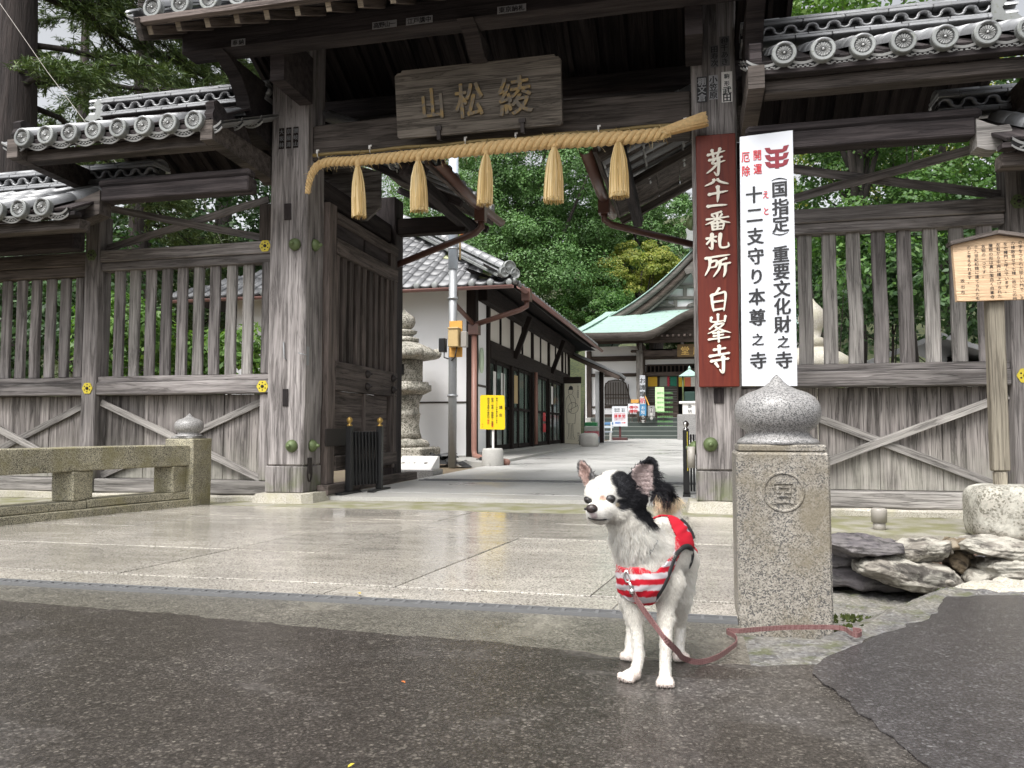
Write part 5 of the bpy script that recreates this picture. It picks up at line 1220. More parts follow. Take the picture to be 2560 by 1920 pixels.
for i in range(n + 1):
    y = 11.6 + i * 8.0 / n; x = SX - .10 + .012 * math.sin(i * 1.9) + .01 * math.sin(i * .7); v += [(x, y, .16), (x, y, 1.6)]
for i in range(n): f.append((2 * i, 2 * i + 2, 2 * i + 3, 2 * i + 1))
m.add(v, f, None, True); part('curtain', m.me('curtain'), flat('pale_curtain', (0.80, 0.84, 0.80), .9), sh)
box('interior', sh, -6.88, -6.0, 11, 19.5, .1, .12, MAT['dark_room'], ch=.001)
for (y, z, w, h, mt, lb_) in ((12.02, 1.20, .22, .42, 'white_paint', 'white notice on the storehouse glass nearest the yellow sign'), (12.55, 1.22, .25, .40, 'white_paint', 'white notice on the glass, second from the yellow sign'), (13.55, 1.20, .28, .5, 'tan_box', 'tan notice on the storehouse glass before the pinkish pipe'), (15.5, 1.2, .3, .4, 'white_paint', 'white notice on the glass just past the pinkish pipe'), (16.3, .75, .3, .18, 'red_ink', 'red sticker on the storehouse glass, upper of two'), (16.3, .52, .34, .18, 'red_ink', 'red sticker on the storehouse glass, lower of two'), (17.3, 1.25, .3, .4, 'white_paint', 'white notice on the last glass door before the pilgrim panel')):
    o = tag(box('poster', None, SX - .032, SX - .029, y - w / 2, y + w / 2, z - h / 2, z + h / 2, MAT[mt], 'y', ch=.0004, warp=0), lb_, 'poster', 'notices on the storehouse glass')
ZE = lambda y: 2.46 + .012 * (y - 10.1)
# brace, soffit, eave
for y in (13.2, 16.9): beam('eave_brace', sh, (SX + .03, y, 1.72), (-2.70, y, 2.44), .09, .09, BK)
for i in range(8):
    a, b = 10.15 + i * 1.22, 10.15 + (i + 1) * 1.22
    m = MB(); m.add([(-2.33, a, ZE(a) - .03), (-2.33, b - .004, ZE(b) - .03), (-3.02, b - .004, ZE(b) + .24), (-3.02, a, ZE(a) + .24)], [(0, 3, 2, 1)]); m.add([(-2.33, a, ZE(a) - .01), (-2.33, b - .004, ZE(b) - .01), (-3.02, b - .004, ZE(b) + .26), (-3.02, a, ZE(a) + .26)], [(0, 1, 2, 3)])
    part('soffit_board', m.me('soffit_board'), BK, sh)
box('eave_beam', sh, -3.0, -2.86, FY + .15, 19.8, 2.36, 2.62, BK, 'y')
m = MB(); m.add([(-7.5, 10.15, 2.43), (-2.33, 10.15, 2.43), (-3.0, FY + .02, 2.60), (-7.0, FY + .02, 2.60)], [(0, 1, 2, 3)]); part('soffit_board', m.me('soffit_board'), MAT['plaster_warm'], sh)
for i in range(12): x = -2.6 - i * .4; beam('rafter', sh, (x, 10.14, 2.42), (x, FY, 2.56), .04, .05, BK, warp=0)
# pantile roof: every tile of the slope toward the gate, rows toward the road only near the eave
def pantile():
    m = MB(); w, L, n = .262, .245, 10; v, f = [], []
    pr = []
    for k in range(n + 1):
        t_ = k / n; x = (t_ - .5) * w * 1.12
        z = -.026 * math.sin(math.pi * min(1, t_ / .72)) + (.030 * math.sin(math.pi * (t_ - .62) / .38) if t_ > .62 else 0)
        pr.append((x, z))
    N = n + 1
    for (y, dz) in ((0, .0), (L * 1.08, .0)):
        for x, z in pr: v.append((x, y, z + dz))
    for x, z in pr: v.append((x, 0, z - .022))
    for k in range(n): f += [(k, k + 1, N + k + 1, N + k), (k, 2 * N + k, 2 * N + k + 1, k + 1)]
    me = mesh('pantile', v, f, False); sm = [True, False] * n; me.polygons.foreach_set('use_smooth', sm); return me
PT = pantile(); SL = math.atan(.6)
PT_t = PT.copy(); PT_t.materials.clear(); PT_t.materials.append(MAT['pantile']); PT_m = PT.copy(); PT_m.materials.append(MAT['tile_moss'])
roof = part('roof', mesh('roof', [(-2.36, 10.18, 2.44), (-4.92, 12.75, 3.98), (-5.0, 12.75, 3.98), (-7.6, 10.18, 2.44), (-2.36, 19.9, 2.5), (-4.92, 17.4, 3.98), (-5.0, 17.4, 3.98), (-7.6, 19.9, 2.5)], [(0, 1, 2, 3), (0, 4, 5, 1), (3, 2, 6, 7), (4, 7, 6, 5), (1, 5, 6, 2)]), MAT['tile_dark'], sh)
mossy = {(5, 11), (6, 11), (5, 2), (5, 9)}
for j in range(13):
    s = j * .240; y = 10.12 + s * math.cos(SL); z = 2.475 + s * math.sin(SL); xr = -2.34 - s * math.cos(SL); xl = -7.55 + s * math.cos(SL)
    x = -2.46 - .0; i = 0
    while x > xl + .1:
        if x < xr - .02: part('roof_tile', PT_m if (j, i) in ((1, 1), (5, 4), (6, 4), (3, 9), (7, 5)) else PT_t, None, roof, T(x, y, z + .008 * (j == 0)) @ RX(SL - .035))
        x -= .262; i += 1
for j in range(2):
    s = j * .240
    for i in range(37):
        y = 10.25 + i * .262; part('roof_tile', PT_t, None, roof, T(-2.28 - s * math.cos(SL), y, 2.49 + .012 * (y - 10.1) + s * math.sin(SL)) @ RZ(R(90)) @ RX(SL - .035))
# round ends along the eave, hip ridge with its end tile
EC = MB(); EC.lathe([(.047, -.03), (.047, .006), (.036, .012), (.01, .014)], 14); ECm = EC.me('eave_roll'); ECm.materials.append(MAT['tile_face'])
for i in range(19): part('eave_roll', ECm, None, roof, T(-2.36 - .262 * i, 10.115, 2.472) @ RX(R(90)))
for i in range(37): part('eave_roll', ECm, None, roof, T(-2.275, 10.15 + .262 * i, 2.487 + .012 * (i * .262)) @ RY(R(90)))
H0, H1 = Vector((-2.42, 10.20, 2.53)), Vector((-4.92, 12.75, 4.06))
hd = H1 - H0; hx, hy, hz = frame_of(hd)
HM = Matrix((hx, hy, hz)).transposed().to_4x4()
for i in range(16):
    p = H0 + hd * (i / 16); M = HM.copy(); M.translation = p + hz * .13
    part('hip_cap', half_tube(.26, .088, .080), MAT['tile'], roof, M @ RZ(R(-90)) @ T(0, 0, 0) @ Matrix.Diagonal((1, 1, .9, 1)))
    for k, (w, h) in enumerate(((.30, .04), (.25, .035))):
        M2 = HM.copy(); M2.translation = p + hz * (.035 + .042 * k); part('hip_course', mesh('hip_course', *beam_vf(hd.length / 16 * .99, w, h, ch=.006, seg=2)), MAT['tile' if k else 'tile_face'], roof, M2)
m = MB(); 
for (ox, oz, r_) in ((0, .14, .10), (-.085, .07, .075), (.085, .07, .075)):
    m.lathe([(r_, -.05), (r_, .01), (r_ * .86, .02), (r_ * .82, .006), (r_ * .3, .004), (r_ * .2, .012)], 20, T(ox, -.05, oz) @ RX(R(90)))
part('hip_end_tile', m.me('hip_end_tile'), MAT['tile_face'], roof, T(H0.x + .03, H0.y - .02, H0.z) @ RZ(R(45)))
MAT['gutter_red'] = flat('brown_red_gutter', (0.20, 0.10, 0.085), 0.4, 0, .15)
# gutters and downpipes
def gutter(name, parent, p0, p1, r=.05):
    x, y, z = frame_of(Vector(p1) - Vector(p0)); v, f = [], []; n = 8
    for p in (Vector(p0), Vector(p1)):
        for k in range(n + 1): a = math.pi + math.pi * k / n; v.append(p + y * r * math.cos(a) + z * r * math.sin(a))
    for k in range(n): f.append((k, k + 1, n + 2 + k, n + 1 + k))
    o = part(name, mesh(name, v, f, True), MAT['gutter_red'], parent); md = o.modifiers.new('s', 'SOLIDIFY'); md.thickness = .005; return o
gutter('gutter', sh, (-2.28, 10.02, 2.41), (-7.5, 10.02, 2.39), .042); gutter('gutter', sh, (-2.20, 10.05, 2.40), (-2.20, 19.9, 2.50), .042)
m = MB(); m.box(-2.26, -2.14, 10.45, 10.6, 2.27, 2.44); m.tube([(-2.2, 10.52, 2.28), (-2.2, 10.52, 2.20), (-2.28, 10.5, 2.15), (-2.95, 10.60, 1.98)], .038, 10); m.box(-3.16, -3.06, 9.98, 10.08, 2.3, 2.42); m.tube([(-3.11, 10.03, 2.31), (-3.11, 10.05, 2.2), (-2.98, 10.55, 1.98)], .032, 10)
m.box(-3.05, -2.90, 10.53, 10.67, 1.83, 1.98); part('downpipe_head', m.me('downpipe_head'), MAT['gutter'], sh)
m = MB(); m.tube([(-2.975, 10.60, 1.84), (-2.975, 10.60, .20), (-2.96, 10.58, .13), (-2.9, 10.5, .11), (-2.20, 9.35, .09)], .04, 12); part('downpipe', m.me('downpipe'), MAT['copper_pipe'], sh)
m = MB(); m.tube([(-2.94, 14.93, 1.60), (-2.94, 14.93, .2)], .035, 8); part('downpipe', m.me('downpipe'), MAT['copper_pipe'], sh)
m = MB(); m.lathe([(.002, -.012), (.15, -.012), (.15, .012), (.002, .012)], 24, Matrix.Diagonal((1, 1, 1, 1)))
t = thing('round_sign', 'small pale green oval sign hung on the dark corner post of the storehouse', 'sign', (-2.975, 11.0, 1.5))
part('plate', m.me('plate'), flat('pale_green_plate', (.62, .74, .55), .5), t, T(-2.975, 11.0, 1.50) @ RY(R(90)) @ Matrix.Diagonal((1.25, .62, 1, 1)))
# side porch at its far end
po = thing('side_porch', 'small dark tiled porch roof at the far end of the storehouse', 'porch', (-2.4, 19.9, .15))
beam('porch_roof', po, (-3.0, 20.3, 2.40), (-1.72, 20.3, 1.80), 1.6, .05, BK)
for i in range(6): y = 19.55 + i * .30; part('porch_tile', half_tube(1.42, .06, .06), MAT['tile'], po, T(-1.70, y, 1.83) @ RZ(R(90)) @ RX(R(25)))
box('wall', po, -2.35, -2.25, 19.7, 20.9, .15, 1.95, MAT['plaster'], 'z', ch=.002); box('post', po, -2.24, -2.14, 19.66, 19.76, .15, 2.0, BK, 'z')
beam('fascia', po, (-3.0, 19.5, 2.36), (-1.72, 19.5, 1.76), .04, .09, MAT['hall_wood'])
# panel with a drawn pilgrim
pn = thing('figure_panel', 'tall cream panel with a line drawing of a robed pilgrim by the storehouse end', 'panel', (-2.66, 17.9, .13))
box('board', pn, -2.85, -2.48, 17.9, 17.93, .16, 1.55, flat('cream_panel', (.62, .58, .46), .6), 'z', ch=.002, warp=0); box('cap', pn, -2.87, -2.46, 17.88, 17.95, 1.552, 1.70, BK, ch=.003)
def stroke(pts, r=.004): return tube_vf([(x, 17.898, z) for x, z in pts], r, 4)
m = MB(); cx_ = -2.70
for pts in ([(-.05, 1.30), (-.06, 1.40), (-.02, 1.47), (.04, 1.45), (.05, 1.36), (.02, 1.29), (-.05, 1.30)], [(-.05, 1.28), (-.11, 1.20), (-.13, 1.0), (-.10, .88), (-.02, .9)], [(.04, 1.28), (.10, 1.18), (.11, 1.0)], [(-.10, .88), (-.09, .62), (.09, .62), (.11, .85)], [(-.05, 1.28), (.03, 1.05), (.0, .88)], [(-.06, .62), (-.06, .34), (-.09, .27), (-.02, .26), (-.03, .62)], [(.04, .62), (.05, .34), (.09, .26), (.02, .25), (.01, .6)], [(.12 * math.cos(a) + .05, .98 + .13 * math.sin(a)) for a in [2 * math.pi * k_ / 16 for k_ in range(17)]], [(-.06, .92), (.16, 1.04)]):
    v, f = stroke([(cx_ + x, z) for x, z in pts]); m.add(v, f)
m.add(*prism_vf([(cx_ - .055, 1.40), (cx_ - .04, 1.47), (cx_, 1.50), (cx_ + .045, 1.47), (cx_ + .05, 1.40)], -.004, 0), Matrix(((1, 0, 0, 0), (0, 0, 1, 17.899), (0, 1, 0, 0), (0, 0, 0, 1))))
part('drawing', m.me('drawing'), MAT['black_ink'], pn)
lettering(pn, column_text('五十四国巡拝', -2.535, 1.50, .045) + column_text('同行二人', -2.53, .42, .05), T(0, 17.8985, 0), MAT['black_ink'], .001, .01)
# ------------------------------------------------------------------ main hall
hl = thing('temple_hall', 'temple hall with green copper roof and curved gable at the end of the road', 'hall', (.2, 29, .2))
HW, HG = MAT['hall_wood'], MAT['hall_grey']
HC = .25; MAT['hall_edge'] = wood('hall_eave_wood', (0.08, 0.07, 0.06), (0.17, 0.15, 0.135), crack=.2)
for i in range(5):
    z0 = .14 + i * .15; b_ = box('step', hl, -3.4, 2 * HC + 3.4, 25.9 + i * .30, 27.8, z0, z0 + .149, MAT['step_stone'], ch=.004, warp=0)
    box('step_edge', b_, -3.4, 2 * HC + 3.4, 25.895 + i * .30, 25.90 + i * .30, z0 + .125, z0 + .148, MAT['step_edge'], ch=.001, warp=0)
FYH = 28.0
box('floor', hl, -3.6, 4.1, 27.4, 34, .7, .889, MAT['concrete'])
box('wall', hl, -3.6, -1.72, FYH, FYH + .1, .89, 3.45, MAT['plaster'], ch=.002, warp=0); box('wall', hl, 2 * HC + 1.72, 2 * HC + 3.6, FYH, FYH + .1, .89, 3.45, MAT['plaster'], ch=.002, warp=0)
box('side_wall', hl, -3.7, -3.6, FYH, 34, .2, 3.45, MAT['plaster'], 'y', ch=.002); box('side_wall', hl, 2 * HC + 3.6, 2 * HC + 3.7, FYH, 34, .2, 3.45, MAT['plaster'], 'y', ch=.002); box('back_wall', hl, -3.6, 4.1, 33.9, 34, .2, 3.45, MAT['plaster'])
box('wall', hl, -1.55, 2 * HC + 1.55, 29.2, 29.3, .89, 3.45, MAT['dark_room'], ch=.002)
for x in (-3.55, -1.64, 2 * HC + 1.64, 2 * HC + 3.55): box('column', hl, x - .09, x + .09, FYH - .10, FYH - .002, .89, 3.3, HW, 'z', ch=.02)
for z0, z1, o in ((1.24, 1.31, .04), (2.36, 2.48, .05), (2.92, 3.10, .06), (.89, 1.02, .06)): box('tie_rail', hl, -3.6, -1.73, FYH - o, FYH - .001, z0, z1, HW, ch=.004)
box('tie_rail', hl, -1.55, 2 * HC + 1.55, FYH - .12, FYH - .02, 2.36, 2.50, HW); box('tie_rail', hl, -1.55, 2 * HC + 1.55, FYH - .12, FYH - .02, 2.95, 3.12, HW)
box('transom_panel', hl, -1.55, 2 * HC + 1.55, FYH - .03, FYH - .01, 2.78, 2.95, MAT['plaster'], ch=.001)
tr = box('transom', hl, -1.55, 2 * HC + 1.55, FYH - .06, FYH - .04, 2.72, 2.76, HW, ch=.002)
for i in range(26): x = -1.5 + i * .14; box('transom_bar', tr, x - .02, x + .02, FYH - .065, FYH - .04, 2.50, 2.72, HW, 'z', ch=.002, warp=0)
# cusped window
P = [(-3.22, 1.33), (-3.10, 1.60), (-3.03, 1.9), (-2.98, 2.10), (-2.86, 2.22), (-2.6, 2.26), (-2.34, 2.22), (-2.22, 2.10), (-2.17, 1.9), (-2.10, 1.60), (-1.98, 1.33)]
cx_ = -2.6
win = part('window', prism_xz('window', P, FYH - .05, FYH - .002), HW, hl)
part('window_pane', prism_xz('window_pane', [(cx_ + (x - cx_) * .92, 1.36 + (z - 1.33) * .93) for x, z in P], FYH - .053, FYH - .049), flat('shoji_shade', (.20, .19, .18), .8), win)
for i in range(11): x = -3.05 + i * .09; box('window_bar', win, x - .014, x + .014, FYH - .075, FYH - .053, 1.37, 2.16 - .25 * max(0, abs(x - cx_) - .33) / .12 * .3, HW, 'z', ch=.001, warp=0)
for z in (1.6, 1.72): box('window_bar', win, -3.05, -2.15, FYH - .08, FYH - .055, z - .014, z + .014, HW, ch=.001, warp=0)
# lattice doors, open doorway with coloured curtain
for i, (xa, xb) in enumerate(((-1.50, -1.10), (-1.09, -.42))):
    d = box('door', hl, xa, xb, FYH + .02, FYH + .05, .89, 1.45, HW, ch=.003)
    box('door_stile', d, xa, xa + .04, FYH + .015, FYH + .05, 1.451, 2.36, HW, 'z', ch=.002); box('door_stile', d, xb - .04, xb, FYH + .015, FYH + .05, 1.451, 2.36, HW, 'z', ch=.002)
    for k in range(10): z = 1.50 + k * .085; box('door_slat', d, xa + .041, xb - .041, FYH + .02, FYH + .035, z, z + .022, HW, ch=.001, warp=0)
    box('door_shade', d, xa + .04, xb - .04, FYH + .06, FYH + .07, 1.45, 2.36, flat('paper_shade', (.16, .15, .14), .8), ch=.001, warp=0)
for i, (xa, xb, c) in enumerate(((-1.46, -1.14, (.62, .36, .03)), (-1.05, -.80, (.22, .24, .20)), (-.79, -.72, (.5, .05, .08)), (-.69, -.47, (.02, .16, .10)))):
    tag(box('curtain', None, xa, xb, FYH - .012, FYH - .006, 2.0, 2.34, flat('cloth_%d' % i, c, .8), ch=.001, warp=0), ('yellow', 'grey green', 'narrow red', 'dark green')[i] + ' cloth strip hung over the lattice door of the hall', 'curtain')
for i, c in enumerate(((.62, .42, .04), (.62, .17, .09), (.68, .66, .60), (.30, .40, .10), (.30, .08, .25))):
    tag(box('curtain', None, -.40 + i * .21, -.40 + (i + 1) * .21 - .004, FYH - .012, FYH - .006, 1.98, 2.34, flat('cloth_b%d' % i, c, .8), ch=.001, warp=0), ('yellow', 'orange', 'white', 'green', 'purple')[i] + ' panel of the five-colour curtain over the dark hall doorway', 'curtain')
box('lintel_board', hl, -.1, 2 * HC + .1, FYH - .25, FYH - .05, 2.52, 2.60, HW)
# eaves: rafters with white ends, brackets
box('eave_purlin', hl, -4.1, 2 * HC + 4.1, 26.75, 26.90, 3.42, 3.55, HW)
for i in range(46):
    x = -4.05 + i * .185
    r_ = beam('rafter', hl, (x, 26.15, 3.58), (x, 28.0, 3.78), .07, .07, HW, warp=0)
    if abs(x - HC) > 1.75: box('rafter_end', r_, x - .035, x + .035, 26.143, 26.149, 3.545, 3.612, MAT['white_paint'], ch=.001, warp=0)
for x in (-1.64, -.25, 2 * HC + 1.64):
    b_ = box('bracket', hl, x - .12, x + .12, 26.9, 28.0, 3.22, 3.40, HW, 'y', ch=.02); box('bracket_nose', b_, x - .05, x + .05, 26.65, 26.9, 3.10, 3.42, MAT['hall_grey'], 'z', ch=.02)
    box('bracket_arm', b_, x - .35, x + .35, 26.98, 27.1, 3.12, 3.21, HW, ch=.03)
box('porch_column', hl, -1.80, -1.58, 26.95, 27.15, .89, 3.2, HG, 'z', ch=.02); box('porch_beam', hl, -1.57, 2 * HC + 1.57, 26.98, 27.12, 2.98, 3.18, HW); box('porch_column', hl, 2 * HC + 1.58, 2 * HC + 1.80, 26.95, 27.15, .89, 3.2, HG, 'z', ch=.02)
# roof skirt: copper sheet with a wave-shaped porch gable in the middle
def eave_z(x):
    u = abs(x - HC)
    if u > 1.85: return 3.72 + .015 * max(0, u - 3)
    t_ = 1 - u / 1.85; s_ = t_ * t_ * (3 - 2 * t_); return 3.72 + .72 * s_ - .05 * math.sin(math.pi * t_) * (1 - t_)
xs = list(np.linspace(-4.2, 2 * HC + 4.2, 110)); v, f = [], []; ny = 9
for j in range(ny):
    t_ = j / (ny - 1); y = 26.05 + 3.0 * t_
    for x in xs:
        base = 3.72 + 1.15 * t_ ** 1.25; bump_ = (eave_z(x) - 3.72) * max(0, 1 - t_ * 1.15)
        v.append((HC + (x - HC) * (1 - .26 * t_), y, base + bump_))
nx_ = len(xs)
for j in range(ny - 1):
    for i in range(nx_ - 1): a = j * nx_ + i; f.append((a, a + 1, a + nx_ + 1, a + nx_))
hr = part('roof', mesh('roof', v, f, True), MAT['copper'], hl)
v, f = [], []
for x in xs:
    z = eave_z(x); v += [(x, 26.05, z - .002), (x, 26.03, z - .22), (x, 26.35, z - .26), (x, 26.35, z - .05)]
for i in range(nx_ - 1):
    a = i * 4; b = a + 4; f += [(a, a + 1, b + 1, b), (a + 1, a + 2, b + 2, b + 1)]
part('eave_edge', fix_normals(mesh('eave_edge', v, f, True)), MAT['hall_edge'], hr)
v, f = [], []
sel = [x for x in xs if abs(x - HC) < 1.8]
for x in sel: v += [(x, 26.6, 3.40), (x, 26.6, eave_z(x) - .2)]
for i in range(len(sel) - 1): a = 2 * i; f.append((a, a + 2, a + 3, a + 1))
part('gable_board', mesh('gable_board', v, f), HW, hr)
for s in (-1, 1):       # side slopes
    X0 = HC + s * 3.95; v = [(X0, 26.05, 3.72), (X0, 35.4, 3.72), (X0 - s * 1.0, 34.4, 4.5), (X0 - s * 1.0, 29.05, 4.87)]
    part('side_roof', mesh('side_roof', v, [(0, 1, 2, 3)]), MAT['copper'], hr)
# upper gable: curved bargeboards meeting under the ridge ornament
def barge(t_): return (HC - 4.3 * (1 - t_) , 4.16 + 2.88 * (.42 * t_ + .58 * t_ ** 2.1))
N = 24
for s in (1, -1):
    def px(q, o=0): x, z = barge(q); return (x if s == 1 else 2 * HC - x, z + o)
    for nm, o0, o1, ya, yb, mt in (('roof_slope', .0, .045, 28.48, 33.2, 'copper'), ('bargeboard', -.28, -.004, 28.52, 28.66, 'hall_grey'), ('bargeboard_trim', -.60, -.285, 28.60, 28.72, 'hall_wood'), ('bargeboard_moulding', -.72, -.605, 28.68, 28.8, 'hall_grey')):
        v, f = [], []
        for i in range(N + 1):
            q = i / N
            (x, a), (_, b) = px(q, o0), px(q, o1); v += [(x, ya, a), (x, ya, b), (x, yb, a), (x, yb, b)]
        for i in range(N):
            a = i * 4; b = a + 4; f += [(a, b, b + 1, a + 1), (a + 2, a + 3, b + 3, b + 2), (a, a + 2, b + 2, b), (a + 1, b + 1, b + 3, a + 3)]
        part(nm, fix_normals(mesh(nm, v, f, True)), MAT[mt], hl)
P = [(HC - 2.6, 4.80), (HC, 6.75), (HC + 2.6, 4.80)]
part('gable_wall', prism_xz('gable_wall', P, 29.2, 29.3), MAT['plaster'], hl)
for z, hw in ((4.92, 2.5), (5.30, 2.0), (5.72, 1.4)): box('gable_beam', hl, HC - hw, HC + hw, 29.08, 29.19, z - .06, z + .06, HG)
for x, z0, z1 in ((-1.5, 4.98, 5.24), (-.75, 4.98, 5.24), (-.4, 5.36, 5.66), (0, 5.36, 5.66), (.4, 5.36, 5.66), (0, 5.78, 6.4), (.75, 4.98, 5.24), (1.5, 4.98, 5.24), (0, 4.98, 5.24)): box('gable_strut', hl, HC + x - .07, HC + x + .07, 29.08, 29.19, z0, z1, HG, 'z')
for x in (-1.1, 0): part('frog_leg_strut', prism_xz('frog_leg_strut', [(HC + x - .36, 4.985), (HC + x - .28, 5.06), (HC + x - .1, 5.12), (HC + x - .1, 5.22), (HC + x + .1, 5.22), (HC + x + .1, 5.12), (HC + x + .28, 5.06), (HC + x + .36, 4.985)], 29.02, 29.075), HG, hl)
part('gable_pendant', prism_xz('gable_pendant', [(HC, 6.62), (HC - .18, 6.45), (HC - .42, 6.22), (HC - .34, 6.05), (HC - .16, 6.10), (HC - .10, 5.88), (HC, 5.78), (HC + .10, 5.88), (HC + .16, 6.10), (HC + .34, 6.05), (HC + .42, 6.22), (HC + .18, 6.45)], 28.5, 28.58), HG, hl)
part('skirt_board', prism_xz('skirt_board', [(HC - 2.7, 4.62), (HC + 2.7, 4.62), (HC + 2.6, 4.86), (HC - 2.6, 4.86)], 29.0, 29.07), HW, hl)
m = MB(); P = [(-.42, 6.98), (-.48, 7.12), (-.36, 7.20), (-.30, 7.42), (-.34, 7.66), (-.26, 7.74), (-.20, 7.66), (-.08, 7.76), (-.05, 7.88), (.05, 7.88), (.08, 7.76), (.20, 7.66), (.26, 7.74), (.34, 7.66), (.30, 7.42), (.36, 7.20), (.48, 7.12), (.42, 6.98)]
part('ridge_ornament', prism_xz('ridge_ornament', [(HC + x, z) for x, z in P], 28.35, 28.5), MAT['tile_face'], hl); box('main_ridge', hl, HC - .22, HC + .22, 28.5, 33.2, 7.0, 7.42, MAT['tile_face'], 'y')
# hall signboard
sg = thing('hall_signboard', 'brown signboard with gilt characters under the wave-shaped porch gable', 'sign', (.05, 26.7, 2.9))
box('board', sg, -.42, .92, 26.62, 26.68, 2.90, 3.33, wood('sign_brown', (.07, .045, .02), (.12, .08, .04), crack=.1), ch=.01)
lettering(sg, [('堂', -.16, 3.11, .30), ('摩', .25, 3.11, .30), ('護', .66, 3.11, .30)], T(0, 26.615, 0), MAT['gold'], .01, .02, 'character')
# ------------------------------------------------------------------ things in the inner yard
lt = thing('stone_lantern', 'tall weathered stone lantern with curled cap beside the left door leaf', 'lantern', (-3.80, 10.0, .06))
LX = -3.80; LS = MAT['lantern']
def lp(name, prof, n=24): m = MB(); m.lathe(prof, n, T(LX, 10.0, 0)); return part(name, m.me(name), LS, lt)
box('pedestal', lt, LX - .40, LX + .40, 9.62, 10.4, .0, .25, LS, ch=.02, warp=.003)
lp('base', [(.36, .25), (.38, .29), (.34, .34), (.26, .37)], 6); lp('shaft', [(.25, .371), (.225, .46), (.21, .55), (.225, .68), (.235, .70), (.215, .72), (.21, .85), (.26, .95)], 28)
lp('platform', [(.27, .951), (.38, 1.0), (.395, 1.01), (.395, 1.085), (.36, 1.09), (.35, 1.13)], 6); lp('fire_box', [(.26, 1.131), (.27, 1.14), (.27, 1.42), (.25, 1.43)], 6)
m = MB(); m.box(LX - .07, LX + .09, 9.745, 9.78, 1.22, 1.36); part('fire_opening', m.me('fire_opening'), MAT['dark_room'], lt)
lp('cap_roof', [(.30, 1.431), (.46, 1.46), (.47, 1.52), (.36, 1.60), (.22, 1.66), (.17, 1.68)], 30)
for k in range(6):
    a = R(60 * k + 15); m = MB(); m.lathe([(.03, -.07), (.065, -.05), (.07, 0), (.065, .05), (.03, .07)], 12, T(LX + .44 * math.cos(a), 10 + .44 * math.sin(a), 1.52) @ RZ(a) @ RX(R(90))); part('curl', m.me('curl'), LS, lt)
lp('finial_base', [(.20, 1.681), (.20, 1.73), (.13, 1.75), (.11, 1.76), (.17, 1.80), (.18, 1.83), (.10, 1.85)], 24); lp('finial', [(.08, 1.851), (.13, 1.89), (.155, 1.95), (.14, 2.02), (.07, 2.07), (.02, 2.11), (.004, 2.13)], 24)
# flat stone stele on the earth in front of it
t = thing('low_stone_plaque', 'low grey stone block with pale sloping top beside the drain grating', 'plaque', (-2.66, 7.45, .03))
box('base', t, -2.95, -2.50, 7.40, 7.72, 0, .09, MAT['granite_pol'], ch=.004); part('face', prism_yz('face', [(7.42, .092), (7.70, .092), (7.70, .22), (7.66, .22)], -2.92, -2.53), MAT['white_paint'], t)
lettering(t, [(c, -2.86 + .06 * i, 0, .04) for i, c in enumerate('第八十一番')], T(0, 7.53, .155) @ RX(R(-62)) , MAT['lantern'], .001)
# heap of dark roof tiles by the pole
m = [None]
for i in range(8): tag(part('roof_tile', PT.copy(), MAT['tile_dark'], None, T(-3.0 + rng.uniform(-.35, .35), 9.75 + rng.uniform(-.2, .3), .06 + .045 * (i % 3)) @ RZ(rng.uniform(0, 6)) @ RX(rng.uniform(-.3, .5))), 'dark broken roof tile in the small heap at the foot of the steel pole', 'roof tile', 'old tiles heaped at the pole foot')
# pole with meter box and lamp
pl = thing('steel_pole', 'galvanised steel utility pole with tan meter box and small rusty lamp', 'pole', (-2.9, 9.3, .05))
m = MB(); m.tube([(-2.89, 9.3, .02), (-2.89, 9.3, 1.5), (-2.89, 9.3, 2.6)], .052, 16); part('lower_tube', m.me('lower_tube'), MAT['steel'], pl)
m = MB(); m.tube([(-2.89, 9.3, 2.5), (-2.89, 9.3, 4.05)], .062, 16); part('upper_tube', m.me('upper_tube'), flat('pale_blue_paint', (.50, .56, .64), .45, .1), pl)
m = MB(); m.lathe([(.064, 4.05), (.066, 4.06), (.066, 4.12), (.05, 4.14)], 16, T(-2.89, 9.3, 0)); part('pole_cap', m.me('pole_cap'), MAT['tan_box'], pl)
for z in (.9, 2.12, 2.75, 3.1): m = MB(); m.lathe([(.066, z), (.068, z + .012), (.066, z + .024)], 16, T(-2.89, 9.3, 0)); part('strap', m.me('strap'), MAT['steel'], pl)
box('back_board', pl, -2.905, -2.74, 9.20, 9.225, 1.385, 1.835, MAT['orange_board'], 'z', ch=.002, warp=0); box('meter_box', pl, -2.885, -2.755, 9.08, 9.199, 1.50, 1.72, MAT['tan_box'], 'z', ch=.008, warp=0); box('box_lid', pl, -2.89, -2.75, 9.07, 9.2, 1.721, 1.74, MAT['tan_box'], ch=.004, warp=0); box('side_box', pl, -2.735, -2.66, 9.12, 9.2, 1.50, 1.69, MAT['pvc'], 'z', ch=.005, warp=0)
box('switch_box', pl, -3.03, -2.95, 9.16, 9.26, 1.45, 1.62, MAT['black_paint'], 'z', ch=.006, warp=0); m = MB(); m.tube([(-2.97, 9.2, 1.46), (-2.96, 9.17, 1.38), (-2.90, 9.15, 1.36)], .008, 6); m.tube([(-2.78, 9.12, 1.5), (-2.80, 9.1, 1.37), (-2.87, 9.18, 1.34)], .008, 6); part('cable', m.me('cable'), MAT['rubber'], pl)
m = MB(); m.tube([(-2.80, 9.3, 2.62), (-2.80, 9.3, 3.1), (-2.79, 9.29, 3.2), (-2.75, 9.27, 3.24)], .012, 8); part('conduit', m.me('conduit'), MAT['tan_box'], pl)
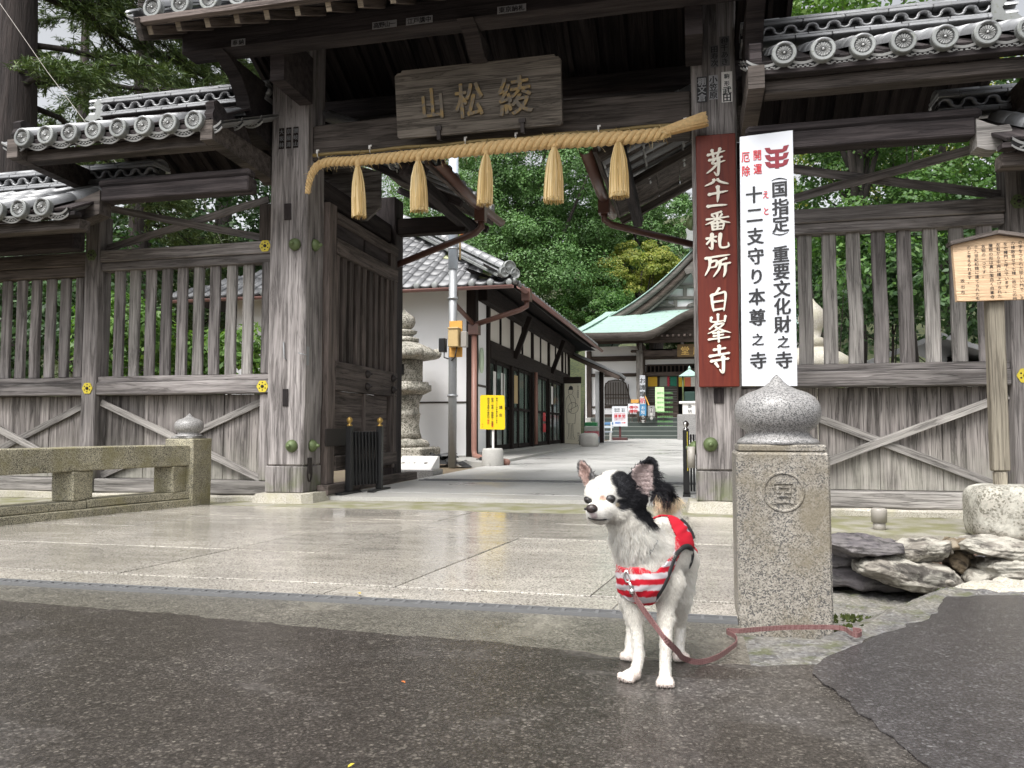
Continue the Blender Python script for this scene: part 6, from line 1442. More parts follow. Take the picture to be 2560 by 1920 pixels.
m = MB(); m.lathe([(.032, 2.95), (.036, 2.96), (.036, 3.13), (.03, 3.15)], 14, T(-2.74, 9.26, 0)); o = part('lamp_globe', m.me('lamp_globe'), flat('old_lamp_globe', (.72, .66, .55), .3), pl)
m = MB(); m.lathe([(.037, 2.90), (.038, 2.95), (.03, 2.955)], 14, T(-2.74, 9.26, 0)); part('lamp_collar', m.me('lamp_collar'), flat('rust', (.45, .12, .02), .7), o)
# yellow notice on a stake with concrete foot
ysn = thing('yellow_notice', 'bright yellow notice board on a white stake with a round concrete foot', 'sign', (-2.35, 9.2, .05))
v, f = prism_vf([(-.155, -.205), (.145, -.21), (.158, -.19), (.15, .19), (.138, .205), (-.14, .212), (-.155, .195)], -.006, 0); me = fix_normals(mesh('plate', [(a, t_, b) for a, b, t_ in v], f)); part('plate', me, MAT['yellow_sign'], ysn, T(-2.35, 9.2, .70))
YM = T(-2.35, 9.1935, .70)
lettering(ysn, [('謹', .105, .06, .045), ('告', .105, -.035, .045)] + column_text('境内にて次の事を禁じます', .055, .18, .025, .0265) + column_text('飲酒・喫煙・動植物・昆虫の', .0, .18, .030, .0285)[:12] + column_text('商用写真等の無許可', -.05, .18, .030, .0285), YM, MAT['black_ink'], .001, .012)
lettering(ysn, column_text('採集', .0, -.12, .030, .031) + column_text('撮影', -.05, -.085, .030, .031) + column_text('以上', -.125, -.13, .018, .03), YM, MAT['red_ink'], .001, .012, label='small red characters')
box('stake', ysn, -2.36, -2.335, 9.21, 9.235, .12, .70, MAT['white_paint'], 'z', ch=.002, warp=0)
m = MB(); m.lathe([(.13, .03), (.135, .05), (.128, .24), (.115, .262), (.03, .265)], 24, T(-2.36, 9.25, 0)); part('concrete_foot', m.me('concrete_foot'), MAT['concrete'], ysn)
# clutter by the porch and the hall steps
t = thing('stone_trough', 'rounded concrete block standing in front of the pilgrim panel', 'block', (-2.1, 15.2, .1)); 
tag(t); part('block', boulder(.42, .36, .34, 9, 3, 5, .03), MAT['concrete'], t, T(-2.2, 17.2, .24))
t = thing('storage_bin', 'stacked plastic bins in red, white and blue with a green planter on top', 'bin', (-2.3, 19.2, .12))
for i, (z0, z1, c) in enumerate(((.16, .30, (.10, .22, .36)), (.302, .44, (.42, .10, .12)), (.442, .56, (.38, .40, .36)))): box('bin', t, -2.56, -2.22, 19.1, 19.4, z0, z1, flat('bin_%d' % i, c, .4), ch=.012, warp=0)
for x in (-2.54, -2.26): box('leg', t, x, x + .03, 19.12, 19.15, .08, .16, MAT['black_paint'], 'z', ch=.002)
box('planter', t, -2.55, -2.25, 19.12, 19.38, .565, .66, flat('green_planter', (.03, .22, .08), .4), ch=.01, warp=0)
bn = thing('bench', 'pale blue slatted bench beside the hall steps', 'bench', (-2.55, 22.5, .13))
for z in (.62, .52): box('back_slat', bn, -2.9, -2.2, 22.78, 22.80, z, z + .07, flat('bench_blue_%d' % int(z * 100), (.10, .22, .40) if z > .6 else (.5, .56, .6), .4), ch=.004, warp=0)
for k in range(3): box('seat_slat', bn, -2.9, -2.2, 22.4 + k * .11, 22.49 + k * .11, .40, .42, flat('bench_pale%d' % k, (.42, .50, .60), .4), ch=.004, warp=0)
for x in (-2.85, -2.27):
    for y in (22.42, 22.74): box('leg', bn, x, x + .03, y, y + .03, .13, .40 if y < 22.6 else .70, MAT['white_paint'], 'z', ch=.003, warp=0)
fl = thing('flower_pot', 'white flowers in a small pot on the bench by the hall steps', 'flower pot', (-2.75, 22.5, .42)); m = MB(); m.lathe([(.06, .42), (.085, .55), (.08, .55), (.07, .5)], 14, T(-2.75, 22.5, 0)); part('pot', m.me('pot'), MAT['white_paint'], fl)
m = MB()
for i in range(70):
    M = T(-2.75 + rng.gauss(0, .08), 22.5 + rng.gauss(0, .06), .60 + abs(rng.gauss(0, .05))) @ RZ(rng.uniform(0, 6)) @ RX(rng.uniform(-1, 1)); m.add([(-.03, 0, 0), (0, -.012, .006), (.03, 0, 0), (0, .012, .006)], [(0, 1, 2, 3)], M)
part('leaves', m.me('leaves'), MAT['leaf_fresh'], fl, kind='stuff')
def stand_sign(name, label, px0, px1, py0, py1, y, th, mat, zg, legs=True):
    a, b = at(px0, py1, y), at(px1, py0, y); t = thing(name, label, 'sign', ((a.x + b.x) / 2, y, zg))
    box('board', t, a.x, b.x, y, y + th, a.z, b.z, mat, 'z', ch=.004, warp=0)
    if legs:
        for x in (a.x + .02, b.x - .05): box('leg', t, x, x + .03, y + .01, y + .03, zg, a.z, MAT['hall_wood'], 'z', ch=.002, warp=0)
    return t, a, b
def h6(x, y): return 1480 + .205 * x, 780 + .205 * y
t, a, b = stand_sign('arrow_sign', 'white upright sign with red boxed characters and an arrow before the hall steps', *(h6(245, 0)[0], h6(432, 0)[0], h6(0, 1150)[1], h6(0, 1395)[1]), 23.5, .04, MAT['white_panel'], .15, False)
xm_, zm_ = (a.x + b.x) / 2, (a.z + b.z) / 2; w_, h_ = b.x - a.x, b.z - a.z
box('post', t, xm_ - .03, xm_ + .03, 23.55, 23.6, .2, b.z, flat('dark_red_post', (.08, .02, .02), .5), 'z', ch=.003); box('foot', t, xm_ - .22, xm_ + .22, 23.4, 23.75, .13, .24, flat('dark_red_foot', (.06, .02, .02), .5), ch=.01)
m = MB(); o_ = 23.4985
for (x0, x1, z0, z1) in ((-.36, .36, .12, .135), (-.36, .36, -.10, -.085), (-.36, -.345, -.10, .135), (.345, .36, -.10, .135), (.12, .30, -.335, -.305)): m.box(xm_ + x0 * w_, xm_ + x1 * w_, o_ - .002, o_, zm_ + z0 * h_, zm_ + z1 * h_)
m.add([(xm_ + .28 * w_, o_, zm_ - .36 * h_), (xm_ + .28 * w_, o_, zm_ - .28 * h_), (xm_ + .40 * w_, o_, zm_ - .32 * h_)], [(0, 1, 2)]); part('arrow', m.me('arrow'), MAT['red_ink'], t)
lettering(t, [(c, xm_ + (-.24 + .24 * i) * w_, zm_ + .015 * h_, .17 * h_ * .95) for i, c in enumerate('護摩堂')], T(0, o_, 0), MAT['red_ink'], .002, .03); lettering(t, row_text('お参りください', xm_ - .36 * w_, zm_ - .17 * h_, .075 * h_, .10 * w_), T(0, o_, 0), MAT['red_ink'], .002)
lettering(t, row_text('納経所', xm_ - .30 * w_, zm_ - .32 * h_, .10 * h_, .12 * w_), T(0, o_, 0), MAT['blue_ink'], .002, .02); lettering(t, row_text('御祈祷　受付', xm_ - .34 * w_, zm_ + .36 * h_, .09 * h_, .115 * w_) + row_text('御朱印　案内', xm_ - .34 * w_, zm_ + .26 * h_, .09 * h_, .115 * w_), T(0, o_, 0), MAT['black_ink'], .002)
t, a, b = stand_sign('vertical_sign', 'narrow white vertical sign with black and red characters on the hall column', *(h6(585, 0)[0], h6(648, 0)[0], h6(0, 770)[1], h6(0, 1125)[1]), 26.90, .03, MAT['white_panel'], .89, False)
it = column_text('お護摩祈祷申込所', (a.x + b.x) / 2, b.z - .08, .21, .225)
lettering(t, it[:3] + it[5:], T(0, 26.897, 0), MAT['black_ink'], .002, .02); lettering(t, it[3:5], T(0, 26.897, 0), MAT['red_ink'], .002, .02, label='red characters')
t, a, b = stand_sign('green_sign', 'pale green illuminated-style standing board in front of the lattice door', *(h6(772, 0)[0], h6(878, 0)[0], h6(0, 915)[1], h6(0, 1218)[1]), 26.7, .10, flat('pale_green_sign', (.55, .75, .42), .35), .8)
lettering(t, sum([row_text('薬師如来御縁日', a.x + .06, b.z - .2 - .16 * i, .075, .075) for i in range(9)], []), T(0, 26.697, 0), flat('green_ink', (.15, .38, .12), .6), .002)
t, a, b = stand_sign('blue_sign', 'small blue standing board at the top of the hall steps', *(h6(582, 0)[0], h6(662, 0)[0], h6(0, 1125)[1], h6(0, 1265)[1]), 26.5, .05, flat('sign_blue', (.06, .20, .36), .4), .72); lettering(t, column_text('お知らせ', (a.x + b.x) / 2, b.z - .04, .13, .15), T(0, 26.497, 0), MAT['white_paint'], .002)
t, a, b = stand_sign('red_notice_board', 'low white board of red notices below the cusped window', *(h6(440, 0)[0], h6(580, 0)[0], h6(0, 1118)[1], h6(0, 1212)[1]), 26.6, .04, MAT['white_panel'], .72); lettering(t, [(c, a.x + .12 + .13 * (i % 2), b.z - .12 - .13 * (i // 2), .12) for i, c in enumerate('御守護符')] + row_text('初穂料一覧', b.x - .36, b.z - .12, .06) + row_text('交通安全守', b.x - .36, b.z - .24, .06), T(0, 26.597, 0), MAT['red_ink'], .002, .02)
t, a, b = stand_sign('stone_sign', 'small grey stone with dark inset characters beside the blue board', *(h6(680, 0)[0], h6(768, 0)[0], h6(0, 1142)[1], h6(0, 1275)[1]), 26.55, .12, MAT['granite_pol'], .72, False); box('inset', t, a.x + .1, b.x - .1, 26.54, 26.549, a.z + .1, b.z - .05, MAT['black_ink'], 'z', ch=.001); lettering(t, column_text('白峯寺', (a.x + b.x) / 2, b.z - .07, .12, .14), T(0, 26.538, 0), MAT['white_paint'], .002)
box_o = h6(470, 1065); t, a, b = stand_sign('wooden_box', 'small orange wooden box below the cusped window of the hall', *(h6(475, 0)[0], h6(570, 0)[0], h6(0, 1066)[1], h6(0, 1112)[1]), 26.8, .2, MAT['orange_board'], .72)
t = thing('broom', 'orange-handled broom leaning beside the hall column', 'broom', (-1.45, 26.6, .9)); beam('handle', t, (at(*h6(695, 1140), 26.7)), (at(*h6(640, 1010), 26.9)), .03, .03, MAT['orange_board']); beam('head', t, (at(*h6(648, 1035), 26.88)), (at(*h6(632, 985), 26.92)), .06, .05, MAT['wood_mid'])
# bronze standing lantern before the hall
bl = thing('bronze_lantern', 'green bronze lantern on a white stone pedestal before the hall doorway', 'lantern', (.02, 24.6, .15))
c = at(*h6(1195, 1270), 24.6); bx_ = c.x
box('foot', bl, bx_ - .38, bx_ + .38, 24.3, 24.9, .15, c.z + .05, MAT['granite_pol'], ch=.02); box('pedestal', bl, bx_ - .22, bx_ + .22, 24.4, 24.8, c.z + .051, c.z + .38, MAT['white_paint'], ch=.02); box('table', bl, bx_ - .32, bx_ + .32, 24.35, 24.85, c.z + .381, c.z + .45, MAT['white_paint'], ch=.01)
lettering(bl, column_text('奉納', bx_, c.z + .36, .13), T(0, 24.398, 0), MAT['black_ink'], .002)
for sx in (-1, 1):
    for sy in (-1, 1): m = MB(); m.tube([(bx_ + sx * .20, 24.6 + sy * .2, c.z + .45), (bx_ + sx * .20, 24.6 + sy * .2, c.z + 1.22)], .025, 8); part('pillar', m.me('pillar'), MAT['bronze'], bl)
box('body', bl, bx_ - .17, bx_ + .17, 24.43, 24.77, c.z + .451, c.z + .75, flat('dark_green_bronze', (.03, .06, .05), .4, .4), 'z', ch=.03)
v = [(bx_ - .32, 24.28, c.z + 1.22), (bx_ + .32, 24.28, c.z + 1.22), (bx_ + .32, 24.92, c.z + 1.22), (bx_ - .32, 24.92, c.z + 1.22), (bx_, 24.6, c.z + 1.46)]; part('cap_roof', mesh('cap_roof', v, [(0, 1, 4), (1, 2, 4), (2, 3, 4), (3, 0, 4), (3, 2, 1, 0)]), MAT['copper'], bl)
m = MB(); m.lathe([(.03, 1.42), (.05, 1.47), (.01, 1.55)], 12, T(bx_, 24.6, c.z)); part('finial', m.me('finial'), MAT['copper'], bl)
# stone lantern and small hut seen between the slats on the right
l2 = thing('stone_lantern', 'pale stone lantern glimpsed between the slats right of the white board', 'lantern', (1.55, 9.2, .05)); lx = at(2030, 850, 9.2).x
def lp2(name, prof, n=20): m = MB(); m.lathe(prof, n, T(lx, 9.2, 0)); part(name, m.me(name), MAT['plinth'], l2)
lp2('shaft', [(.30, 0), (.2, .1), (.16, .5), (.2, .85)]); lp2('fire_box', [(.20, .851), (.21, 1.1), (.20, 1.12)], 6); lp2('cap_roof', [(.26, 1.121), (.42, 1.16), (.43, 1.25), (.30, 1.34), (.16, 1.40)], 24); lp2('finial', [(.12, 1.401), (.14, 1.5), (.09, 1.52), (.11, 1.6), (.15, 1.72), (.12, 1.83), (.04, 1.92), (.005, 1.98)])
ht = thing('small_hut', 'small dark tiled hut far behind the right fence slats', 'hut', (3.6, 14, 0)); hx_ = at(2300, 880, 14).x
box('wall', ht, hx_ - .9, hx_ + 1.4, 14, 15.5, 0, 1.55, MAT['plaster_warm'], ch=.01); beam('roof_slope', ht, (hx_ - 1.3, 14.7, 1.40), (hx_ + .2, 14.7, 2.0), 2.2, .08, MAT['tile']); beam('roof_slope', ht, (hx_ + 1.7, 14.7, 1.40), (hx_ + .2, 14.7, 2.0), 2.2, .08, MAT['tile']); box('door', ht, hx_ - .1, hx_ + .6, 13.97, 13.999, 0, 1.3, BK, 'z')
# ------------------------------------------------------------------ trees
def leaf_mesh(name, P, N, U, L, W, mat):
    n = len(P); N = N / (np.linalg.norm(N, axis=1)[:, None] + 1e-9); U = U - N * (U * N).sum(1)[:, None]; U /= (np.linalg.norm(U, axis=1)[:, None] + 1e-9)
    V = np.cross(N, U); L = np.asarray(L).reshape(-1, 1) * np.ones((n, 1)); W = np.asarray(W).reshape(-1, 1) * np.ones((n, 1))
    q = np.stack([P - U * L / 2, P + V * W / 2 - N * W * .12, P + U * L / 2 - N * L * .12, P - V * W / 2 - N * W * .12], 1).reshape(-1, 3)
    me = bpy.data.meshes.new(name); me.vertices.add(4 * n); me.vertices.foreach_set('co', q.astype(np.float32).ravel())
    me.loops.add(4 * n); me.loops.foreach_set('vertex_index', np.arange(4 * n, dtype=np.int32))
    me.polygons.add(n); me.polygons.foreach_set('loop_start', np.arange(0, 4 * n, 4, dtype=np.int32)); me.polygons.foreach_set('loop_total', np.full(n, 4, dtype=np.int32))
    me.update(); me.validate(); me.materials.append(mat); return me
def unit(n): d = nr.normal(size=(n, 3)); return d / np.linalg.norm(d, axis=1)[:, None]
def clumps(env, n_cl, r_cl, per, flat_=.66, low=-.35):
    """env: ellipsoids (centre, radii). Clumps sit on their outer shell; leaves on each clump's upper shell."""
    Ps, Ns = [], []
    wts = np.array([e[1][0] * e[1][1] + e[1][0] * e[1][2] for e in env]); wts = wts / wts.sum()
    for e, w in zip(env, wts):
        k = max(1, int(n_cl * w)); d = unit(k * 2); d = d[d[:, 2] > low][:k]
        c = np.array(e[0]) + d * np.array(e[1]) * nr.uniform(.72, 1.05, (len(d), 1))
        for ci, di in zip(c, d):
            r = r_cl * nr.uniform(.6, 1.35); u = unit(per); u = u[(u[:, 2] > -.45) | (nr.random(per) < .25)]
            p = ci + u * np.array([r, r, r * flat_]) * nr.uniform(.55, 1.0, (len(u), 1)) ** .5
            Ps.append(p); Ns.append(u * .8 + di * .35 + np.array([0, 0, .55]) + nr.normal(size=u.shape) * .45)
    return np.concatenate(Ps), np.concatenate(Ns)
def broadleaf(name, label, base, env, n_cl, r_cl, per, leaf, mat, trunk_r, group=None, trunk_top=None, limbs=6, bark_='bark', cat='tree', asp=.55):
    t = thing(name, label, cat, base, group)
    P, N = clumps(env, n_cl, r_cl, per); n = len(P)
    me = leaf_mesh('crown', P, N, nr.normal(size=(n, 3)) + np.array([0, 0, -.4]), nr.uniform(.7, 1.3, n) * leaf, nr.uniform(.7, 1.3, n) * leaf * asp, MAT[mat])
    part('crown', me, None, t)
    m = MB(); b = Vector(base); top = Vector(trunk_top or tuple(np.mean([e[0] for e in env], 0)))
    pts = [b + (top - b) * q + Vector((rng.gauss(0, trunk_r * .5), rng.gauss(0, trunk_r * .5), 0)) * (1 if q else 0) for q in (0, .2, .45, .7, 1)]
    m.tube(pts, [trunk_r * 1.25, trunk_r, trunk_r * .85, trunk_r * .65, trunk_r * .3], 10)
    for i in range(limbs):
        e = env[i % len(env)]; d = unit(1)[0]; d[2] = abs(d[2]) * .5; tip = Vector(np.array(e[0]) + d * np.array(e[1]) * .8); st = b + (top - b) * rng.uniform(.35, .8)
        mid = st.lerp(tip, .5) + Vector((0, 0, -.1 * (tip - st).length)); m.tube([st, mid, tip], [trunk_r * .4, trunk_r * .25, trunk_r * .08], 7)
    part('trunk', m.me('trunk'), MAT[bark_], t); return t
def cedar(label, base, h, tr, z0, n_br, blen, mat='leaf_cedar', group=None, tw=26, leaf=.13, lean=(0, 0), side=None):
    """conifer: straight trunk, drooping boughs with sprays of needles"""
    t = thing('cedar_tree', label, 'tree', base, group); b = Vector(base); tip = b + Vector((lean[0], lean[1], h))
    m = MB(); v, f = tube_vf([b + (tip - b) * q for q in (0, .08, .3, .6, 1)], [tr * 1.5, tr * 1.1, tr * .95, tr * .7, .03], 18)
    v = [(p[0] + rng.gauss(0, tr * .04), p[1] + rng.gauss(0, tr * .04), p[2]) for p in v]; m.add(v, f, None, True); part('trunk', m.me('trunk'), MAT['bark'], t)
    m = MB(); Ps, Us, Ns = [], [], []
    for i in range(n_br):
        q = rng.uniform(z0, 1) ; st = b + (tip - b) * q; a = rng.uniform(0, 2 * math.pi) if side is None else rng.gauss(side, .9)
        L = blen * (1.15 - .75 * (q - z0) / max(.05, 1 - z0)) * rng.uniform(.6, 1.2); d = Vector((math.cos(a), math.sin(a), rng.uniform(-.15, .25)))
        pts = []
        for s in range(7):
            u = s / 6; pts.append(st + d * (L * u) + Vector((0, 0, -L * .28 * u * u)) + Vector((rng.gauss(0, .04), rng.gauss(0, .04), rng.gauss(0, .03))) * L * .4)
        m.tube(pts, [max(.008, tr * .16 * (1 - .85 * s / 6)) for s in range(7)], 5)
        for s in range(int(tw * L / 2)):
            u = rng.uniform(.18, 1.0); k = min(5, int(u * 6)); p = pts[k].lerp(pts[k + 1], u * 6 - k); yaw = a + rng.choice((-1, 1)) * rng.uniform(.3, 1.3)
            l = L * .26 * rng.uniform(.5, 1.1) * (1.15 - .5 * u); e = Vector((math.cos(yaw), math.sin(yaw), rng.uniform(-.55, .15))) * l; n = 44
            w = nr.random((n, 1)) ** .8; pp = np.array(p) + np.array(e) * w + nr.normal(size=(n, 3)) * .06 * l + np.array([0, 0, -.10]) * l * w
            Ps.append(pp); Us.append(np.array(e) / l + nr.normal(size=(n, 3)) * .55 + np.array([0, 0, -.25])); Ns.append(nr.normal(size=(n, 3)) * .7 + np.array([0, 0, .8]))
    P = np.concatenate(Ps); n = len(P)
    part('boughs', m.me('boughs'), MAT['bark_dark'], t); me = leaf_mesh('crown', P, np.concatenate(Ns), np.concatenate(Us), nr.uniform(.6, 1.4, n) * leaf, nr.uniform(.7, 1.3, n) * leaf * .15, MAT[mat]); part('crown', me, None, t); return t
# wooded hill behind the temple
v, f = [], []; gx = np.linspace(-80, 80, 60); gy = np.linspace(38, 130, 26)
for y in gy:
    for x in gx: q = (y - 38) / 92; v.append((x, y, -.1 + 26 * min(1, q * 1.5) ** 1.3 * (1 + .10 * math.sin(x * .12 + 1)) + rng.gauss(0, .2)))
for j in range(len(gy) - 1):
    for i in range(len(gx) - 1): a = j * len(gx) + i; f.append((a, a + 1, a + 61, a + 60))
tag(part('hill', mesh('hill', v, f, True), MAT['forest_floor']), kind='structure')
GT = 'broadleaf trees behind the storehouse and hall'
def P3(px, py, y): p = at(px, py, y); return (p.x, p.y, p.z)
def env_at(lst): return [(P3(px, py, y), r) for px, py, y, r in lst]
# the big camphor over the storehouse
broadleaf('camphor_tree', 'large domed dark green camphor tree rising over the storehouse roof', (P3(1250, 1000, 33)[0], 33, .2), env_at([(1250, 300, 33, (4.2, 3.5, 3.6)), (1190, 520, 32, (3.6, 3, 2.6)), (1370, 480, 32, (3.0, 3, 3.2)), (1290, 690, 30.5, (3.0, 2.5, 2.3)), (1130, 640, 31, (2.4, 2.4, 2.0)), (1400, 720, 31, (1.8, 2, 1.8)), (1290, 80, 34, (3.2, 3.2, 3.0)), (1440, 600, 33, (2.2, 2.2, 2.2)), (1300, 600, 33.5, (3.2, 2.6, 3.0))]), 520, .80, 420, .115, 'leaf_camphor', .45, GT)
broadleaf('broadleaf_tree', 'paler fresh green tree behind the steel pole left of the camphor', (P3(1020, 1000, 38)[0], 38, .3), env_at([(1040, 420, 38, (3.6, 3, 3.5)), (960, 560, 37, (3, 2.5, 3)), (1060, 640, 37, (2.4, 2, 2)), (1000, 200, 39, (3.6, 3, 3.2))]), 190, .7, 230, .11, 'leaf_fresh', .3, GT)
cedar('tall dark conifer with straight brown trunk standing right of the camphor', (P3(1497, 900, 38)[0], 38, .4), 21, .32, .32, 90, 3.4, 'leaf_dark', None, 22, .20)
cedar('dark conifer beyond the hall gable under the small side roof', (P3(1640, 900, 42)[0], 42, .5), 19, .35, .25, 110, 3.8, 'leaf_dark', None, 20, .22)
broadleaf('broadleaf_tree', 'glossy dark green tree just left of the hall ridge ornament', (P3(1640, 900, 36)[0], 36, .4), env_at([(1640, 580, 36, (2.6, 2.2, 1.5)), (1700, 640, 36, (2, 2, 1.4)), (1570, 520, 38, (2, 2, 2)), (1600, 420, 40, (3, 3, 2.4))]), 120, .55, 280, .12, 'leaf_camphor', .25, GT)
broadleaf('maple_tree', 'yellow green maple spreading left of the hall gable', (P3(1590, 1000, 33)[0], 33, .3), env_at([(1590, 680, 33, (1.9, 1.5, .9)), (1660, 700, 33, (1.4, 1.3, .7)), (1530, 730, 32.5, (1.3, 1.2, .8)), (1600, 640, 33.5, (1.0, 1, .5)), (1650, 645, 33, (.6, .8, .4))]), 130, .36, 230, .085, 'leaf_yellow', .14, GT, asp=.8)
broadleaf('maple_tree', 'mid green maple in front of the camphor at the hall roof corner', (P3(1470, 1000, 31)[0], 31, .3), env_at([(1470, 780, 31, (1.9, 1.5, 1.0)), (1420, 830, 30.5, (1.5, 1.3, .9)), (1540, 800, 31.5, (1.4, 1.2, .9)), (1490, 720, 32, (1.2, 1.1, .7))]), 140, .36, 230, .085, 'leaf_maple', .13, GT, asp=.8)
# left side: cedars beyond the fence
GC = 'cedars beyond the left fence'
cedar('massive cedar trunk at the left edge with ivy and drooping boughs', (P3(38, 500, 8.5)[0], 8.5, 0), 17, .30, .28, 38, 3.2, 'leaf_cedar', GC, 30, .13, (-.3, 0), side=.3)
cedar('slimmer cedar between the big trunk and the gate, boughs over the tiled roof', (P3(352, 500, 12.5)[0], 12.5, 0), 16, .20, .20, 60, 2.9, 'leaf_cedar', GC, 30, .14)
cedar('cedar with pale green foliage behind the slimmer cedar', (P3(200, 500, 18)[0], 18, 0), 15, .22, .12, 42, 3.0, 'leaf_cedar', GC, 24, .16)
cedar('dark cedar seen through the left upper braces close to the gate column', (P3(560, 500, 17)[0], 17, 0), 14, .22, .10, 90, 3.0, 'leaf_cedar', GC, 24, .16)
cedar('distant cedar at the far left beyond the lowest fence bay', (P3(-60, 500, 22)[0], 22, 0), 16, .25, .10, 50, 3.4, 'leaf_cedar', GC, 22, .18)
GS = 'shrubs behind the left slats'
for lb, px, py, y, r, mt in (('bright shrub behind the first slats of the left bay', 330, 900, 7.2, (.5, .5, .7), 'leaf_fresh'), ('shrub close to the gate column behind the last left slats', 575, 930, 8.0, (.45, .5, .45), 'leaf_fresh'), ('dark shrub behind the slats of the lowest left bay', 60, 880, 7.5, (.9, .7, .9), 'leaf_dark'), ('tall dark shrub behind the left middle post', 215, 800, 8.2, (.9, .7, 1.2), 'leaf_dark'), ('dark evergreen shrub under the left upper braces', 470, 600, 14, (2.4, 1.5, 2.2), 'leaf_dark'), ('dark evergreen mass behind the left slats', 380, 780, 15, (3, 1.5, 1.8), 'leaf_dark')):
    c = P3(px, py, y); broadleaf('shrub', lb, (c[0], y, 0), [(c, r)], int(26 + 30 * r[0]), .22 + .1 * r[0], 90, .085 if y < 10 else .12, mt, .03, GS, (c[0], y, c[2]), 3, 'bark_dark', 'shrub')
# right side: maples beyond the fence
GM_ = 'maples beyond the right fence'
broadleaf('maple_tree', 'sunlit yellow green maple with dark limbs behind the right upper braces', (P3(2290, 900, 13)[0], 13, 0), env_at([(2200, 430, 13, (1.4, 1.2, .9)), (2330, 400, 13.5, (1.6, 1.2, .8)), (2130, 470, 13.5, (1.0, 1, .8)), (2400, 470, 13, (1.2, 1.2, .8)), (2260, 330, 14, (1.6, 1.3, .8)), (2260, 560, 12.5, (1.6, 1.2, .6))]), 160, .34, 210, .058, 'leaf_maple', .10, GM_, None, 12, 'bark_dark', asp=.85)
broadleaf('maple_tree', 'pale yellow green maple farther behind the right fence', (P3(2350, 900, 19)[0], 19, 0), env_at([(2230, 380, 19, (2.6, 1.6, 1.6)), (2420, 430, 19, (2.4, 1.6, 1.6)), (2100, 450, 20, (2, 1.6, 1.6)), (2500, 300, 20, (3, 2, 1.6))]), 130, .5, 170, .085, 'leaf_yellow', .14, GM_, None, 9, 'bark_dark', asp=.85)
GS2 = 'shrubs behind the right slats'
for lb, px, py, y, r, mt in (('dark green shrub behind the right slats next to the white board', 2080, 720, 11, (1.2, .8, 1.0), 'leaf_maple'), ('dark green shrub in the middle of the right slats', 2230, 760, 11.5, (1.3, .8, 1.1), 'leaf_dark'), ('shrub behind the right slats near the notice board', 2400, 740, 11, (1.2, .8, 1.2), 'leaf_dark'), ('low dark hedge mass behind the right fence', 2330, 800, 17, (2.6, 1.5, 2.2), 'leaf_dark'), ('tall dark evergreen behind the far right bay', 2600, 600, 16, (3, 2, 3.2), 'leaf_dark')):
    c = P3(px, py, y); broadleaf('shrub', lb, (c[0], y, 0), [(c, r)], int(30 + 26 * r[0]), .24 + .08 * r[0], 90, .09 if y < 12 else .13, mt, .03, GS2, (c[0], y, c[2]), 4, 'bark_dark', 'shrub')
broadleaf('broadleaf_tree', 'bright leaved tree showing above the right tiled ridge', (P3(2130, 900, 12)[0], 12, 0), env_at([(2140, 40, 12, (1.5, 1.2, .8)), (2250, -40, 12.5, (1.6, 1.2, 1)), (2060, 90, 11.5, (.8, .8, .5))]), 70, .34, 80, .11, 'leaf_fresh', .12, None, None, 8, 'bark_dark')
for i, (px, y, r) in enumerate(((2380, 15, .16), (2140, 14, .09))):
    p = P3(px, 900, y); t = thing('tree_trunk', 'thick dark trunk behind the right slats near the notice post' if i == 0 else 'thin dark trunk behind the right slats by the stone lantern', 'tree', (p[0], y, 0)); m = MB(); m.tube([(p[0], y, -.1), (p[0] + .1, y, 2), (p[0] - .1, y, 5.5)], [r * 1.3, r, r * .7], 10); part('trunk', m.me('trunk'), MAT['bark_dark'], t)
    env = [((p[0] - .1, y, 6), (1.6, 1.4, 1.0))]; P, N = clumps(env, 40, .45, 70); part('crown', leaf_mesh('crown', P, N, nr.normal(size=P.shape), .13, .09, MAT['leaf_dark']), None, t)
# the wood on the hill, one mass
env = []
for i in range(96):
    x = -62 + (i % 24) * 5.4 + rng.gauss(0, 1.5); y = 52 + 9 * (i // 24) + rng.gauss(0, 2); q = (y - 38) / 92; z = 26 * min(1, q * 1.5) ** 1.3 + rng.uniform(3, 7); r = rng.uniform(2.8, 4.2); env.append(((x, y, z), (r, r * .9, r * 1.25)))
P, N = clumps(env, 1500, 1.25, 46); n = len(P)
tag(part('forest', leaf_mesh('forest', P, N, nr.normal(size=(n, 3)), nr.uniform(.6, 1.3, n) * .55, nr.uniform(.6, 1.3, n) * .34, MAT['leaf_dark']), None), 'dark wooded hillside beyond the temple', kind='stuff')
# wires over the left fence
for i, (a, b) in enumerate((((-20, -20, 8), (300, 420, 6.5)), ((380, 180, 9), (560, 620, 9)))):
    pa, pb2 = at(*a), at(*b); m = MB(); m.tube([pa, (pa + pb2) / 2 - Vector((0, 0, .04)), pb2], .004, 4); tag(part('wire', m.me('wire'), MAT['pvc']), ('thin wire crossing in front of the big cedar trunk', 'thin wire slanting behind the left upper braces')[i], 'wire')
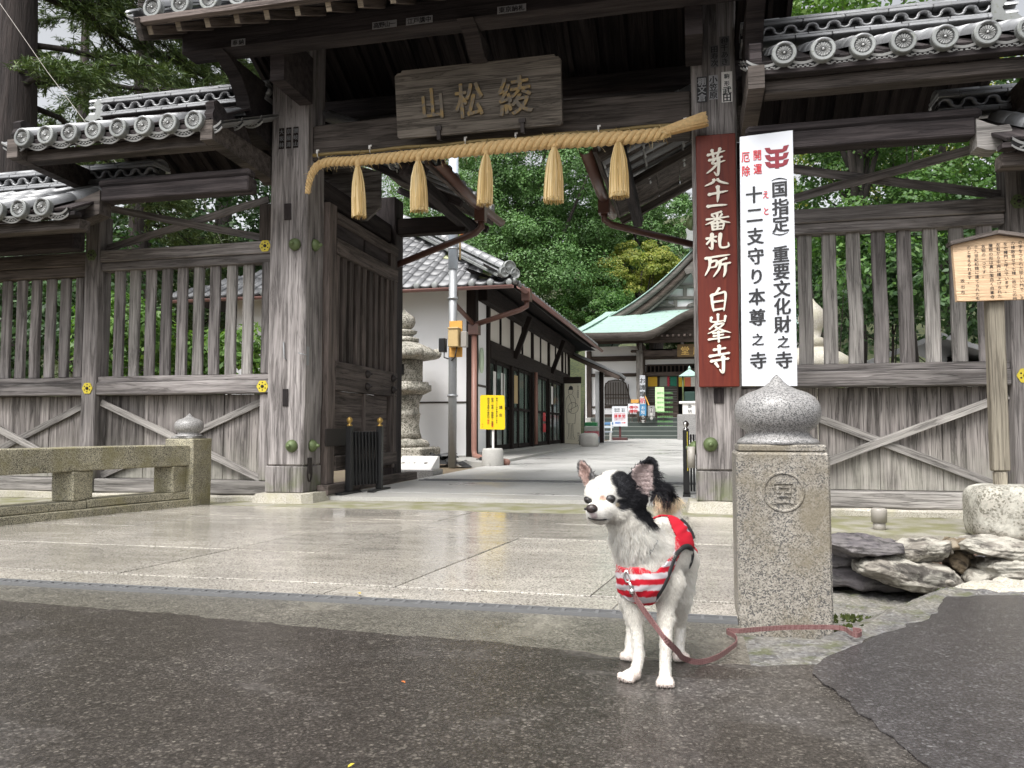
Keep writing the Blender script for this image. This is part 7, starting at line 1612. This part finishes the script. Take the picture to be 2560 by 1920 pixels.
# ------------------------------------------------------------------ the dog
def D(zx, zy, y): return at(1380 + .39785 * zx, 1100 + .39785 * zy, y)
KPX = .000322
def ball(m, c, r, n=14):
    r = r if hasattr(r, '__len__') else (r, r, r); v, f = [], []
    for i in range(1, n):
        for k in range(2 * n): a, b = math.pi * i / n, math.pi * k / n; v.append((c[0] + r[0] * math.sin(a) * math.cos(b), c[1] + r[1] * math.sin(a) * math.sin(b), c[2] + r[2] * math.cos(a)))
    w = 2 * n
    for i in range(n - 2):
        for k in range(w): f.append((i * w + k, (i + 1) * w + k, (i + 1) * w + (k + 1) % w, i * w + (k + 1) % w))
    t_ = len(v); v += [(c[0], c[1], c[2] + r[2]), (c[0], c[1], c[2] - r[2])]
    for k in range(w): f += [(t_, k, (k + 1) % w), (t_ + 1, (n - 2) * w + (k + 1) % w, (n - 2) * w + k)]
    m.add(v, f)
def chain(m, pts, rs, sub=6):
    for (p, q, a, b) in zip(pts[:-1], pts[1:], rs[:-1], rs[1:]):
        for i in range(sub + 1): t_ = i / sub; ball(m, p.lerp(q, t_), a + (b - a) * t_, 8)
m = MB()
chest = D(575, 835, 1.625); mid = D(715, 665, 1.70); rump = D(745, 690, 1.80)
for i in range(9):
    t_ = i / 8; p = chest.lerp(mid, t_) if i < 9 else mid; ball(m, p, (.050 + .002 * t_, .05, .058 - .002 * t_))
for i in range(7): t_ = i / 6; ball(m, mid.lerp(rump, t_), (.051 - .008 * t_, .05, .059 - .008 * t_))
neckb, neckt = D(565, 690, 1.625), D(470, 500, 1.585)
chain(m, [D(590, 760, 1.63), neckb, neckt, D(430, 400, 1.58)], [.048, .045, .039, .038], 6)
ball(m, D(640, 700, 1.66), .046)
# head
sk = D(392, 335, 1.575); ball(m, sk, (.044, .044, .0435)); ball(m, D(455, 380, 1.585), (.042, .042, .036)); ball(m, D(340, 330, 1.55), (.031, .03, .034))
chain(m, [D(345, 425, 1.545), D(290, 448, 1.517), D(262, 452, 1.506)], [.027, .0205, .0155], 5)
ball(m, D(405, 440, 1.558), (.030, .028, .024)); ball(m, D(300, 480, 1.525), (.021, .019, .0135)); ball(m, D(255, 478, 1.508), (.012, .011, .0095)); ball(m, D(250, 425, 1.503), .0095)
ball(m, D(350, 340, 1.540), (.017, .012, .010)); ball(m, D(248, 345, 1.535), (.013, .012, .011)); ball(m, D(270, 330, 1.54), (.018, .018, .022))
# ears: thin upright shells
def ear(cols, y0, y1, r):
    for j, (xa, xb, zy) in enumerate(cols):
        t_ = j / (len(cols) - 1); n = 9
        for k in range(n + 1): u = k / n; p = D(xa + (xb - xa) * u, zy, y0 + (y1 - y0) * t_ + .010 * math.sin(math.pi * u)); ball(m, p, r * (1 - .3 * t_), 6)
ear([(480, 600, 340), (472, 625, 305), (474, 640, 275), (480, 650, 245), (492, 655, 215), (508, 654, 188), (530, 652, 163), (560, 648, 142), (590, 636, 127), (607, 624, 118)], 1.585, 1.588, .0042)
ear([(215, 275, 285), (203, 275, 262), (190, 268, 240), (179, 255, 218), (172, 242, 196), (168, 228, 176), (169, 212, 158), (174, 198, 145)], 1.585, 1.592, .0040)
# legs
FL, FR_ = D(490, 1490, 1.590), D(712, 1535, 1.572)
chain(m, [D(520, 900, 1.63), D(505, 1030, 1.628), D(530, 1180, 1.618), D(545, 1340, 1.612), D(535, 1420, 1.605), D(520, 1470, 1.600)], [.032, .0185, .0120, .0102, .0102, .0118], 6)
chain(m, [D(730, 890, 1.65), D(716, 1030, 1.640), D(716, 1180, 1.620), D(714, 1330, 1.606), D(712, 1430, 1.597), D(713, 1490, 1.590)], [.032, .0170, .0122, .0104, .0104, .0120], 6)
def paw(c, dx, dy):
    ball(m, (c[0], c[1], .0112), (.0150, .018, .0115))
    for k in (-1.5, -.5, .5, 1.5): ball(m, (c[0] + dx * .010 + k * .0080 * abs(dy) , c[1] - .013 + abs(k) * .003 + dx * k * .006, .0088), (.0052, .0092, .0080), 8)
PW = [Vector((D(490, 1490, 1.585).x, 1.592, 0)), Vector((D(712, 1530, 1.572).x, 1.575, 0)), Vector((D(487, 1352, 1.735).x, 1.735, 0)), Vector((D(802, 1335, 1.755).x, 1.755, 0))]
paw(PW[0], -.8, 1); paw(PW[1], 0, 1); paw(PW[2], -.3, 1); paw(PW[3], .4, 1)
# hind legs: thigh, knee forward, hock back, upright shank
for foot, hip in ((PW[3], D(800, 760, 1.775)), (PW[2], D(640, 760, 1.79))):
    k_ = Vector((foot.x + .0, foot.y - .005, .135)); hk = Vector((foot.x + .002, foot.y + .048, .062))
    chain(m, [hip, k_, hk, Vector((foot.x, foot.y + .018, .028)), Vector((foot.x, foot.y + .004, .016))], [.040, .023, .0108, .0098, .0108], 6)
# tail curled up over the back
tail_pts = [D(760, 560, 1.85), D(745, 430, 1.875), D(715, 330, 1.86), D(690, 300, 1.83), D(672, 340, 1.80)]
chain(m, tail_pts, [.014, .013, .012, .011, .008], 6)
raw = part('dog', m.me('dog'), None); md = raw.modifiers.new('r', 'REMESH'); md.mode = 'VOXEL'; md.voxel_size = .0026; md.use_smooth_shade = True
ms = raw.modifiers.new('s', 'SMOOTH'); ms.factor = .5; ms.iterations = 5
bpy.context.view_layer.update()
bm_ = bpy.data.meshes.new_from_object(raw.evaluated_get(bpy.context.evaluated_depsgraph_get())); bpy.data.objects.remove(raw)
co = np.zeros(len(bm_.vertices) * 3, np.float32); bm_.vertices.foreach_get('co', co); co = co.reshape(-1, 3).astype(float)
co[:, 2] = np.maximum(co[:, 2], .0012)
bm_.vertices.foreach_set('co', co.astype(np.float32).ravel()); bm_.update()
def to_zoom(P):
    d = P - np.array(CP); z = d @ np.array(_f); return ((1280 + F_PX * (d @ np.array(_r)) / z) - 1380) / .39785, ((960 - F_PX * (d @ np.array(_u)) / z) - 1100) / .39785
WHITE = np.array((.74, .72, .68)); BLACKF = np.array((.022, .022, .026)); PINK = np.array((.62, .42, .36)); CREAM = np.array((.72, .62, .47)); GREY = np.array((.30, .29, .29))
PAINT = [(470, 265, 1.56, .030, BLACKF), (520, 300, 1.57, .036, BLACKF), (570, 380, 1.59, .038, BLACKF), (540, 360, 1.56, .030, BLACKF), (600, 440, 1.60, .034, BLACKF), (545, 430, 1.575, .022, BLACKF), (425, 250, 1.545, .019, BLACKF), (590, 490, 1.605, .022, BLACKF), (555, 530, 1.60, .014, BLACKF), (440, 320, 1.54, .014, BLACKF), (500, 400, 1.56, .016, BLACKF),
         (228, 262, 1.56, .015, GREY), (262, 228, 1.57, .017, BLACKF), (240, 200, 1.575, .010, BLACKF), (208, 150, 1.59, .007, BLACKF), (434, 402, 1.545, .0145, BLACKF), (400, 408, 1.535, .006, CREAM * .5),
         (320, 372, 1.525, .008, np.array((.48, .34, .27))), (300, 395, 1.52, .007, np.array((.74, .52, .42))), (268, 370, 1.513, .006, np.array((.72, .50, .40))), (345, 410, 1.53, .007, np.array((.72, .5, .4))), (265, 470, 1.500, .008, np.array((.42, .36, .36))), (250, 455, 1.497, .006, np.array((.3, .25, .25))),
         (700, 1080, 1.60, .006, GREY), (640, 640, 1.64, .010, CREAM * .6), (255, 545, 1.6, .012, GREY), (740, 760, 1.62, .010, GREY * .7), (700, 300, 1.84, .05, CREAM)]
def paint(P, Nn, jit=0.0):
    col = np.tile(WHITE, (len(P), 1))
    for zx, zy, y, r, c in PAINT:
        d = np.linalg.norm((P - np.array(D(zx, zy, y))) * np.array([1, .75, 1]), axis=1); k = np.clip((r * 1.12 - d) / (r * .24), 0, 1)
        if jit: k = np.clip(k + nr.normal(size=len(P)) * jit * ((k > .02) & (k < .98)), 0, 1)
        col = col * (1 - k[:, None]) + c * k[:, None]
    # ears: dark rims and backs, pinkish hollow
    zx, zy = to_zoom(P)
    earR = (zy < 345) & (zx > 463) & (P[:, 1] > 1.566) & (zy < 200 + (zx - 440) * 1.2); facing = Nn[:, 1] < -.25
    inner = earR & facing & (zx > 500 + (200 - zy) * .25) & (zx < 632) & (zy > 150); col[earR] = BLACKF; col[inner] = np.array((.40, .33, .32))
    earL = (zy < 290) & (zx < 275) & (P[:, 1] > 1.572); inL = earL & facing & (zx < 240 - (zy - 200) * .1) & (zx > 172); col[earL & (zy < 265) & ~inL] = GREY * .5; col[inL] = PINK * .6 + .12
    toes = (P[:, 2] < .02) & (Nn[:, 1] < 0); col[toes] = col[toes] * .75 + PINK * .25
    return np.clip(col, .005, 1)
nv = np.zeros(len(bm_.vertices) * 3, np.float32); bm_.vertices.foreach_get('normal', nv); nv = nv.reshape(-1, 3).astype(float)
def set_col(me, col):
    a = me.color_attributes.new('coat', 'FLOAT_COLOR', 'POINT'); a.data.foreach_set('color', np.concatenate([col, np.ones((len(col), 1))], 1).astype(np.float32).ravel())
set_col(bm_, paint(co, nv))
def coat(name, rough, sheen=0.0):
    m_ = NT(name); a = m_.n('ShaderNodeAttribute', attribute_name='coat')
    if name == 'dog_fur':
        t_ = m_.n('ShaderNodeBsdfTranslucent'); m_.l(a.outputs['Color'], t_.inputs[0]); ms_ = m_.n('ShaderNodeMixShader'); ms_.inputs[0].default_value = .55
        m_.l(m_.b.outputs[0], ms_.inputs[1]); m_.l(t_.outputs[0], ms_.inputs[2]); m_.l(ms_.outputs[0], m_.out.inputs[0])
    m_.set(Base_Color=a.outputs['Color'], Roughness=rough, Specular_IOR_Level=.3)
    return m_.m
MAT['skin'] = coat('dog_coat', .75); MAT['fur'] = coat('dog_fur', .62)
bm_.name = 'dog'; bm_.materials.clear(); DL = Vector((D(650, 1400, 1.66).x, 1.66, 0)); bm_.transform(Matrix.Translation(-DL)); bm_.polygons.foreach_set('use_smooth', [True] * len(bm_.polygons))
dog = tag(part('dog', bm_, MAT['skin'], None, Matrix.Translation(DL)), 'small long-haired black and white dog in a red striped vest standing on the wet asphalt', 'dog')
# vest mask
def in_poly(x, y, poly):
    r = np.zeros(len(x), bool); n = len(poly)
    for i in range(n):
        (x0, y0), (x1, y1) = poly[i], poly[(i + 1) % n]; c = ((y0 > y) != (y1 > y)) & (x < (x1 - x0) * (y - y0) / (y1 - y0 + 1e-9) + x0); r ^= c
    return r
VP = [(380, 770), (470, 800), (560, 800), (640, 830), (700, 770), (755, 700), (765, 610), (725, 500), (676, 420), (760, 400), (840, 480), (910, 700), (850, 668), (800, 690), (752, 800), (705, 905), (645, 1010), (560, 1030), (480, 1000), (410, 930)]
def vest_mask(P, Nn):
    zx, zy = to_zoom(P); front = Nn[:, 1] < .15
    a = in_poly(zx, zy, VP) & (P[:, 1] < 1.80)
    b = (~front) & (zy > 430) & (zy < 760) & (zx > 560) & (P[:, 1] > 1.64) & (P[:, 1] < 1.80) & (zx < 900)
    return (a | b) & (P[:, 2] > .135) & (P[:, 1] < 1.80)
fa = np.array([list(p.vertices)[:4] if len(p.vertices) >= 4 else list(p.vertices) + [p.vertices[0]] for p in bm_.polygons]); vm = vest_mask(co, nv); fs = vm[fa].all(1)
idx = np.unique(fa[fs]); remap = -np.ones(len(co), int); remap[idx] = np.arange(len(idx)); vc = co[idx] + nv[idx] * (.0072 + .0010 * np.sin(co[idx][:, :1] * 190 + np.sin(co[idx][:, 2:] * 120) * 2.5) * np.sin(co[idx][:, 2:] * 90 + 1))
zx, zy = to_zoom(co[idx]); RED = np.array((.46, .008, .022)); WST = np.array((.54, .50, .52)); vcol = np.tile(RED, (len(idx), 1))
chestm = (zx < 760) & (zy > 690) & (co[idx][:, 1] < 1.68); st = (((zy + .05 * (zx - 560) ** 2 / 100 - 872) / 66) % 1) > .52; vcol[chestm & st] = WST
vcol[(zx < 600) & (zy < 812) & (zy > 760)] = np.array((.62, .05, .07))
pr = (zx > 775) & (zx < 868) & (zy > 470) & (zy < 590) & (np.abs((zx - 775) - (zy - 440) * .55) < 13 + 6 * np.sin(zy * .21)); vcol[pr] = np.array((.33, .26, .30))
vme = mesh('vest', vc, [tuple(remap[q]) for q in fa[fs]], True); set_col(vme, vcol); vest = part('vest', vme, MAT['skin'], dog); sd_ = vest.modifiers.new('s', 'SOLIDIFY'); sd_.thickness = .003; sd_.offset = -1
from mathutils.bvhtree import BVHTree
bv = BVHTree.FromPolygons([tuple(p) for p in co], [tuple(q) for q in fa])
def on_dog(zx, zy, lift=.0): 
    d = sight(1380 + .39785 * zx, 1100 + .39785 * zy).normalized(); h = bv.ray_cast(CP, d)
    if h[0] is None: n_ = bv.find_nearest(D(zx, zy, 1.70)); return n_[0] + n_[1] * lift
    return h[0] - d * lift
def trim(name, pts, r, mat, lift=.005, parent=None):
    P_ = [on_dog(x, y, lift) for x, y in pts]; q = [Vector(a) for a in cat_rom([tuple(p) for p in P_], 6)] if False else P_
    out = []
    for i in range(len(P_) - 1):
        p0, p1, p2, p3 = P_[max(i - 1, 0)], P_[i], P_[i + 1], P_[min(i + 2, len(P_) - 1)]
        for j in range(6): t_ = j / 6; out.append(.5 * (2 * p1 + (p2 - p0) * t_ + (2 * p0 - 5 * p1 + 4 * p2 - p3) * t_ ** 2 + (-p0 + 3 * p1 - 3 * p2 + p3) * t_ ** 3))
    out.append(P_[-1]); mm = MB(); mm.tube(out, r, 8); return part(name, mm.me(name), mat, parent or vest)
trim('armhole_trim', [(640, 1003), (672, 955), (705, 895), (735, 820), (760, 750), (795, 695), (840, 668), (868, 680), (876, 715), (868, 760), (850, 800)], .0062, MAT['rubber'], .0070)
trim('hem_trim', [(815, 488), (845, 530), (864, 580), (868, 625)], .0042, MAT['rubber'], .0085)
# eyes, nose, mouth
for zx, zy, y, r in ((362, 373, 1.5, .0102), (216, 377, 1.5, .0088)):
    p = on_dog(max(zx, 234), zy); p = p + Vector((-.0045 if zx < 300 else 0, -.001 if zx < 300 else 0, 0)); e = MB(); c_ = p + (p - sk).normalized() * -.0052
    ball(e, c_, (r * 1.06, r, r * .92), 12); part('eye', fix_normals(e.me('eye')), flat('dark_eye', (.012, .008, .007), .05, spec=.9), dog)
    mm = MB(); n_ = 16; nrm = (p - sk).normalized(); ax, ay, az = frame_of(nrm); mm.tube([c_ + nrm * (r * .58) + (ay * math.cos(a) * 1.12 + az * math.sin(a) * .82) * r * .90 for a in [2 * math.pi * q / n_ for q in range(n_ + 1)]], .0009, 6); part('eyelid', mm.me('eyelid'), MAT['rubber'], dog)
p = on_dog(240, 428); mm = MB(); ball(mm, p + Vector((.003, .001, -.001)), (.0115, .009, .0088), 12); nose = part('nose', fix_normals(mm.me('nose')), flat('brown_black_nose', (.030, .019, .018), .3), dog)
for zx, zy in ((212, 436), (262, 425)): mm = MB(); q_ = p + Vector(((zx - 238) * KPX, -.0075, -.001)); ball(mm, q_, (.0026, .0022, .0026), 6); part('nostril', fix_normals(mm.me('nostril')), MAT['rubber'], nose)
trim('mouth', [(228, 488), (255, 497), (290, 502), (330, 500), (368, 494)], .0017, MAT['rubber'], .0008, dog)
for pw in PW[:2]:
    for k in (-1.5, -.5, .5, 1.5):
        mm = MB(); x = pw.x + k * .0080 + (-.008 if pw is PW[0] else 0); yb = pw.y - .0215 + abs(k) * .003; mm.tube([(x, yb + .004, .0085), (x, yb - .001, .0055), (x, yb - .0025, .002)], [.0016, .0013, .0004], 5); part('claw', mm.me('claw'), flat('claw', (.12, .09, .08), .4), dog)
# fur: tapering hairs rooted in the skin
tri = np.concatenate([fa[:, [0, 1, 2]], fa[:, [0, 2, 3]]]); A = co[tri[:, 0]]; B_ = co[tri[:, 1]]; C_ = co[tri[:, 2]]; cr = np.cross(B_ - A, C_ - A); ar = np.linalg.norm(cr, axis=1) / 2
NH = 190000; pick = nr.choice(len(tri), NH, p=ar / ar.sum()); u = nr.random((NH, 2)); fl_ = u.sum(1) > 1; u[fl_] = 1 - u[fl_]
hp = A[pick] + (B_ - A)[pick] * u[:, :1] + (C_ - A)[pick] * u[:, 1:]; hn = cr[pick] / (np.linalg.norm(cr[pick], axis=1)[:, None] + 1e-12)
hn = np.where(((nv[tri[pick, 0]] * hn).sum(1) > 0)[:, None], hn, -hn); zx, zy = to_zoom(hp)
L = np.full(NH, .011)
def LB(zx_, zy_, y, r, l):
    d = np.linalg.norm(hp - np.array(D(zx_, zy_, y)), axis=1); k = np.clip((r - d) / (r * .5), 0, 1); L[:] = L * (1 - k) + l * k
for a in ((500, 640, 1.60, .062, .033), (640, 640, 1.64, .05, .029), (420, 640, 1.60, .04, .030), (560, 760, 1.60, .035, .024), (690, 560, 1.66, .05, .018), (760, 800, 1.70, .05, .020), (700, 330, 1.84, .07, .045), (600, 480, 1.60, .03, .020), (800, 950, 1.76, .06, .018)): LB(*a)
for a in ((300, 420, 1.52, .050, .0035), (380, 300, 1.55, .05, .005), (260, 450, 1.50, .03, .0022), (345, 380, 1.53, .026, .0025)): LB(*a)
L[hp[:, 2] < .11] = np.minimum(L[hp[:, 2] < .11], .0060); L[hp[:, 2] < .03] = .004
earm = (zy < 330) & ((zx > 470) | (zx < 250)) & (hp[:, 1] > 1.573); L[earm] = .007; L[earm & (zx > 636) & (zy > 190)] = .024; L[earm & (zx > 470) & (hn[:, 1] > .2)] = .009
keep = ~vest_mask(hp, hn) | ((zy < 820) & (zy > 740) & (zx < 600)); keep &= ~((np.hypot(zx - 362, zy - 373) < 34) & (hn[:, 1] < 0)) & ~((np.hypot(zx - 214, zy - 378) < 26) & (hn[:, 1] < 0)) & ~(np.hypot(zx - 240, zy - 430) < 30) & (hp[:, 2] > .004)
hp, hn, L, zx, zy = hp[keep], hn[keep], L[keep], zx[keep], zy[keep]; n = len(hp)
flow = np.tile(np.array([.10, .25, -1.0]), (n, 1)); hd_ = (zy < 470) & (hp[:, 1] < 1.65); dh = hp - np.array(D(240, 430, 1.50)); dh /= np.linalg.norm(dh, axis=1)[:, None] + 1e-9; flow[hd_] = dh[hd_] + np.array([.2, .2, -.35]); ee = (zy < 330) & ((zx > 470) | (zx < 250)) & (hp[:, 1] > 1.573); flow[ee] = np.array([.55, .1, .15]); flow[ee & (zx > 600)] = np.array([1.0, .1, -.35]); flow[ee & (zx < 250)] = np.array([-.1, .1, .7])
tl = hp[:, 1] > 1.80; flow[tl & (zy < 480)] = np.array([.1, -.4, -.8])
flow = flow - hn * (flow * hn).sum(1)[:, None] * .8; flow /= np.linalg.norm(flow, axis=1)[:, None] + 1e-9
# locks: neighbouring hairs lean together
lock = np.sin(hp[:, 0] * 310 + np.sin(hp[:, 2] * 170) * 2)[:, None] * np.array([.28, 0, .1]) + np.sin(hp[:, 2] * 260 + hp[:, 0] * 120)[:, None] * np.array([.18, .0, .0])
L = L * nr.uniform(.6, 1.15, n); d1 = hn * .62 + flow * .8 + lock * .6 + nr.normal(size=(n, 3)) * .16; d2 = hn * .12 + flow + lock + nr.normal(size=(n, 3)) * .2
d1 /= np.linalg.norm(d1, axis=1)[:, None]; d2 /= np.linalg.norm(d2, axis=1)[:, None]; p1 = hp + d1 * L[:, None] * .45; p2 = p1 + d2 * L[:, None] * .55
p1[:, 2] = np.maximum(p1[:, 2], .001); p2[:, 2] = np.maximum(p2[:, 2], .001)
sidev = np.cross(d1, np.array([.2, 1, .1]) + nr.normal(size=(n, 3)) * .4); sidev /= np.linalg.norm(sidev, axis=1)[:, None] + 1e-9; wd = np.clip(.00024 + L * .008, .0003, .00055)[:, None]
V5 = np.stack([hp - hn * .001 - sidev * wd, hp - hn * .001 + sidev * wd, p1 + sidev * wd * .75, p1 - sidev * wd * .75, p2], 1).reshape(-1, 3)
fm = bpy.data.meshes.new('fur'); fm.vertices.add(5 * n); fm.vertices.foreach_set('co', V5.astype(np.float32).ravel()); b5 = np.arange(n)[:, None] * 5
lp_ = np.concatenate([b5 + np.array([[0, 1, 2, 3]]), b5 + np.array([[3, 2, 4]])], 1); fm.loops.add(7 * n); fm.loops.foreach_set('vertex_index', lp_.astype(np.int32).ravel())
fm.polygons.add(2 * n); fm.polygons.foreach_set('loop_start', (np.arange(n)[:, None] * 7 + np.array([[0, 4]])).astype(np.int32).ravel()); fm.polygons.foreach_set('loop_total', np.tile(np.array([4, 3], np.int32), n)); fm.update(); fm.validate()
hc = paint(hp, hn, .35) * nr.uniform(.98, 1.28, (n, 1)) * np.where(L > .014, 1.06, 1.0)[:, None]; set_col(fm, np.repeat(np.clip(hc, .004, .92), 5, 0)); part('fur', fm, MAT['fur'], dog, kind='stuff')
# collar and leash
P_ = [on_dog(x, y, .006) for x, y in ((655, 622), (640, 650), (620, 685), (598, 715))]; mm = MB()
for i in range(3):
    a, b = P_[i], P_[i + 1]; t_ = (b - a).normalized(); nrm = (a - CP).normalized(); s_ = t_.cross(nrm).normalized() * .0055
    mm.add([a - s_, a + s_, b + s_, b - s_, a - s_ + nrm * .003, a + s_ + nrm * .003, b + s_ + nrm * .003, b - s_ + nrm * .003], [(0, 1, 2, 3), (7, 6, 5, 4), (0, 4, 5, 1), (1, 5, 6, 2), (2, 6, 7, 3), (3, 7, 4, 0)])
part('collar', fix_normals(mm.me('collar')), MAT['rubber'], dog)
ls_ = thing('leash', 'pinkish brown leather leash with metal snap hook trailing from the dog across the ground', 'leash', tuple(atz(1746, 1653, .0)))
c0 = on_dog(468, 815, .010); mm = MB()
def clip_pt(x, y): q = D(x, y, c0.y - .004); return q
mm.tube([clip_pt(*q) for q in ((468, 815), (455, 835), (452, 865), (466, 890), (486, 893), (490, 870), (478, 840), (468, 815))], .0022, 7); mm.tube([clip_pt(*q) for q in ((486, 893), (496, 915), (500, 935))], [.0032, .0038, .0030], 8); mm.tube([clip_pt(*q) for q in ((500, 935), (505, 965))], .0056, 10); mm.tube([clip_pt(*q) for q in ((506, 885), (515, 910), (510, 925))], .0014, 5)
part('snap_hook', mm.me('snap_hook'), MAT['chrome'], ls_)
air = [(510, 962, c0.y - .004), (530, 1000, c0.y - .006), (580, 1075, c0.y - .01), (650, 1170, c0.y - .012), (720, 1260, 1.545), (790, 1330, 1.585)]
lp = [D(*q) for q in air]; gp = [(1708, 1645), (1746, 1655), (1790, 1644), (1826, 1621), (1842, 1606), (1836, 1590), (1818, 1580), (1822, 1576), (1850, 1577), (1898, 1573), (1960, 1569), (2012, 1568), (2075, 1568), (2110, 1572), (2126, 1582), (2140, 1588), (2153, 1584), (2150, 1577), (2132, 1574)]
zz = [.030, .010] + [.008] * 30
lp += [atz(px, py, z) for (px, py), z in zip(gp, zz)]
cv = []
for i in range(len(lp) - 1):
    p0, p1_, p2_, p3 = lp[max(i - 1, 0)], lp[i], lp[i + 1], lp[min(i + 2, len(lp) - 1)]
    for j in range(7): t_ = j / 7; cv.append(.5 * (2 * p1_ + (p2_ - p0) * t_ + (2 * p0 - 5 * p1_ + 4 * p2_ - p3) * t_ ** 2 + (-p0 + 3 * p1_ - 3 * p2_ + p3) * t_ ** 3))
cv.append(lp[-1]); v, f = [], []
for i, p in enumerate(cv):
    t_ = (cv[min(i + 1, len(cv) - 1)] - cv[max(i - 1, 0)]).normalized(); k = i / len(cv); upv = Vector((.25, -.35, 1)) if i < 46 else Vector((0, -.12, 1)); w_ = (upv - t_ * upv.dot(t_)).normalized(); th = t_.cross(w_) * .0011; w_ = w_ * .0058
    if i >= 46 and p.z - w_.z < .002: p = p + Vector((0, 0, .002 - (p.z - w_.z)))
    v += [p + w_ + th, p + w_ - th, p - w_ - th, p - w_ + th]
for i in range(len(cv) - 1):
    for k in range(4): a, b = i * 4 + k, i * 4 + (k + 1) % 4; f.append((a, b, b + 4, a + 4))
f += [(3, 2, 1, 0), tuple(len(v) - 4 + q for q in range(4))]
def leash_mat():
    q = NT('patterned_leash'); w = q.coord(rnd=False); k = q.voro(w, 230, rand=.2); n_ = q.noise(w, 8, 3); q.set(Base_Color=q.mix(q.ramp(k, [(.3, 0), (.55, .7)]), q.mix(n_, (.10, .036, .035), (.18, .08, .078)), (.27, .155, .15)), Roughness=.5); return q.m
part('strap', fix_normals(mesh('strap', v, f)), leash_mat(), ls_)
